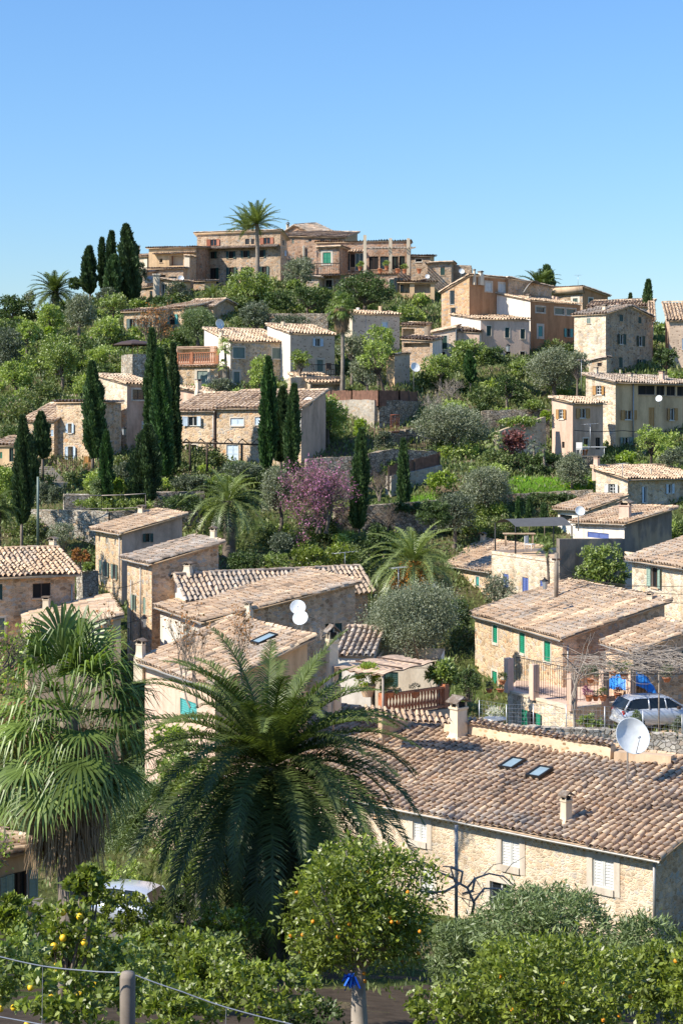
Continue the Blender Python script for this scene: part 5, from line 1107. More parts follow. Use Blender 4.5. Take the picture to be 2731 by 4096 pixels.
T('grey olive in front of the pinkish stone house', 2, 990, 890, 1220, 1090, 152, 'olive', name='olive_tree', dens=.7)
T('bright green tree in front of the pinkish stone house', 2, 1170, 860, 1390, 1090, 151, 'fresh', dens=.75)
T('bright climbing hedge at the porch house', 2, 1360, 735, 1570, 840, 182, 'green', tr=False, name='bush', cat='bush')
T('light green tree beside the porch column', 2, 1480, 660, 1600, 760, 186, 'fresh')
# ---- centre upper
T('round orange tree on the arched door terrace', 5, 555, 75, 700, 215, 148, 'green', name='orange_tree')
T('fresh green tree beside the tall column cypress, in front of the brown house', 5, 290, 110, 480, 370, 140, 'fresh')
T('grey green bush under the wide shuttered window', 5, 40, 250, 230, 380, 138, 'olived', tr=False, name='bush', cat='bush')
T('low green bush right of the wide shuttered house base', 5, 250, 330, 400, 400, 137, 'green', tr=False, name='bush', cat='bush')
T('leafy yellow green tree against the round stone wall', 5, 680, 345, 930, 640, 134, 'fresh', lump=.35)
T('small green bush with a yellow top by the slender cypress', 5, 960, 505, 1045, 640, 128, 'yellow')
T('grey bush at the foot of the round stone wall', 5, 1080, 590, 1220, 720, 130, 'olived', tr=False, name='bush', cat='bush')
T('olive tree on the terrace beside the fan palm stem', 5, 920, 100, 1160, 330, 146, 'olive', dens=.8, name='olive_tree')
T('green upright tree with a dark curved trunk', 5, 980, 0, 1210, 230, 145, 'fresh', dens=.5, lean=1.2, bark='barkd')
T('large dense green tree at the right of the white dish', 6, -60, 20, 245, 170, 150, 'green')
T('bright green tree in front of the white house', 3, 130, 680, 420, 900, 154, 'green', lump=.35)
T('dark citrus bush left of the arched door', 3, 330, 740, 520, 880, 153, 'dark', tr=False, name='bush', cat='bush')
T('fresh green tree at the right of the arched door', 3, 480, 810, 640, 960, 152, 'green')
T('big grey olive tree in front of the red-brown house', 3, 600, 715, 960, 1040, 150, 'olive', name='olive_tree', lump=.35)
T('grey olive tree lapping the gabled building', 3, 840, 760, 1010, 900, 148, 'olive', name='olive_tree')
T('thorny dark shrub on the shaded terrace', 6, 380, 150, 620, 320, 146, 'dark', dens=.8)
T('little green shrub at the terrace foot below the big olive', 6, 600, 300, 720, 370, 141, 'green', tr=False, name='bush', cat='bush')
T('yellow shrub at the corner of the terrace wall', 6, 700, 365, 760, 440, 138, 'yellow', tr=False, name='bush', cat='bush')
T('wide grey olive tree on the mid slope', 6, -90, 310, 430, 620, 132, 'olive', name='olive_tree', lump=.35, deep=.7)
T('rounded grey-green olive left of the lawn', 6, 185, 680, 560, 1010, 117, 'olive', name='olive_tree', lump=.42)
T('dark leaning bush below the rounded olive', 6, 30, 850, 320, 1130, 112, 'olived')
T('green tangled bush behind the carport canopy', 6, 200, 950, 480, 1140, 117, 'green')
T('yellow green bush left of the rounded olive', 6, 0, 730, 190, 870, 120, 'yellow', tr=False, name='bush', cat='bush')
T('olive tree growing on the lawn strip', 6, 790, 620, 1000, 850, 121, 'olive', name='olive_tree')
T('light green tree in front of the large tan house', 6, 1260, 450, 1490, 640, 126, 'fresh', dens=.5, bark='barkd')
T('green shrub with yellow leaves by the terrace railing', 6, 1140, 610, 1290, 700, 124, 'yellow', tr=False, name='bush', cat='bush')
T('dark shrub behind the white shuttered stone house', 6, 1420, 590, 1600, 730, 123, 'olived', tr=False, name='bush', cat='bush')
T('dark hedge along the terrace left of the pink house', 6, 440, 625, 1010, 720, 127, 'dark', tr=False, name='hedge', cat='hedge', deep=.4)
T('ivy mass hanging below the terrace', 6, 560, 690, 790, 800, 125, 'dark', tr=False, name='bush', cat='bush', deep=.4)
T('long ivy covered wall under the lawn', 6, 560, 865, 1010, 960, 118, 'dark', tr=False, name='hedge', cat='hedge', deep=.3)
T('ivy under the lawn by the slender cypress', 5, 1060, 1030, 1480, 1120, 113, 'dark', tr=False, name='hedge', cat='hedge', deep=.3)
T('dark bare bush right of the gabled building', 3, 1390, 740, 1540, 880, 158, 'dark', dens=.5, bark='barkd')
T('green bush below the pink stone house', 3, 1470, 890, 1600, 950, 150, 'green', tr=False, name='bush', cat='bush')
T('creeper hedge along the top of the stair wall', 6, 430, 400, 720, 480, 135, 'green', tr=False, name='hedge', cat='hedge', deep=.4)
# ---- left middle gardens
T('ivy mass on the left edge wall', 4, -60, 720, 110, 960, 108, 'fresh', tr=False, name='bush', cat='bush')
T('grey green shrub above the pale retaining wall', 4, 190, 815, 330, 990, 111, 'olived', tr=False, name='bush', cat='bush')
T('round grey green bush under the balcony arches', 4, 290, 850, 420, 980, 110, 'olived', tr=False, name='bush', cat='bush')
T('sunlit light green bush beside the short bright cypress', 4, 560, 800, 660, 930, 112, 'oleander', tr=False, name='bush', cat='bush')
T('yellow green bush right of the short bright cypress', 4, 705, 800, 770, 900, 113, 'yellow', tr=False, name='bush', cat='bush')
T('spiky dark shrubs along the foot of the square stone house', 4, 700, 680, 880, 860, 117, 'olived', tr=False, name='bush', cat='bush')
T('hedge of mixed shrubs below the pergola', 4, 1040, 780, 1400, 900, 118, 'olived', tr=False, name='hedge', cat='hedge', deep=.5)
T('shrubs in front of the pergola house', 4, 1380, 690, 1600, 820, 118, 'oleander', tr=False, name='bush', cat='bush')
T('round grey bush under the bent rails', 5, 130, 780, 390, 900, 117, 'olived', tr=False, name='bush', cat='bush')
T('wide sunlit shrub hedge below the cypress row', 5, 0, 860, 270, 960, 115, 'green', tr=False, name='hedge', cat='hedge', deep=.6)
T('tall grey green olive left of the pink blossom tree', 5, 360, 770, 590, 1130, 110, 'olive', name='olive_tree', lump=.35)
T('green weedy bank above the pale retaining wall', 4, 400, 930, 1000, 1000, 112, 'green', tr=False, name='bush', cat='bush', deep=.3)
T('dark laurel bushes beside the left garden palm', 4, 980, 900, 1300, 1020, 111, 'dark', tr=False, name='bush', cat='bush')
T('grey wispy shrub against the pale retaining wall', 7, 290, 130, 480, 310, 102, 'olive', name='bush', cat='bush', dens=.6)
T('rusty orange shrub beside the tall orange stone house', 7, 430, 290, 580, 420, 98, 'rust', name='bush', cat='bush', dens=.25)
T('green bush between the two stone houses', 7, 520, 390, 600, 450, 96, 'green', tr=False, name='bush', cat='bush')
T('citrus trees row behind the long orange roof', 8, 470, 190, 740, 400, 98, 'citrus', name='citrus_tree')
T('green citrus tree behind the roof ridge, left', 8, 310, 250, 500, 400, 97, 'green', name='citrus_tree')
T('green citrus tree behind the roof ridge, right', 8, 700, 195, 950, 390, 99, 'citrus', name='citrus_tree')
T('dark garden bushes under the left garden palm', 8, 60, 230, 340, 400, 97, 'dark', tr=False, name='bush', cat='bush')
T('shaded shrubs below the pink blossom tree', 8, 340, 130, 520, 260, 104, 'olived', tr=False, name='bush', cat='bush')
T('green undergrowth right of the slender cypress foot', 8, 960, 60, 1120, 260, 104, 'dark', tr=False, name='bush', cat='bush')
T('green hedge right behind the fruiting palm', 9, 100, 170, 420, 330, 115, 'green', tr=False, name='bush', cat='bush')
T('dark bushes left of the rounded olive foot', 9, -60, 60, 180, 260, 106, 'dark', tr=False, name='bush', cat='bush')
T('weeds glimpsed behind the yellow stone house roof', 9, 90, 300, 300, 370, 114, 'green', tr=False, name='bush', cat='bush')
T('dense green fig tree in front of the dark rendered wall', 9, 905, 335, 1260, 650, 94.3, 'green', lsz=.2, lump=.22, deep=.45)
T('large silvery olive tree beside the green shuttered house', 8, 905, 410, 1620, 960, 77, 'olive', name='olive_tree', lump=.48, dens=1.25)
T('dark ivy behind the big silvery olive', 9, 130, 660, 280, 900, 84, 'dark', tr=False, name='bush', cat='bush')
T('feathery grey olive at the white terrace house', 9, 330, 510, 560, 740, 93, 'olive', name='olive_tree', dens=.6)
T('dark green shrub at the corner of the green shuttered house', 12, 100, 200, 300, 370, 74, 'dark', name='bush', cat='bush', dens=.8)
T('shrub with yellow leaves beside the wire fence', 12, 160, 390, 290, 540, 70, 'oleander', tr=False, name='bush', cat='bush', dens=.6)
T('garden flowers and weeds along the wire fence', 12, 860, 480, 1080, 610, 68, 'green', tr=False, name='bush', cat='bush', dens=.6, deep=.4)
T('weeds at the car side of the dry stone wall', 12, 1480, 480, 1620, 650, 69, 'olived', tr=False, name='bush', cat='bush', dens=.4)
T('small leafy shrub beside the parked silver car', 12, 1230, 460, 1300, 560, 70, 'oleander', tr=False, name='bush', cat='bush', dens=.4)
T('loquat tree at the corner of the white terrace house', 8, 1340, 900, 1540, 1130, 69, 'green', lsz=.28, dens=.35, asp=.3)
# ---- foreground garden
T('round orange tree full of fruit in the foreground garden', 14, -250, 200, 560, 925, 31, 'citrus', name='orange_tree', lsz=.115, dens=1.1, lump=.34, bark='barkp', gap=.8, asp=.38)
T('big yellow green orange tree in the bottom right corner', 14, 430, 620, 1430, 1230, 26, 'citrus', name='orange_tree', lsz=.115, dens=.9, tr=True, lump=.45, gap=.8, asp=.38)
T('tall grey green oleander bush below the nearest house', 14, 590, 400, 1340, 820, 36, 'oleander', name='bush', cat='bush', lsz=.15, dens=1., tr=False, gap=.8)
T('shaded oleander bush right of the tall oleander', 14, 1180, 520, 1600, 1000, 34, 'oleander', name='bush', cat='bush', lsz=.15, dens=.9, tr=False, gap=.8)
T('orange tree cut by the right edge of the photo', 14, 1480, 560, 1750, 1100, 28, 'citrus', name='orange_tree', lsz=.11, dens=.8, tr=False)
T('lemon tree with upright shoots at the bottom left', 13, 130, 370, 520, 800, 19, 'citrus', name='lemon_tree', lsz=.085, dens=.5, lump=.45, gap=.7)
T('lemon bush filling the bottom left corner', 13, -120, 520, 330, 1060, 16, 'green', name='lemon_tree', lsz=.075, dens=.6, lump=.4, gap=.7, tr=False)
T('low lemon bush in the middle of the bottom edge', 13, 330, 560, 900, 1080, 19, 'green', name='lemon_tree', lsz=.08, dens=.6, lump=.4, gap=.7, tr=False)
T('sparse citrus sprays in the shade below the date palm', 13, 640, 540, 1280, 1080, 25, 'citrus', name='lemon_tree', lsz=.09, dens=.75, lump=.5, gap=.7, tr=False)
T('upright leafy lemon shoots against the fan palm skirt', 13, 290, 225, 520, 470, 20, 'citrus', name='lemon_tree', lsz=.09, dens=.28, lump=.5, tr=True, gap=.5)
T('lemon foliage at the left edge of the photo', 13, -60, 380, 120, 620, 18, 'citrus', name='lemon_tree', lsz=.085, dens=.4, tr=False, gap=.6)
T('lemon thicket in front of the orange walled house', 13, -100, 430, 300, 760, 24, 'citrus', name='lemon_tree', lsz=.095, dens=.8, lump=.4, tr=False, gap=.7)
T('lemon thicket spreading below the fan palm', 13, 200, 500, 620, 820, 27, 'citrus', name='lemon_tree', lsz=.095, dens=.8, lump=.4, tr=False, gap=.7)
T('shaded citrus thicket between the palm trunk and the parked car', 13, 560, 480, 1010, 860, 31, 'citrus', name='lemon_tree', lsz=.1, dens=.8, lump=.4, tr=False, gap=.7)
T('dark thicket left of the orange tree trunk', 13, 900, 560, 1230, 820, 35, 'dark', name='bush', cat='bush', lsz=.1, dens=.7, lump=.4, tr=False, gap=.7)
T('lowest lemon foliage along the bottom edge left of the post', 13, 60, 760, 620, 1120, 14, 'citrus', name='lemon_tree', lsz=.075, dens=.7, lump=.4, tr=False, gap=.7)
T('lemon foliage along the bottom edge right of the post', 13, 640, 820, 1050, 1120, 17, 'citrus', name='lemon_tree', lsz=.075, dens=.6, lump=.4, tr=False, gap=.7)
T('oleander leaves filling the gap under the nearest house wall', 14, 430, 560, 760, 900, 38, 'oleander', name='bush', cat='bush', lsz=.14, dens=.9, tr=False, gap=.8)
T('dense shrub in the lower right between oleander and orange leaves', 14, 1250, 640, 1640, 1130, 30, 'citrus', name='bush', cat='bush', lsz=.11, dens=.9, tr=False, gap=.8)
T('citrus bush hiding the foot of the big date palm', 13, 900, 430, 1290, 720, 38, 'citrus', name='citrus_bush', cat='bush', lsz=.11, dens=.8, lump=.4, tr=False, gap=.7)
T('leafy bush covering the right half of the street car', 13, 700, 330, 960, 620, 46, 'dark', name='bush', cat='bush', lsz=.13, dens=.7, lump=.45, tr=False, gap=.7)
T('tangled shrub between the fan palm and the date palm', 0, 330, 3060, 760, 3500, 55, 'oleander', name='bush', cat='bush', lsz=.16, dens=.7, lump=.45, tr=False, gap=.8)
T('yellowish shrub under the teal shuttered pink wall', 10, 900, 600, 1260, 800, 60, 'yellow', name='bush', cat='bush', lsz=.15, dens=.45, lump=.45, tr=False, gap=.7)
T('low dark shrubs in the shade under the round orange tree', 13, 1150, 880, 1760, 1130, 27, 'dark', name='bush', cat='bush', lsz=.09, dens=.5, lump=.5, tr=False, gap=.7)
T('shrubs between the orange tree and the nearest house', 14, -120, 560, 120, 830, 40, 'dark', name='bush', cat='bush', lsz=.12, dens=.6, lump=.4, tr=False, gap=.7)
T('citrus foliage behind the fence post', 13, 420, 800, 1000, 1000, 22, 'citrus', name='lemon_tree', lsz=.09, dens=.8, lump=.45, tr=False, gap=.7)
T('wild green shrub at the foot of the pink plastered wall', 0, 600, 3180, 1010, 3620, 52, 'green', name='bush', cat='bush', lsz=.15, dens=.7, lump=.45, tr=False, gap=.7)
T('sunlit weeds beside the street car', 0, 330, 3420, 640, 3600, 60, 'fresh', name='bush', cat='bush', lsz=.15, dens=.5, lump=.45, tr=False, gap=.7)
T('tree in fresh leaf at the base of the pink plastered wall', 0, 560, 2960, 930, 3330, 57, 'green', name='tree', lsz=.16, dens=.7, lump=.4, gap=.8)
T('lemon leaves in front of the street car', 0, 330, 3560, 720, 3800, 40, 'citrus', name='lemon_tree', lsz=.11, dens=.55, lump=.5, tr=False, gap=.7)
T('upright citrus sprays across the left of the street car', 0, 300, 3450, 470, 3780, 36, 'citrus', name='lemon_tree', lsz=.11, dens=.35, lump=.5, tr=False, gap=.6)
T('dense lemon foliage at the bottom edge under the date palm', 0, 720, 3800, 1300, 4150, 24, 'citrus', name='lemon_tree', lsz=.1, dens=.7, lump=.4, tr=False, gap=.7)
T('glossy dark shrubs at the bottom edge right of the orange tree trunk', 0, 1560, 3930, 2050, 4200, 25, 'citrus', name='bush', cat='bush', lsz=.1, dens=.6, lump=.4, tr=False, gap=.7)
# ---- palms
GPM = 'date palms'
feather_palm('huge date palm with arching dark fronds filling the foreground', 11, 285, 745, 1600, 43, 150, 'palm', .42, -74, nl=92, ll=.54, lw=.042, droop=.95, group=GPM)
feather_palm('date palm with hanging bunches of orange fruit in the valley', 8, 1255, 318, 500, 92, 70, 'palml', .42, -45, True, nl=30, ll=.5, lw=.05, group=GPM)
feather_palm('date palm in the garden left of the pink blossom tree', 4, 1430, 950, 430, 106, 46, 'palml', .4, -45, nl=26, ll=.5, lw=.055, group=GPM)
feather_palm('tallest palm on the skyline, single bare stem beside the hilltop house', 2, 512, 228, 250, 205, 36, 'palml', .26, -8, tall=True, nl=26, ll=.75, lw=.10, group=GPM, droop=.42)
feather_palm('second palm crown peeking behind the tallest skyline palm', 2, 452, 262, 250, 222, 30, 'palml', .3, -5, tall=True, nl=24, ll=.75, lw=.10, group=GPM, droop=.6)
feather_palm('palm on the left skyline above the green trees', 1, 345, 575, 260, 188, 46, 'palm', .4, -25, nl=24, ll=.7, lw=.10, group=GPM, droop=.7)
feather_palm('palm beside the small cypress on the right skyline', 3, 690, 372, 210, 200, 34, 'palm', .3, -15, nl=20, ll=.7, lw=.1, group=GPM, droop=.7)
feather_palm('small low palm below the hilltop house terrace', 1, 1330, 600, 170, 192, 26, 'palml', .25, -10, nl=14, ll=.4, lw=.09, group=GPM)
feather_palm('palm fronds entering at the left edge by the ragged cypress', 4, -40, 1000, 260, 98, 34, 'palm', .35, -40, nl=22, ll=.45, lw=.05, group=GPM)
feather_palm('small potted palm on the flat roof terrace', 9, 738, 385, 110, 94, 16, 'palml', .08, 10, nl=14, ll=.2, lw=.04, group=GPM)
fan_palm('large fan palm with a shaggy brown skirt in the left foreground', 10, 420, 530, 1240, 38, 56, .27, nseg=36, group='fan palms', fl=1.15, drp=.75)
fan_palm('tall slender fan palm on the middle terrace', 2, 1045, 735, 200, 147, 30, .17, nseg=16, group='fan palms', kind='fan')
fan_palm('small fan palm in the garden by the dark red shrub', 6, 430, 545, 150, 128, 18, .15, skirt=False, nseg=12, group='fan palms', kind='palml')
fan_palm('spiky yucca by the brown house wall, upper plume', 1, 1410, 910, 110, 148, 26, .12, skirt=False, nseg=12, group='yuccas', kind='green', name='yucca')
fan_palm('spiky yucca by the brown house wall, lower plume', 1, 1400, 1030, 80, 148, 18, .12, skirt=False, nseg=12, group='yuccas', kind='green', name='yucca')
fan_palm('grey agave plant beside the small pink house', 6, 655, 575, 80, 127, 16, .1, skirt=False, nseg=8, group='agaves', kind='olived', name='agave')
fan_palm('dark agave plant right of the grey agave', 6, 715, 600, 80, 126, 16, .1, skirt=False, nseg=8, group='agaves', kind='dark', name='agave')
# ---- bare and blossoming trees
bare_tree('judas tree in purple pink blossom in the middle of the gardens', 5, 770, 1210, 520, 560, 108, 6, 3, 'bark', 'pink', 5200, .13, name='judas_tree', spread=.85, up=.08, stems=5, blob=.10)
bare_tree('grey bare fig tree below the white satellite dish', 5, 1480, 500, 190, 200, 138, 5, 3, 'barkp', stems=3, spread=.8)
bare_tree('pale leafless tree on the terrace below the dense green tree', 3, 160, 1070, 170, 250, 148, 5, 3, 'barkp', stems=4, spread=.85)
bare_tree('bare reddish tree in front of the long low wing', 1, 970, 960, 330, 240, 166, 5, 3, 'bark', 'rust', 700, .2, stems=3, spread=.6)
bare_tree('leafless twiggy shrub left of the cypress on the lawn', 5, 1130, 1010, 220, 200, 116, 5, 3, 'bark', stems=3, spread=.7)
bare_tree('bare vine stems at the foot of the lawn cypress', 5, 1180, 1190, 180, 300, 111, 5, 3, 'bark', stems=4, spread=.9)
bare_tree('dark red leaved plum tree beside the small fan palm', 6, 570, 620, 130, 120, 129, 4, 3, 'barkd', 'redl', 1500, .2, stems=2, name='plum_tree', blob=.35)
bare_tree('white stemmed bare shrub against the shaded gable wall', 8, 640, 770, 90, 110, 76, 4, 3, 'barkp', stems=4, spread=.5)
bare_tree('leafless tree with dry brown seed pods, left one', 10, 1235, 480, 700, 300, 50, 5, 3, 'wood', 'rust', 230, .09, stems=2, spread=.5, up=.3, name='seed_pod_tree', r0=.035, blob=.04, group='leafless trees with seed pods')
bare_tree('leafless tree with dry brown seed pods, crossing the pale shed roof', 10, 660, 300, 520, 160, 45, 4, 3, 'wood', 'rust', 90, .09, stems=1, spread=.5, up=.35, name='seed_pod_tree', r0=.04, blob=.04, group='leafless trees with seed pods')
bare_tree('leafless tree with dry brown seed pods, right one behind the date palm', 10, 1500, 420, 600, 200, 54, 5, 3, 'wood', 'rust', 200, .09, stems=1, spread=.5, up=.35, name='seed_pod_tree', r0=.035, blob=.04, group='leafless trees with seed pods')
bare_tree('dark budding branches reaching in from the left edge', 10, -120, 480, 620, 400, 26, 6, 3, 'bark', 'yellow', 700, .07, stems=2, spread=.75, up=.1, name='budding_tree', r0=.05, lean=(.55, 0, 0), blob=.05)
bare_tree('thin budding twigs low at the left edge', 13, -60, 260, 300, 200, 22, 5, 3, 'bark', 'yellow', 200, .06, stems=2, spread=.75, up=.1, name='budding_tree', r0=.03, lean=(.5, 0, 0), blob=.05)
# ================================================================ walls, fences, furniture, vehicles
def wall_thing(label, pts, h, thk=.5, mat='st_dry', name='stone_wall', cat='wall', cap=False, rough=.06, group=None, top_z=None, bot=2.0, sub=.5):
    """a dry stone wall following world points (x,y,ztop) ; h = visible height"""
    rg = np.random.default_rng(len(label)); P = [np.array(p_, float) for p_ in pts]; o = P[0]
    root = thing(name, (o[0], o[1], o[2] - h), label, cat, group); path = []
    for a, b in zip(P[:-1], P[1:]):
        n = max(1, int(np.linalg.norm(b - a) / sub)); path += [a + (b - a) * i / n for i in range(n)]
    path.append(P[-1]); mb = MB(); rows = max(3, int((h + bot) / .55)); vs = []; m = len(path)
    for side in (0, 1):
        for i, q in enumerate(path):
            t = path[min(i + 1, m - 1)] - path[max(i - 1, 0)]; nn = np.array((t[1], -t[0], 0)); nn /= np.linalg.norm(nn) + 1e-9
            for j in range(rows + 1):
                zz = q[2] - (h + bot) * (1 - j / rows) + (rg.normal(0, rough * .35) if j == rows else 0); bt = (1 - j / rows) * .12
                off = (thk / 2 + bt) * (1 if side == 0 else -1) + rg.normal(0, rough * .3); p_ = q + nn * off; vs.append((p_[0], p_[1], zz))
    fs = []; S = m * (rows + 1); R1 = rows + 1
    for i in range(m - 1):
        for j in range(rows):
            a = i * R1 + j; fs.append((a, a + R1, a + R1 + 1, a + 1)); b = S + a; fs.append((b, b + 1, b + R1 + 1, b + R1))
        a = i * R1 + rows; fs.append((a, a + R1, S + a + R1, S + a))
    for i in (0, m - 1):
        for j in range(rows): a = i * R1 + j; fs.append((a, a + 1, S + a + 1, S + a))
    mb.add(vs, fs); mb.build('masonry', M[mat], root)
    if cap:   # irregular coping stones
        cb = MB(); r2 = random.Random(len(label))
        for q, q2 in zip(path[:-1], path[1:]):
            t = (q2 - q); ang = atan2(t[1], t[0]); cb.cbox((q + q2) / 2 + np.array((0, 0, .05)), np.linalg.norm(t) * r2.uniform(.8, .98), thk * r2.uniform(.8, 1.15), r2.uniform(.12, .3), 0, ang + r2.uniform(-.1, .1))
        cb.build('coping', M[mat], root)
    return root
cp = cpt
def RPT(hi, k, x, y, up=0):
    _r, C0, dL, dR, L_, R_, sL, sR = HS[hi]; u, v = c(k, x, y); nn = np.cross(dL + np.array((0, 0, sL)), dR + np.array((0, 0, sR))); ray = np.array((kx(u), 1, kz(v))); t = np.dot(C0, nn) / np.dot(ray, nn); return ray * t + np.array((0, 0, up))
wall_thing('pale dry stone retaining wall above the tall orange house', [cp(4, 150, 1000, 113), cp(4, 360, 1003, 112), cp(4, 690, 1012, 111)], 3.4, mat='st_dry', bot=3)
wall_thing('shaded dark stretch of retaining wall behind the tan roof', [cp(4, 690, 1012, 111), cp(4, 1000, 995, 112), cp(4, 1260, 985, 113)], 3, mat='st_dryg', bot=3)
wall_thing('low terrace wall under the cypress row', [cp(4, 400, 900, 114), cp(4, 560, 905, 114.5)], 1.2, mat='st_dry', bot=1)
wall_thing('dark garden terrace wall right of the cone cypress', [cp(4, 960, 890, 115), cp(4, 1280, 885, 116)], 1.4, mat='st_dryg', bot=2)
wall_thing('sunlit rounded bastion wall of large grey stones', [cp(5, 640, 395, 147), cp(5, 900, 392, 143), cp(5, 1108, 392, 139)], 4.6, mat='st_grave', bot=2.5)
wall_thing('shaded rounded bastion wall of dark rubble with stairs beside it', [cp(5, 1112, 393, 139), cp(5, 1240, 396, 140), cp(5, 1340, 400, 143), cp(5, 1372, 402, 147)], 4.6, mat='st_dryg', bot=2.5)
wall_thing('dry stone wall below the cane fence path', [cp(5, 1150, 600, 134), cp(5, 1270, 590, 135), cp(5, 1420, 575, 138)], 2.2, mat='st_dryg', bot=2, cap=True)
wall_thing('long shaded retaining wall right of the slender cypress', [cp(5, 1040, 730, 124), cp(5, 1200, 700, 126), cp(5, 1480, 715, 128)], 3.2, mat='st_dryg', bot=2)
wall_thing('grey wall carrying the lower cane fence', [cp(5, 1180, 870, 120), cp(5, 1500, 800, 125)], 1.6, mat='st_grave', bot=2)
wall_thing('dark rubble wall behind the pink blossom tree', [cp(5, 660, 760, 118), cp(5, 960, 745, 119)], 3, mat='st_dryg', bot=3)
wall_thing('ivy clad retaining wall under the lawn', [cp(6, 400, 885, 119), cp(6, 700, 865, 120), cp(6, 1020, 850, 119)], 3, mat='st_dryg', bot=3)
wall_thing('retaining wall under the grass strip by the lawn cypress', [cp(5, 840, 1070, 112), cp(5, 1480, 1020, 114)], 3, mat='st_dryg', bot=3)
wall_thing('dark terrace wall above the lawn', [cp(6, 540, 660, 128), cp(6, 820, 650, 129), cp(6, 1020, 645, 130)], 3.6, mat='st_dryg', bot=1)
wall_thing('stone stair wall rising left of the small pink house', [cp(6, 430, 495, 134), cp(6, 720, 405, 137)], 2.4, mat='st_grey', bot=2)
wall_thing('long shaded terrace wall below the big grey olive', [cp(6, 340, 370, 141), cp(6, 750, 360, 142)], 2.2, mat='st_dryg', bot=2)
wall_thing('crumbling pale dry wall high on the left slope', [cp(4, -20, 310, 150), cp(4, 200, 300, 149), cp(4, 530, 270, 148)], 2.6, mat='st_dry', bot=1)
wall_thing('second crumbling dry wall under the almond trees', [cp(4, 200, 235, 156), cp(4, 530, 190, 155)], 1.6, mat='st_dry', bot=1)
wall_thing('round dry stone terrace wall under the dark parasol canopy', [cp(1, 780, 975, 152), cp(1, 840, 968, 149), cp(1, 925, 965, 150)], 2.4, mat='st_dry', bot=1.5)
wall_thing('low wall of the arched door terrace', [cp(5, 560, 250, 146), cp(5, 900, 240, 149)], 1.6, mat='st_grey', bot=2)
wall_thing('shaded terrace wall above the spotted house roof', [cp(2, 560, 790, 172), cp(2, 960, 790, 171)], 2.2, mat='st_dryg', bot=2)
wall_thing('stone street wall beside the tall orange house', [cp(7, 500, 450, 96), cp(7, 600, 440, 97)], 4.5, mat='st_dry', bot=2)
wall_thing('rubble wall with loose stones behind the nearest roof', [cp(12, 380, 585, 64.5), cp(12, 700, 592, 66), cp(12, 1100, 612, 66.5), cp(12, 1700, 660, 66)], 1.9, mat='st_dry', bot=2, cap=True)
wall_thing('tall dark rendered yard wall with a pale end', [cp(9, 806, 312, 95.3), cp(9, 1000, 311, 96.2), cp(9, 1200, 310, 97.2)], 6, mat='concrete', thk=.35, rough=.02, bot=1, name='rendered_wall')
wall_thing('plastered parapet along the top of the nearest roof', [RPT(0, 12, 60, 600, .5), RPT(0, 12, 640, 702, .5), RPT(0, 12, 1120, 775, .5)], .6, thk=.35, mat='spotp', rough=.04, bot=.6, name='parapet_wall', sub=1)
wall_thing('beige end parapet at the right of the nearest roof', [RPT(0, 12, 1140, 782, .35), RPT(0, 12, 1500, 815, .35)], .4, thk=.4, mat='tan', rough=.04, bot=.6, name='parapet_wall', sub=1)
# tile coping on the parapet
def coping(label, a, b, side):
    a = np.array(a); b = np.array(b); root = thing('tile_coping', tuple(a), label, 'roof tiles'); V, Q, r, N = tile_plane(a - side * .35 - np.array((0, 0, .05)), b - a, side * .6 + np.array((0, 0, .12)), .26, .5, 5, seed=4, caps=(0, 0, 0)); npmesh('tiles', V, Q, M['tile'], root, r)
coping('row of curved tiles capping the plastered parapet', RPT(0, 12, 200, 628, .54), RPT(0, 12, 1120, 775, .54), np.array((.5, .86, 0)) * .7)
coping('loose pile of old curved tiles below the terracotta balustrade', cp(11, 900, 395, 64.5), cp(11, 1400, 440, 63), np.array((-.1, .99, .1)) * 1.6)
# cane screens
def screen(label, pts, h, mat='cane'):
    P = [np.array(p_, float) for p_ in pts]; root = thing('cane_screen', P[0] - np.array((0, 0, h)), label, 'fence'); mb = MB(); r2 = random.Random(3); ps = MB()
    for a, b in zip(P[:-1], P[1:]):
        L = np.linalg.norm((b - a)[:2]); n = int(L / .14); e = (b - a) / n
        for i in range(n): q = a + e * i; hh = h + r2.uniform(-.06, .06); mb.box(q - np.array((0, r2.uniform(-.02, .02), h)), e * .97, np.array((0, .05, 0)), (0, 0, hh))
        k = max(1, int(L / 2.4))
        for i in range(k + 1): q = a + (b - a) * i / k; ps.box(q + np.array((-.05, -.1, -h - .4)), (.1, 0, 0), (0, .08, 0), (0, 0, h + .5))
    mb.build('cane_panel', M[mat], root); ps.build('frame', M['dwood'], root)
screen('long brown cane screen on top of the bastion walls', [cp(5, 690, 336, 146.2), cp(5, 950, 333, 142.6), cp(5, 1118, 331, 138.6), cp(5, 1250, 334, 140), cp(5, 1362, 342, 145)], 1.35)
screen('lower brown cane screen stepping up to the right', [cp(5, 1180, 808, 120), cp(5, 1500, 725, 125)], 1.4)
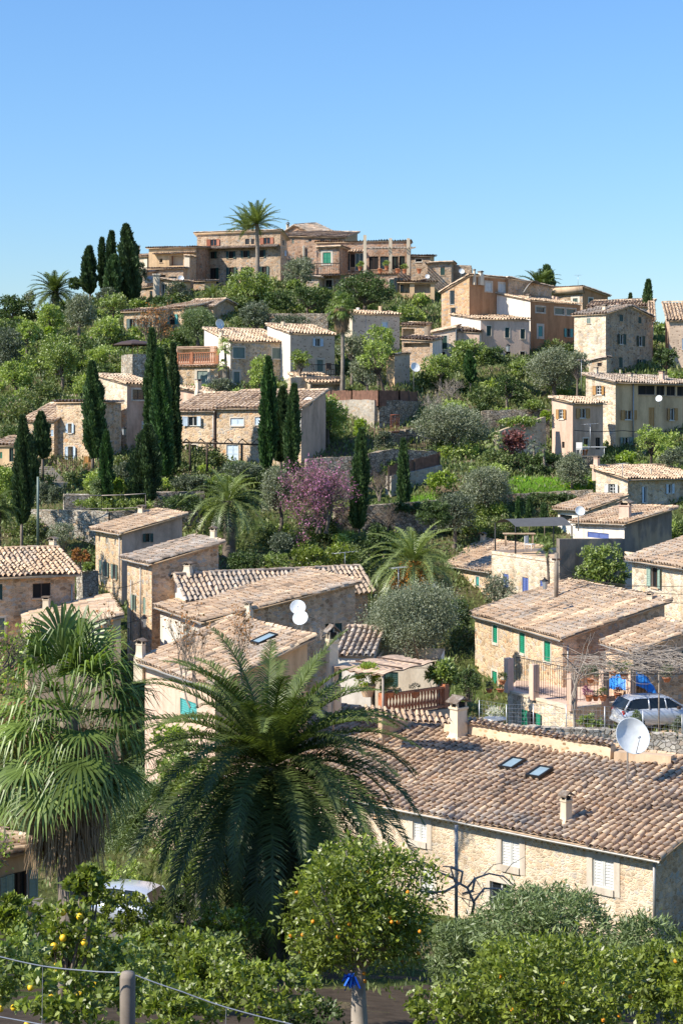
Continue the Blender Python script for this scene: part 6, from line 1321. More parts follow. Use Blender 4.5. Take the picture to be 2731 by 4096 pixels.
# ---- satellite dishes
def dish(label, k, x, y, d, Y, az, el=28, pole=1.2, depth=.14, group='satellite dishes'):
    C = cpt(k, x, y, Y); r_ = d / 2 / CR[k][2] / F * Y; az = radians(az); el = radians(el); ax = np.array((sin(az) * cos(el), -cos(az) * cos(el), sin(el)))
    root = thing('satellite_dish', C - np.array((0, 0, r_ + pole)), label, 'satellite dish', group); mb = MB()
    mb.lathe(C, [(r_ * q, depth * 2 * r_ * q * q) for q in (0.01, .2, .4, .6, .8, .95, 1)] + [(r_ * 1.02, depth * 2 * r_ + .0), (r_ * 1.0, depth * 2 * r_ - .03), (r_ * .6, depth * .7 * r_ - .03), (.01, -.03)], 28, 0, ax)
    mb.build('reflector', M['dish'], root); z = np.array((0, 0, 1.)); lo = unit(-z + ax * np.dot(z, ax)); a0 = C + lo * r_ * .96 + ax * depth * 1.8 * r_; tip = C + ax * r_ * 1.05 + lo * r_ * .25
    m2 = MB(); m2.tube([a0, tip], r_ * .03, 5); m2.tube([tip, tip - ax * r_ * .16], r_ * .07, 8); m2.build('feed_arm', M['galv'], root)
    m3 = MB(); b_ = C - ax * .06; m3.tube([b_, b_ - ax * .15, b_ - ax * .2 - z * (r_ * .5), b_ - ax * .2 - z * (r_ + pole)], .035, 6); m3.build('mast', M['galv'], root); return root
dish('largest satellite dish, round and white, above the nearest roof', 12, 1232, 636, 232, 58, 18, 24, .9)
dish('upper one of the two overlapping white dishes on the gable wall', 8, 535, 598, 96, 78, 2, 30, .8)
dish('lower one of the two overlapping white dishes, the brighter', 8, 553, 665, 96, 77.3, -14, 32, .6)
dish('grey dish on a chimney of the long brown house', 2, 278, 857, 62, 151, 40, 10, .4)
dish('white dish facing left in front of the shaded stone arch', 5, 680, 411, 72, 130, -25, 26, 1.2)
dish('white dish standing above the small spotted outbuilding', 5, 1346, 189, 62, 148, 25, 22, 1.6)
dish('white dish on the tiled lean-to front', 9, 939, 144, 60, 96, 12, 24, .8)
dish('pale blue dish fixed to the large tan house', 6, 1420, 296, 40, 139, -25, 20, .3)
dish('white dish on the skyline right of the dark stone house', 3, 220, 283, 34, 202, 10, 22, .5)
dish('small dish at the left of the beamed structure on the skyline', 3, 12, 314, 28, 200, 10, 22, .5)
dish('small white dish on the shaded terrace of the loggia wing', 1, 1135, 492, 36, 202, 10, 22, .6)
dish('tiny white dish on the yellow stone house', 9, 52, 597, 26, 90, -60, 20, .2)
# ---- silver hatchback
def car(label, P, yaw, L=3.8, Wd=1.66, H=1.44, paint_='car', name='parked_car'):
    """P ground centre; yaw = heading angle of the nose from +X"""
    P = np.array(P, float); fx = np.array((cos(yaw), sin(yaw), 0)); sy = np.array((-sin(yaw), cos(yaw), 0)); z = np.array((0, 0, 1.)); root = thing(name, P, label, 'car')
    T = lambda x, y, h: P + fx * x + sy * y + z * h
    # lower body: stations along the length, half-width and heights
    st = [(-.50, .72, .30, .62), (-.485, .86, .24, .80), (-.42, .94, .2, .90), (-.25, 1, .18, .93), (0, 1, .18, .93), (.22, 1, .18, .92), (.36, .97, .2, .86), (.45, .88, .22, .74), (.495, .70, .3, .56)]
    mb = MB(); vs = []; K = 10
    for x, w, h0, h1 in st:
        w_ = Wd / 2 * w; ring = [(-.55, h0 - .02), (-.93, h0 + .03), (-1, h0 + (h1 - h0) * .45), (-.97, h0 + (h1 - h0) * .8), (-.86, h1), (.86, h1), (.97, h0 + (h1 - h0) * .8), (1, h0 + (h1 - h0) * .45), (.93, h0 + .03), (.55, h0 - .02)]
        vs += [T(x * L, q * w_, h) for q, h in ring]
    fs = [(i * K + k, i * K + (k + 1) % K, (i + 1) * K + (k + 1) % K, (i + 1) * K + k) for i in range(len(st) - 1) for k in range(K)]
    mb.add(vs, fs, 0, True); mb.add(vs[:K], [tuple(range(K))]); mb.add(vs[-K:], [tuple(range(K))[::-1]])
    # roof and pillars
    cab = [(-.47, .84, .90), (-.40, .74, H * .93), (-.32, .70, H * .99), (-.05, .70, H), (.10, .72, H * .96), (.27, .84, .90)]
    rv = []
    for x, w, h in cab[1:5]: rv += [T(x * L, -w * Wd / 2, h - .045), T(x * L, -w * Wd / 2 * .85, h), T(x * L, w * Wd / 2 * .85, h), T(x * L, w * Wd / 2, h - .045)]
    mb.add(rv, [(i * 4 + k, i * 4 + k + 1, (i + 1) * 4 + k + 1, (i + 1) * 4 + k) for i in range(3) for k in range(3)], 0, True)
    for s_ in (-1, 1):
        for (a, b) in ((0, 1), (5, 4)):
            A_ = T(cab[a][0] * L, s_ * cab[a][1] * Wd / 2, cab[a][2]); B_ = T(cab[b][0] * L, s_ * cab[b][1] * Wd / 2, cab[b][2] - .045); mb.tube([A_, B_], .045, 5)
        A_ = T(-.17 * L, s_ * .88 * Wd / 2, .9); B_ = T(-.17 * L, s_ * .70 * Wd / 2, H - .05); mb.tube([A_, B_], .04, 5)
        A_ = T(.04 * L, s_ * .88 * Wd / 2, .9); B_ = T(.03 * L, s_ * .71 * Wd / 2, H - .06); mb.tube([A_, B_], .035, 5)
    mb.build('body', M[paint_], root)
    g_ = MB()
    for s_ in (-1, 1):
        a = [T(-.44 * L, s_ * .85 * Wd / 2, .9), T(.24 * L, s_ * .86 * Wd / 2, .9), T(.10 * L, s_ * .715 * Wd / 2, H * .96 - .05), T(-.05 * L, s_ * .70 * Wd / 2, H - .05), T(-.32 * L, s_ * .70 * Wd / 2, H * .98 - .05), T(-.39 * L, s_ * .735 * Wd / 2, H * .93 - .05)]
        g_.add(a, [tuple(range(6)) if s_ < 0 else tuple(range(6))[::-1]])
    g_.add([T(-.475 * L, -.78 * Wd / 2, .92), T(-.475 * L, .78 * Wd / 2, .92), T(-.402 * L, .70 * Wd / 2, H * .93 - .02), T(-.402 * L, -.70 * Wd / 2, H * .93 - .02)], [(0, 1, 2, 3)])
    g_.add([T(.28 * L, -.80 * Wd / 2, .91), T(.28 * L, .80 * Wd / 2, .91), T(.105 * L, .70 * Wd / 2, H * .96 - .02), T(.105 * L, -.70 * Wd / 2, H * .96 - .02)], [(3, 2, 1, 0)]); g_.build('windows', M['glass'], root)
    for sx in (-.31, .31):
        for s_ in (-1, 1):
            c0 = T(sx * L, s_ * (Wd / 2 - .14), .29); wm = MB(); wm.lathe(c0, [(.05, .16 * 1), (.18, .165), (.20, .155), (.285, .14), (.30, .10), (.30, -.08), (.2, -.1)], 18, 0, sy * s_); w_ = wm.build('wheel', M['rubber'], root)
            hm = MB(); hm.lathe(c0, [(.01, .175), (.08, .17), (.19, .158), (.195, .14)], 12, 0, sy * s_); hm.build('hubcap', M['galv'], w_)
    for s_ in (-1, 1):
        lm = MB(); lm.cbox(T(-.478 * L, s_ * .74 * Wd / 2, .74), .08, .16, .24, 0, yaw); lm.build('tail_light', M['lampr'], root)
        lm = MB(); lm.cbox(T(.462 * L, s_ * .62 * Wd / 2, .62), .10, .28, .12, 0, yaw); lm.build('headlight', M['dish'], root)
        lm = MB(); lm.cbox(T(.17 * L, s_ * 1.06 * Wd / 2, .95), .12, .16, .12, 0, yaw); lm.build('mirror', M['dwood'], root)
    pm = MB(); pm.cbox(T(-.505 * L, 0, .52), .02, .46, .10, 0, yaw); pm.build('number_plate', M['wht'], root)
    bm_ = MB(); bm_.cbox(T(-.50 * L, 0, .36), .10, Wd * .8, .12, 0, yaw); bm_.build('bumper', M[paint_], root); return root
q = cp(12, 1330, 590, 73); car('silver hatchback parked behind the wire fence, rear end to the left', (q[0] + .6, 73.6, gh(q[0] + 1, 73.6) + .12), radians(14), L=4.0)
q = cp(13, 560, 525, 59); car('pale silver car in the street seen through the date palm fronds', (q[0], 59, gh(q[0], 59) + .12), radians(160), L=3.9, Wd=1.7, H=1.45, paint_='car')
# ---- posts, wires
def wire(mb, a, b, r=.012, sag=.0, n=10):
    a = np.array(a, float); b = np.array(b, float); mb.tube([a + (b - a) * i / n - np.array((0, 0, sag * 4 * (i / n) * (1 - i / n))) for i in range(n + 1)], r, 4, cap=False)
fr = thing('garden_fence', cp(13, 615, 1400, 10.2), 'weathered wooden post with galvanised fence wires in the foreground', 'fence')
mb = MB(); p_ = cp(13, 617, 772, 10.2); mb.lathe((p_[0], p_[1], p_[2] - 2.2), [(.052, 0), (.051, 1.0), (.049, 1.9), (.050, 2.17), (.042, 2.2), (.0, 2.205)], 14); mb.build('post', M['wood'], fr)
mb = MB()
for pts in ([(-20, 690), (200, 740), (400, 762), (580, 772)], [(655, 785), (880, 865), (1090, 940), (1400, 1020), (1700, 1120)]):
    for (a, b) in zip(pts[:-1], pts[1:]): wire(mb, cp(13, *a, 10.1), cp(13, *b, 10.1), .0045, .003, 8)
wire(mb, cp(13, -20, 982, 10.1), cp(13, 240, 1030, 10.1), .0045)
for x, y0, y1 in ((208, 742, 1060), (1092, 942, 1060)): wire(mb, cp(13, x, y0, 10.1), cp(13, x - 4, y1, 10.1), .002)
mb.build('fence_wire', M['galv'], fr)
wf = thing('wire_fence', cp(12, 660, 600, 66.3), 'thin wire mesh fence on steel posts above the rubble wall', 'fence')
xs_ = [(265, 400, 560), (438, 428, 580), (610, 428, 600), (820, 430, 600), (1066, 440, 615), (1310, 465, 620), (1560, 490, 650)]
for x, y0, y1 in xs_: mb = MB(); a = cp(12, x, y0, 66.4); b = cp(12, x, y1, 66.4); mb.tube([a, b - np.array((0, 0, .3))], .022, 6); mb.build('post', M['galv'], wf)
mb = MB()
for (x0, t0, b0), (x1, t1, b1) in zip(xs_[:-1], xs_[1:]):
    for i in range(7): f = i / 6; wire(mb, cp(12, x0, t0 + (b0 - t0) * f, 66.4), cp(12, x1, t1 + (b1 - t1) * f, 66.4), .005, 0, 2)
    for i in range(9): f = i / 9; x = x0 + (x1 - x0) * f; wire(mb, cp(12, x, t0 + (t1 - t0) * f, 66.4), cp(12, x, b0 + (b1 - b0) * f, 66.4), .004, 0, 1)
mb.build('wire_mesh', M['galv'], wf)
def pole(label, k, x, y0, y1, Y, r, mat, name='utility_pole', cat='pole'):
    a, b = cp(k, x, y0, Y), cp(k, x, y1, Y); mb = MB(); mb.tube([a, (a + b) / 2, b - np.array((0, 0, 1.))], [r * .8, r * .9, r], 8); root = thing(name, b, label, cat); mb.build('shaft', M[mat], root); return root, a
pole('tall dark green pole beside the left garden wall', 4, 240, 795, 1130, 104, .09, 'ggreen')
pl_, pa = pole('weathered wooden utility pole by the white shuttered house', 9, 796, 398, 640, 89, .13, 'wood')
mb = MB(); mb.cbox(pa + np.array((0, -.05, -.35)), .5, .1, .1); mb.build('crossbar', M['dwood'], pl_)
cbs = thing('overhead_cables', cp(9, 800, 500, 88), 'bundle of thin overhead cables crossing right of the wooden pole', 'cable'); mb = MB()
for i, (a, b) in enumerate((((806, 520), (1570, 600)), ((806, 528), (1570, 650)), ((806, 535), (1300, 600)), ((810, 545), (1570, 705)), ((806, 470), (1240, 600)))): wire(mb, cp(9, *a, 88), cp(9, *b, 83), .014, .25)
mb.build('cable', M['iron'], cbs)
cb2 = thing('street_cable', cp(7, 600, 520, 85), 'thin black cable strung across the stone street houses', 'cable'); mb = MB(); wire(mb, cp(7, 600, 525, 92), cp(7, 880, 510, 86), .015, .3); wire(mb, cp(7, 700, 780, 86), cp(7, 900, 740, 86), .012, .1); mb.build('cable', M['iron'], cb2)
cb3 = thing('wall_cable', cp(6, 1100, 490, 138), 'dark cable running along the large tan house front', 'cable'); mb = MB(); wire(mb, cp(6, 905, 488, 134), cp(6, 1200, 490, 137), .03, .1); wire(mb, cp(6, 1200, 490, 137), cp(6, 1600, 478, 139), .03, .2); mb.build('cable', M['iron'], cb3)
def lantern(label, k, x, y, Y, s=1.):
    C = cp(k, x, y, Y); root = thing('street_lantern', C, label, 'street lamp', 'wall lanterns'); mb = MB(); mb.tube([C + (.0, .6, .1), C + (.0, .3, .3 * s), C + (0, 0, .3 * s)], .02 * s, 5); mb.lathe(C + np.array((0, 0, -.2 * s)), [(.0, .5 * s), (.05 * s, .47 * s), (.16 * s, .40 * s), (.17 * s, .36 * s)], 6, sm=False); mb.build('bracket', M['iron'], root)
    g_ = MB(); g_.lathe(C + np.array((0, 0, -.2 * s)), [(.14 * s, .36 * s), (.09 * s, .02 * s), (.0, 0)], 6, sm=False); g_.build('glass_shade', M['galv'], root)
lantern('street lantern on the corner of the narrow shuttered stone house', 7, 902, 768, 85.5, 1.3)
lantern('street lantern in front of the blue shuttered terrace house', 9, 727, 592, 85, 1.2)
lantern('small wall lantern over the white house arch', 3, 502, 752, 160, 1.6)
lantern('wall lantern on the lit side of the square stone house', 4, 779, 512, 127, 1.4)
def antenna(label, k, x, y0, y1, Y, w=1.2, n=6):
    a, b = cp(k, x, y0, Y), cp(k, x, y1, Y); root = thing('tv_antenna', b, label, 'antenna', 'rooftop antennas'); mb = MB(); mb.tube([b, a], .022, 5); mb.build('mast', M['galv'], root); mb = MB(); d = np.array((.85, .5, .05)); mb.tube([a - d * w / 2, a + d * w / 2], .012, 4)
    for i in range(n): q = a + d * w * (i / (n - 1) - .5); mb.tube([q - np.array((-.3, .45, 0)) * .5, q + np.array((-.3, .45, 0)) * .5], .007, 3)
    mb.build('aerial', M['galv'], root)
antenna('double bar antenna above the ridge of the orange roof', 8, 830, 250, 345, 94, 1.5)
antenna('grid antenna on a pole in front of the fruiting palm', 8, 1165, 345, 480, 80, .8, 8)
antenna('orange tipped antenna in front of the small pink house', 6, 1002, 450, 600, 128, 1.3)
antenna('mast antenna at the corner of the large tan house', 6, 948, 60, 240, 143, 1.0)
antenna('thin antenna on the skyline beside the second palm crown', 2, 372, 205, 275, 220, 1.5)
antenna('fine antenna above the gabled white framed window house', 3, 928, 305, 380, 196, 1.0, 3)
antenna('roof antenna on the white shuttered stone house', 6, 1198, 690, 780, 115, .8)
# ---- railings, balustrades
def railing(label, pts, h, gap=.13, name='iron_railing', mat='iron', r=.012):
    P = [np.array(p_, float) for p_ in pts]; root = thing(name, P[0], label, 'railing'); mb = MB(); z = np.array((0, 0, 1.)); hb = MB()
    for a, b in zip(P[:-1], P[1:]):
        n = max(1, int(np.linalg.norm(b - a) / gap)); hb.tube([a + z * h, b + z * h], r * 1.6, 4); hb.tube([a + z * .08, b + z * .08], r * 1.3, 4)
        for i in range(n + 1): q = a + (b - a) * i / n; mb.tube([q, q + z * h], r, 3, cap=False)
    mb.build('bars', M[mat], root); hb.build('rail', M[mat], root); return root
def balustrade(label, a, b, h, n, posts, mat='terra', postm='terra'):
    a = np.array(a, float); b = np.array(b, float); root = thing('balustrade', a, label, 'balustrade', 'terracotta balustrades'); z = np.array((0, 0, 1.)); d = b - a; L = np.linalg.norm(d); e = d / L; s_ = np.array((-e[1], e[0], 0)); s_ /= np.linalg.norm(s_)
    mb = MB(); mb.box(a - s_ * .09 + z * h, d, s_ * .18, z * .09); mb.box(a - s_ * .09 - z * .02, d, s_ * .18, z * .08); mb.build('rail', M[mat], root)
    pr = [(.055, .06), (.035, .12), (.05, .22), (.07, .34), (.06, .46), (.03, .62), (.028, .72), (.05, .82), (.055, .95), (.055, 1)]
    for i in range(n): mb = MB(); mb.lathe(a + e * L * (i + .5) / n, [(r_, t * h) for r_, t in pr], 8); mb.build('baluster', M[mat], root)
    for t in posts: mb = MB(); q = a + d * t; mb.cbox(q + z * (h * .5 + .05), .24, .24, h + .22, 0, atan2(e[1], e[0])); mb.build('post', M[postm], root)
balustrade('terracotta balustrade in front of the cane canopy terrace', cp(11, 985, 412, 66.2), cp(11, 1378, 352, 68.5), .78, 20, (0, 1.0), postm='terra')
balustrade('terracotta balustrade of the red walled terrace', cp(1, 1113, 1030, 149.5), cp(1, 1364, 1022, 149), .95, 18, (0, .36, 1))
wall_thing('plastered base wall carrying the terrace balustrade', [cp(11, 975, 425, 66.2), cp(11, 1400, 362, 68.6)], 1.2, thk=.3, mat='tan', rough=.02, bot=2.5, name='parapet_wall', sub=1)
railing('iron railing of the upper terrace of the green shuttered house', [cp(12, 500, 328, 78.5), cp(12, 660, 365, 76.2), cp(12, 880, 420, 74.2)], 1.55, .16)
railing('iron railing panel behind the blue tarp', [cp(12, 890, 408, 74.5), cp(12, 1340, 372, 75.2)], 1.5, .16)
railing('thin railing of the arched door terrace', [cp(5, 660, 238, 148), cp(5, 900, 238, 149)], 1.0, .2, r=.02)
railing('small balcony railing above the stone arches', [cp(4, 392, 748, 124.5), cp(4, 482, 745, 124.5)], 1.0, .14, r=.02)
railing('balcony railing left of the green window', [cp(2, 818, 552, 200), cp(2, 872, 550, 199)], 1.3, .2, r=.03)
railing('terrace railing in front of the green window', [cp(2, 875, 548, 199), cp(2, 1036, 545, 198.8)], 1.4, .25, r=.03)
railing('railing along the stepped path near the lower cane fence', [cp(5, 1230, 690, 130), cp(5, 1330, 690, 130), cp(5, 1480, 720, 128)], 1.0, .2, r=.02)
railing('rusty gate bars against the round stone wall', [cp(5, 1195, 600, 133), cp(5, 1248, 598, 133.5)], 1.5, .16, r=.025, name='iron_gate', mat='red')
railing('fence beside the white house entrance', [cp(3, 320, 865, 153), cp(3, 420, 850, 154)], 1.0, .2, r=.025)
railing('wire and post fence along the pale retaining wall', [cp(4, 405, 1000, 110.6), cp(4, 640, 1004, 110.6), cp(4, 780, 1000, 110.6), cp(4, 915, 992, 110.8)], 1.0, 3.3, r=.022, name='garden_fence', mat='barkp')
# terrace of the green shuttered house
tr_ = thing('raised_terrace', cp(12, 650, 590, 76), 'raised stone terrace with a pale rim beside the green shuttered house', 'terrace')
a, b_, d_ = cp(12, 445, 350, 79), cp(12, 865, 428, 74), cp(12, 1350, 385, 75); mb = MB()
fl_ = a[2]; A = np.array((a[0], a[1], fl_)); B_ = np.array((b_[0], b_[1], fl_)); D_ = np.array((cp(12, 1345, 400, 74.6)[0], 76.5, fl_)); E_ = np.array((D_[0] - 1.2, 82.0, fl_)); G_ = np.array((a[0] + .8, 82.5, fl_)); low = np.array((0, 0, -4.5))
def hole_wall(mb, p, q, s0, s1, z0, z1):
    ex = (q - p); L_ = np.linalg.norm(ex[:2]); ex = ex / L_; n_ = np.array((ex[1], -ex[0], 0)); wallface(mb, p, ex, L_, n_, p[2] - 4.5, [(0, p[2]), (L_, p[2])], [(s0, z0, s1 - s0, z1 - z0)] if s1 > 0 else [], 0, 1, .2); return ex, n_
L_ab = np.linalg.norm(B_ - A); s0 = L_ab * .33; s1 = L_ab * .47
ex, n_ = hole_wall(mb, A, B_, s0, s1, fl_ - 1.65, fl_ - .6); hole_wall(mb, B_, D_, 0, 0, 0, 0)
for p_, q_ in ((D_, E_), (E_, G_), (G_, A)): mb.quad(p_ + low, q_ + low, q_, p_)
mb.add([A, B_, D_, E_, G_], [(0, 1, 2, 3, 4)], 2)
mb.build('terrace_wall', [M['st_pale'], M['surr'], M['pink']], tr_)
mb = MB(); z = np.array((0, 0, 1.)); mb.box(A + n_ * .03 + z * .002, B_ - A, -n_ * .3, z * .12); e2 = unit(D_ - B_); n2 = np.array((e2[1], -e2[0], 0)); mb.box(B_ + n2 * .03 + z * .004, D_ - B_, -n2 * .3, z * .12); mb.build('rim', M['cream'], tr_)
window(tr_, A + ex * s0 + z * (-1.65), ex, n_, s1 - s0, 1.05, 'ob', M['green'], 0)
for t, pr_ in ((0.02, (A, B_)), (.42, (A, B_)), (.98, (A, B_)), (.45, (B_, D_)), (.85, (B_, D_))): mb = MB(); q = pr_[0] + (pr_[1] - pr_[0]) * t; mb.cbox(q + z * .85, .34, .34, 1.7, 0, .5); mb.build('pillar', M['pink'], tr_)
# blue tarp
tp = thing('blue_tarp', cp(12, 1220, 370, 76), 'crumpled blue tarpaulin thrown over garden things on the terrace', 'tarpaulin'); rg = np.random.default_rng(5); n = 16; C = cp(12, 1218, 385, 77); vs = []
for j in range(n + 1):
    for i in range(n + 1):
        u_, v_ = i / n, j / n; hgt = 1.35 * (sin(pi * min(1, max(0, u_ * 1.0))) ** .5) * (.55 + .45 * sin(pi * v_)) * (.8 + .2 * u_) ; hgt = max(0, hgt + rg.normal(0, .06) + .1 * sin(u_ * 14 + v_ * 6)); vs.append((C[0] - 1.3 + 2.6 * u_ + rg.normal(0, .03), C[1] - .7 + 1.4 * v_ + .15 * sin(u_ * 9), C[2] + hgt))
mb = MB(); mb.add(vs, [(j * (n + 1) + i, j * (n + 1) + i + 1, (j + 1) * (n + 1) + i + 1, (j + 1) * (n + 1) + i) for j in range(n) for i in range(n)], 0, True); mb.build('sheet', M['btarp'], tp)
# pots
def pot(label, P, r, kind='green', pr=.3, ph=.3, seed=0, mat='terra', grp='potted plants', ls=.07, nl=700, asp=.4):
    P = np.array(P, float); root = thing('potted_plant', P, label, 'potted plant', grp); mb = MB(); mb.lathe(P, [(pr * .55, 0), (pr * .75, ph * .4), (pr * .92, ph * .85), (pr, ph * .86), (pr, ph), (pr * .85, ph), (pr * .8, ph * .9), (0, ph * .88)], 14); mb.build('pot', M[mat], root)
    if r: rg = np.random.default_rng(seed + 3); V, Q, rr, _ = crown_mesh(rg, P + np.array((0, 0, ph + r * .7)), (r, r, r * .9), 30, max(6, nl // 30), r * .35, ls, asp, .3, .6); npmesh('foliage', V, Q, LF[kind], root, rr)
    return root
pot('large pale pot with a yellowish euphorbia on the canopy terrace', cp(11, 893, 292, 66.5), .55, 'yellow', .36, .5, 1, 'tan', ls=.14, nl=1500, asp=.25)
pot('hanging grassy plant in a pot at the balustrade end', cp(11, 1030, 300, 66.3), .38, 'oleander', .2, .25, 2, ls=.14, nl=900, asp=.2)
pot('small terracotta pot with a thin plant on the balustrade', cp(11, 1190, 300, 67.4), .22, 'olived', .2, .3, 3, nl=150)
pot('terracotta pot of pink flowers at the terrace edge', cp(12, 965, 408, 73.4), .28, 'pink', .2, .28, 4)
pot('terracotta trough of red flowers under the blue tarp', cp(12, 1150, 392, 74.2), .2, 'redl', .2, .25, 5, nl=300)
pot('terracotta pot with green shoots beside the pink flowers', cp(12, 1055, 405, 73.6), .22, 'green', .2, .25, 6, nl=300)
pot('small orange pot left of the pink flowers', cp(12, 1008, 405, 73.6), .15, 'olived', .16, .22, 7, nl=150)
pot('hanging round grey plant at the pergola edge, upper left', cp(12, 975, 290, 73.0), .42, 'olived', .2, .2, 8, grp='hanging baskets', nl=900)
pot('hanging round plant ball in front of the blue tarp', cp(12, 1190, 265, 73.2), .38, 'oleander', .2, .2, 9, grp='hanging baskets', nl=900)
pot('hanging plant ball left of the blue tarp', cp(12, 1118, 245, 73.2), .3, 'olived', .18, .2, 10, grp='hanging baskets', nl=700)
pot('hanging basket at the far right of the pergola', cp(12, 1462, 285, 72.5), .36, 'olive', .2, .2, 11, grp='hanging baskets', nl=800)
pot('hanging basket on the lit wall of the green shuttered house', cp(12, 412, 300, 76.5), .22, 'dark', .18, .2, 12, grp='hanging baskets', nl=500)
pot('small hanging basket with an orange pot on the lit wall', cp(12, 400, 350, 76.5), .12, 'olived', .2, .16, 13, grp='hanging baskets', nl=100)
pot('hanging basket low on the lit wall, leftmost', cp(12, 328, 352, 77), .2, 'olived', .18, .18, 14, grp='hanging baskets', nl=400)
for x, y, l_ in ((1325, 500, 'clipped round plant in an urn on the beamed terrace'), (1438, 520, 'cactus pot at the right end of the beamed terrace'), (1160, 505, 'bushy pot beside the white curtain')): pot(l_, cp(2, x, y + 18, 200), .4, 'green', .28, .5, x, ls=.2, nl=300)
for x, l_ in ((1285, 'bulging empty jar on the beamed terrace'), (1395, 'squat terracotta jar by the glazed doors'), (1530, 'terracotta jar by the sloping beams')): pot(l_, cp(2, x, 540, 200), 0, 'green', .33, .6, x)
pot('white flowered planter box left of the wire fence', cp(12, 365, 560, 68), .35, 'wht', .5, .3, 15, 'galv', nl=400)
pot('orange flower pot beside the white garden chair', cp(6, 968, 640, 131), .3, 'green', .3, .45, 16, nl=200)
# cane canopy
cn = thing('cane_canopy', cp(11, 960, 200, 68), 'sagging cane mat canopy over the white terrace house', 'canopy'); A = cp(11, 678, 98, 66.5); B_ = cp(11, 990, 150, 65.2); C_ = cp(11, 1345, 68, 69.5); D_ = cp(11, 1085, 30, 71.5); vs = []; n = 26
for j in range(n + 1):
    for i in range(n + 1):
        u_, v_ = i / n, j / n; q = (A * (1 - u_) + B_ * u_) * (1 - v_) + (D_ * (1 - u_) + C_ * u_) * v_; vs.append(q - np.array((0, 0, .10 * sin(pi * u_) * (1 + .3 * sin(v_ * 30)) + .03 * sin(u_ * 40) - .06 * abs(sin(v_ * pi * 3)))))
mb = MB(); mb.add(vs, [(j * (n + 1) + i, j * (n + 1) + i + 1, (j + 1) * (n + 1) + i + 1, (j + 1) * (n + 1) + i) for j in range(n) for i in range(n)], 0); mb.add([v - np.array((0, 0, .05)) for v in vs], [(j * (n + 1) + i, (j + 1) * (n + 1) + i, (j + 1) * (n + 1) + i + 1, j * (n + 1) + i + 1) for j in range(n) for i in range(n)], 0); mb.build('cane_mat', M['canel'], cn)
mb = MB()
for t in (.33, .66): mb.tube([A * (1 - t) + D_ * t + (0, 0, .05), B_ * (1 - t) + C_ * t + (0, 0, .05)], .035, 5)
mb.build('batten', M['dwood'], cn)
for q in (B_, C_, A): mb = MB(); mb.tube([q + (0, .2, -.05), q + (0, .2, -2.9)], .05, 6); mb.build('post', M['barkp'], cn)
wt = house('white walled annexe with dark slot windows left of the cane canopy', 11, (925, 40), 74, 12, left=(700, 20), R=3, zl=0, zr=.9, b=(925, 250), mats=('white', 'white'), roof='tileg', gut=False, ov=.12, wins=[('L', 735, 108, 748, 195, 'c', 'dgreen', 0), ('L', 705, 110, 733, 195, 'c', 'dgreen', 0), ('L', 793, 35, 803, 58, 'k', 'dwood', 0), ('L', 848, 38, 858, 60, 'k', 'dwood', 0)])
house('long cream wall with a dark green window under the cane canopy', 11, (1345, 88), 73.5, 10, left=(925, 98), R=3, zl=0, zr=.3, b=(1345, 300), mats=('cream', 'white'), roof='tileg', gut=False, ov=.1, flat=True, wins=[('L', 994, 138, 1085, 232, 'c', 'dgreen', 0)])
bc = RPT(0, 11, 1462, 560); rt_ = thing('roof_chimney', bc, 'big rendered chimney with a leaning tile cap at the top of the nearest roof', 'chimney'); chimney(rt_, bc, .56, 1.65, .7, 3, 1, 'cream')
bc = cp(11, 672, 230, 67); rt_ = thing('roof_chimney', bc, 'square cream chimney left of the cane canopy', 'chimney'); chimney(rt_, bc, .42, 2.5, .4, 5, 1, 'cream')
# skylights on the nearest roof: lie in the roof plane
root, C0, dL, dR, L_, R_, sL, sR = HS[0]
def skylight(k, x, y, w, h, hs, label):
    root, C0, dL, dR, L_, R_, sL, sR = hs; u, v = c(k, x, y); rx, rz = kx(u), kz(v); B3 = dR + np.array((0, 0, sR)); nn = np.cross(dL, B3); nn = nn / np.linalg.norm(nn); nn = nn if nn[2] > 0 else -nn
    ray = np.array((rx, 1, rz)); t = np.dot(C0, nn) / np.dot(ray, nn); P = ray * t; bb = unit(B3); o = thing('skylight', P, label, 'skylight', 'roof skylights'); mb = MB(); f = .07; a = P - dL * w / 2 + nn * .06
    mb.box(a, dL * w, bb * f, nn * .15); mb.box(a + bb * (h - f), dL * w, bb * f, nn * .15); mb.box(a + bb * f, dL * f, bb * (h - 2 * f), nn * .148); mb.box(a + bb * f + dL * (w - f), dL * f, bb * (h - 2 * f), nn * .148); mb.build('frame', M['iron'], o)
    g_ = MB(); g_.box(a + bb * f + dL * f, dL * (w - 2 * f), bb * (h - 2 * f), nn * .11); g_.build('pane', M['skyg'], o)
M['skyg'] = paint('skylight_glass', (.25, .33, .36), .08)
skylight(12, 430, 858, .62, 1.0, HS[0], 'left one of the two small skylights in the nearest roof'); skylight(12, 605, 915, .62, 1.0, HS[0], 'right one of the two small skylights in the nearest roof')
hs17 = [h for h in HS if h[0]['label'].startswith('plastered ochre house')][0]; skylight(8, 268, 840, .8, 1.0, hs17, 'single skylight in the large tan roof behind the date palm')
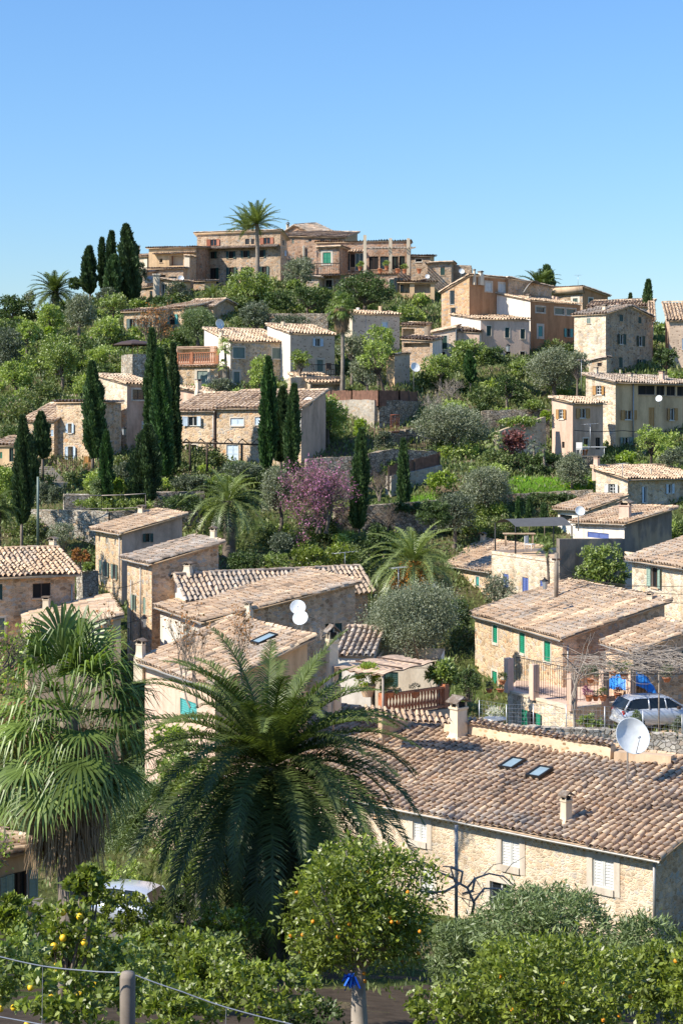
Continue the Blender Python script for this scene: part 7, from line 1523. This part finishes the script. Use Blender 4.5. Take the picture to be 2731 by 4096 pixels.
# pergolas
pg = thing('rail_pergola', cp(5, 150, 800, 123), 'bent iron rail pergola in front of the closed blue shutters', 'pergola'); mb = MB()
for x0, x1, y in ((-110, 380, 662),): mb.tube([cp(5, x0, y - 5, 123), cp(5, x1, y + 10, 124)], .07, 5)
for x in (-110, -20, 60, 150, 240, 330): mb.tube([cp(5, x, 664, 123), cp(5, x + 25, 636, 124), cp(5, x + 60, 665, 126)], .05, 4)
mb.build('rail', M['barkd'], pg)
for x in (-62, 45, 263): mb = MB(); mb.tube([cp(5, x, 665, 123), cp(5, x, 840, 123)], .09, 5); mb.build('post', M['barkd'], pg)
vn = thing('vine_pergola', cp(12, 1200, 600, 73), 'leafless vine tangle on a rusty frame over the parked car', 'pergola'); rg = np.random.default_rng(9); mb = MB(); Z0 = cp(12, 1200, 150, 74)[2]
P00 = cp(12, 870, 165, 72.5)
for i in range(330):
    q = np.array((rg.uniform(P00[0], P00[0] + 9.5), rg.uniform(70.5, 76.5), 0)); q[2] = Z0 + rg.normal(0, .10) + .25 * sin(q[0]); a = rg.uniform(0, 2 * pi); pts = [q.copy()]
    for s_ in range(7): a += rg.normal(0, .6); q = q + np.array((cos(a) * .32, sin(a) * .32, rg.normal(0, .07))); pts.append(q.copy())
    mb.tube(pts, [.016] * 4 + [.010] * 4, 3, cap=False)
mb.build('vine_stems', M['barkp'], vn); mb = MB()
for y in (70.6, 76.4): mb.tube([(P00[0], y, Z0 - .05), (P00[0] + 9.5, y, Z0 - .05)], .025, 5)
for i in range(6): mb.tube([(P00[0] + 1.9 * i, 70.6, Z0 - .03), (P00[0] + 1.9 * i, 76.4, Z0 - .03)], .02, 5)
mb.build('frame', M['iron'], vn)
for x in (875, 1412): mb = MB(); a = cp(12, x, 170, 70.8); mb.tube([(a[0], 70.8, Z0), (a[0], 70.8, gh(a[0], 70.8) - .2)], .035, 6); mb.build('post', M['wood'], vn)
branches(mb := MB(), rg, cp(12, 870, 600, 70.4), (0.05, .1, 1), 1.6, .06, 3, 3, .5); mb.build('vine_trunk', M['barkp'], vn)
gv = thing('old_vine', cp(14, 640, 600, 47), 'gnarled bare old vine on a pole against the nearest stone wall', 'vine'); mb = MB()
for pts, r0 in (([(640, 560), (650, 500), (620, 440), (570, 410), (545, 350), (520, 345)], .05), ([(620, 440), (660, 400), (720, 380), (780, 390), (820, 430)], .035), ([(570, 400), (500, 370), (440, 330), (380, 320)], .035), ([(590, 420), (520, 455), (430, 460), (400, 440)], .04), ([(650, 500), (700, 450), (760, 440), (830, 470)], .035), ([(545, 350), (600, 370), (590, 420)], .045), ([(660, 400), (640, 450), (600, 470)], .04)):
    mb.tube([cp(14, x + rg.normal(0, 4), y + rg.normal(0, 4), 47 + rg.normal(0, .15)) for x, y in pts], [r0 * (1 - .12 * i) for i in range(len(pts))], 7)
for i in range(26): q = cp(14, rg.uniform(420, 830), rg.uniform(370, 500), 47 + rg.normal(0, .4)); d = unit(rg.normal(size=3)); mb.tube([q, q + d * .4, q + d * .7 + rg.normal(size=3) * .15], [.018, .012, .006], 3, cap=False)
mb.build('vine_stems', M['barkp'], gv); mb = MB(); a = cp(14, 574, 165, 47.5); mb.tube([a, cp(14, 574, 640, 47.5)], .05, 8); mb.build('pole', M['zinc'], gv)
# dark curved shade canopy on the roof terrace
ca = thing('shade_canopy', cp(9, 650, 330, 99), 'curved dark grey shade canopy on thin posts behind the white terrace house', 'canopy'); A = cp(9, 425, 215, 104); B_ = cp(9, 548, 238, 101); C_ = cp(9, 890, 232, 102); D_ = cp(9, 780, 196, 106); vs = []; n = 12
for j in range(n + 1):
    for i in range(n + 1): u_, v_ = i / n, j / n; q = (A * (1 - u_) + B_ * u_) * (1 - v_) + (D_ * (1 - u_) + C_ * u_) * v_; vs.append(q + np.array((0, 0, .35 * sin(pi * u_))))
mb = MB(); mb.add(vs, [(j * (n + 1) + i, j * (n + 1) + i + 1, (j + 1) * (n + 1) + i + 1, (j + 1) * (n + 1) + i) for j in range(n) for i in range(n)], 0, True); mb.build('fabric', paint('shade_cloth', (.08, .08, .08), .9), ca)
for q in (A, B_, C_, D_): mb = MB(); mb.tube([q, q - np.array((0, 0, 3.2))], .05, 5); mb.build('post', M['iron'], ca)
ca = thing('shade_canopy', cp(1, 845, 965, 151), 'small dark parasol canopy on the round stone terrace', 'canopy'); A = cp(1, 770, 905, 152); B_ = cp(1, 915, 905, 150); mb = MB(); m_ = (A + B_) / 2; mb.lathe(m_, [(1.9, -.1), (1.9, 0), (1.2, .25), (0, .45)], 8, sm=False); mb.build('fabric', M['dwood'], ca); mb = MB()
for x in (835, 865): mb.tube([cp(1, x, 900, 151), cp(1, x, 985, 151)], .05, 5)
mb.build('post', M['tan'], ca)
ca = thing('shade_canopy', cp(3, 665, 400, 176), 'curved grey metal canopy beside the far right palm', 'canopy'); vs = []; A = cp(3, 602, 405, 175); D_ = cp(3, 700, 385, 178); n = 8
for j in (0, 1):
    for i in range(n + 1): t = i / n; vs.append(A + (D_ - A) * t + np.array((0, 2.5 * j, 1.0 * sin(pi * t * .8))))
mb = MB(); mb.add(vs, [(i, i + 1, n + 2 + i, n + 1 + i) for i in range(n)], 0, True); mb.build('sheet', M['zinc'], ca)
# retaining terrace furniture and little things
def chair(label, P, mat='orange', s=1., rot=0.):
    P = np.array(P, float); root = thing('garden_chair', P, label, 'chair', 'garden chairs'); ax = np.array((cos(rot), sin(rot), 0)); ay = np.array((-sin(rot), cos(rot), 0)); z = np.array((0, 0, 1.)); mb = MB(); mb.box(P - ax * .25 * s - ay * .25 * s + z * .42 * s, ax * .5 * s, ay * .5 * s, z * .05 * s); mb.build('seat', M[mat], root)
    mb = MB(); mb.box(P - ax * .25 * s + ay * .22 * s + z * .5 * s, ax * .5 * s, ay * .04 * s, z * .45 * s); mb.build('backrest', M[mat], root)
    for sx in (-1, 1):
        for sy_ in (-1, 1): mb = MB(); q = P + ax * sx * .22 * s + ay * sy_ * .22 * s; mb.tube([q, q + z * (.42 if sy_ < 0 else .9) * s], .022 * s, 5); mb.build('leg', M[mat], root)
chair('left wooden chair on the stone arch balcony', cp(4, 545, 745, 123.5), 'orange'); chair('right wooden chair on the stone arch balcony', cp(4, 580, 745, 123.5), 'orange', rot=.6)
chair('white plastic chair outside the small pink house', cp(6, 945, 640, 130.5), 'wht', 1.1, 2.5); chair('white chair on the flat roof terrace', cp(9, 635, 388, 100), 'wht', 1, 1.)
chair('dark deck chair on the arched door terrace', cp(5, 815, 236, 150), 'dwood', 1.2, .5)
def table(label, P, w, mat):
    P = np.array(P, float); root = thing('garden_table', P, label, 'table'); mb = MB(); mb.cbox(P + (0, 0, .74), w, .7, .05); mb.build('tabletop', M[mat], root)
    for sx in (-1, 1):
        for sy_ in (-1, 1): mb = MB(); q = P + np.array((sx * w * .42, sy_ * .28, 0)); mb.tube([q, q + (0, 0, .72)], .03, 5); mb.build('leg', M[mat], root)
table('white garden table outside the small pink house', cp(6, 1015, 645, 131), 2.2, 'wht'); table('stone slab table with grill on the roof terrace', cp(9, 570, 352, 101), 2.0, 'tan')
ac = thing('air_conditioner', cp(1, 940, 500, 202), 'white air conditioner box on the shaded hilltop house', 'air conditioner'); mb = MB(); q = cp(1, 940, 498, 201.5); mb.cbox(q, 1.2, .5, .9); mb.build('casing', M['wht'], ac); mb = MB(); mb.lathe(q + np.array((0, -.26, 0)), [(.3, 0), (.3, .02), (0, .02)], 12, 0, (0, -1, 0)); mb.build('fan_grille', M['galv'], ac)
pc_ = thing('gate_pillar', cp(1, 980, 690, 190), 'tall white plastered pillar on the terrace of the loggia wing', 'pillar'); mb = MB(); a = cp(1, 981, 462, 199); mb.box((a[0] - .38, 199, a[2] - 10.5), (.76, 0, 0), (0, .7, 0), (0, 0, 10.3)); mb.build('shaft', M['cream'], pc_); mb = MB(); mb.box((a[0] - .5, 198.9, a[2] - .2), (1, 0, 0), (0, .9, 0), (0, 0, .2)); mb.build('capital', M['surr'], pc_)
hb = thing('hanging_ribbon', cp(14, 112, 820, 30), 'shiny blue ribbon bundle hanging from the orange tree', 'ribbon'); vs_ = []; rr_ = []; C = cp(14, 112, 825, 29.6)
for i in range(60): q = C + rg.normal(size=3) * np.array((.05, .03, .02)); d = np.array((rg.normal(0, .06), rg.normal(0, .04), -rg.uniform(.08, .24))); e = unit(rg.normal(size=3)) * .018; vs_.append([q - e, q + e, q + d + e, q + d - e])
npmesh('foil_strips', np.array(vs_).reshape(-1, 3), np.arange(240).reshape(-1, 4), paint('blue_foil', (.02, .12, .55), .2, .6), hb)
# oranges and lemons: one object each
def fruits(label_tree, n, C, R_, col, r, seed, nm):
    t_ = [o for o in COL.objects if o.get('label') == label_tree][0]; rg = np.random.default_rng(seed); mb0 = MB(); mb0.lathe((0, 0, 0), [(0, -r), (r * .7, -r * .7), (r, 0), (r * .7, r * .7), (0, r)], 8); me = bpy.data.meshes.new(nm); me.from_pydata(mb0.V, [], mb0.F); me.materials.append(M[col]); me.polygons.foreach_set('use_smooth', [True] * len(me.polygons))
    for i in range(n):
        d = unit(rg.normal(size=3)); d[1] = -abs(d[1]); d[2] = d[2] * .8 - .15; p_ = np.array(C) + d * np.array(R_) * rg.uniform(.72, .9); o = bpy.data.objects.new(nm, me); COL.objects.link(o); o.parent = t_; o.location = Vector(p_) - t_.location
M['fo'] = paint('orange_fruit', (.75, .28, .01), .5); M['fl'] = paint('lemon_fruit', (.8, .50, .02), .5)
def tb(k, x0, y0, x1, y1, Y): (u0, v0), (u1, v1) = c(k, x0, y0), c(k, x1, y1); C = pt((u0 + u1) / 2, (v0 + v1) / 2, Y); rx = (u1 - u0) / 2 / F * Y; rz = (v1 - v0) / 2 / F * Y; return C, (rx, max(.4 * (rx + rz), rx * .85), rz)
C, R_ = tb(14, -240, 205, 550, 890, 31); fruits('round orange tree full of fruit in the foreground garden', 18, C, R_, 'fo', .04, 1, 'orange_fruit')
C, R_ = tb(14, 430, 620, 1430, 1230, 26); fruits('big yellow green orange tree in the bottom right corner', 14, C, R_, 'fo', .036, 2, 'orange_fruit')
C, R_ = tb(14, 1480, 560, 1750, 1100, 28); fruits('orange tree cut by the right edge of the photo', 10, C, R_, 'fo', .045, 6, 'orange_fruit')
C, R_ = tb(13, 130, 370, 520, 800, 19); fruits('lemon tree with upright shoots at the bottom left', 8, C, R_, 'fl', .045, 3, 'lemon_fruit')
C, R_ = tb(13, 330, 560, 900, 1080, 19); fruits('low lemon bush in the middle of the bottom edge', 9, C, R_, 'fl', .04, 4, 'lemon_fruit')
C, R_ = tb(13, -120, 520, 330, 1060, 16); fruits('lemon bush filling the bottom left corner', 8, C, R_, 'fl', .035, 5, 'lemon_fruit')
# stone steps by the bastion, stairs at the left stone house
def steps(label, a, b, n, w, mat='st_grave'):
    a = np.array(a, float); b = np.array(b, float); root = thing('stone_steps', a, label, 'steps'); mb = MB(); d = (b - a) / n; e = np.array((-d[1], d[0], 0)); e = e / np.linalg.norm(e)
    for i in range(n): q = a + d * i; mb.box(np.array((q[0], q[1], q[2] - 1.2)) - e * w / 2, np.array((d[0], d[1], 0)) * 1.02, e * w, (0, 0, 1.2 + d[2]))
    mb.build('treads', M[mat], root)
steps('shaded stone steps right of the bastion wall', cp(5, 1400, 560, 140), cp(5, 1420, 425, 149), 12, 2.6); steps('sunlit steps at the left end of the balcony house', cp(4, 350, 840, 119), cp(4, 250, 730, 125), 9, 1.8)
M['soil2'] = paint('worn_asphalt', (.16, .14, .12), .95, 0, .3)
# street below
def sheet(name, label, pts, mat, dz=.06):
    P = [(x, y, gh(x, y) + dz) for x, y in pts]; mb = MB(); n = 10; A, B_, C_, D_ = [np.array(p_) for p_ in P]; vs = []
    for j in range(n + 1):
        for i in range(n + 1): u_, v_ = i / n, j / n; q = (A * (1 - u_) + B_ * u_) * (1 - v_) + (D_ * (1 - u_) + C_ * u_) * v_; vs.append((q[0], q[1], gh(q[0], q[1]) + dz))
    mb.add(vs, [(j * (n + 1) + i, j * (n + 1) + i + 1, (j + 1) * (n + 1) + i + 1, (j + 1) * (n + 1) + i) for j in range(n) for i in range(n)], 0, True); o = mb.build(name, M[mat]); setp(o, label, name, kind='structure')
M['litter'] = plaster('soil_with_shade_tone', (.075, .055, .038), .4, 2.5)  # brown soil colour with the tree shade darkened into it
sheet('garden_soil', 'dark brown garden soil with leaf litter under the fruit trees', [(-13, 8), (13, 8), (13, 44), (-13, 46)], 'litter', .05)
sheet('car_park', 'pale gravel parking terrace in front of the green shuttered house', [(8, 68), (24, 68), (24, 80), (10, 78)], 'tan'); sheet('street', 'narrow pale street winding between the lower houses', [(-14, 55), (-4, 56), (-5, 63), (-15, 62)], 'soil2')
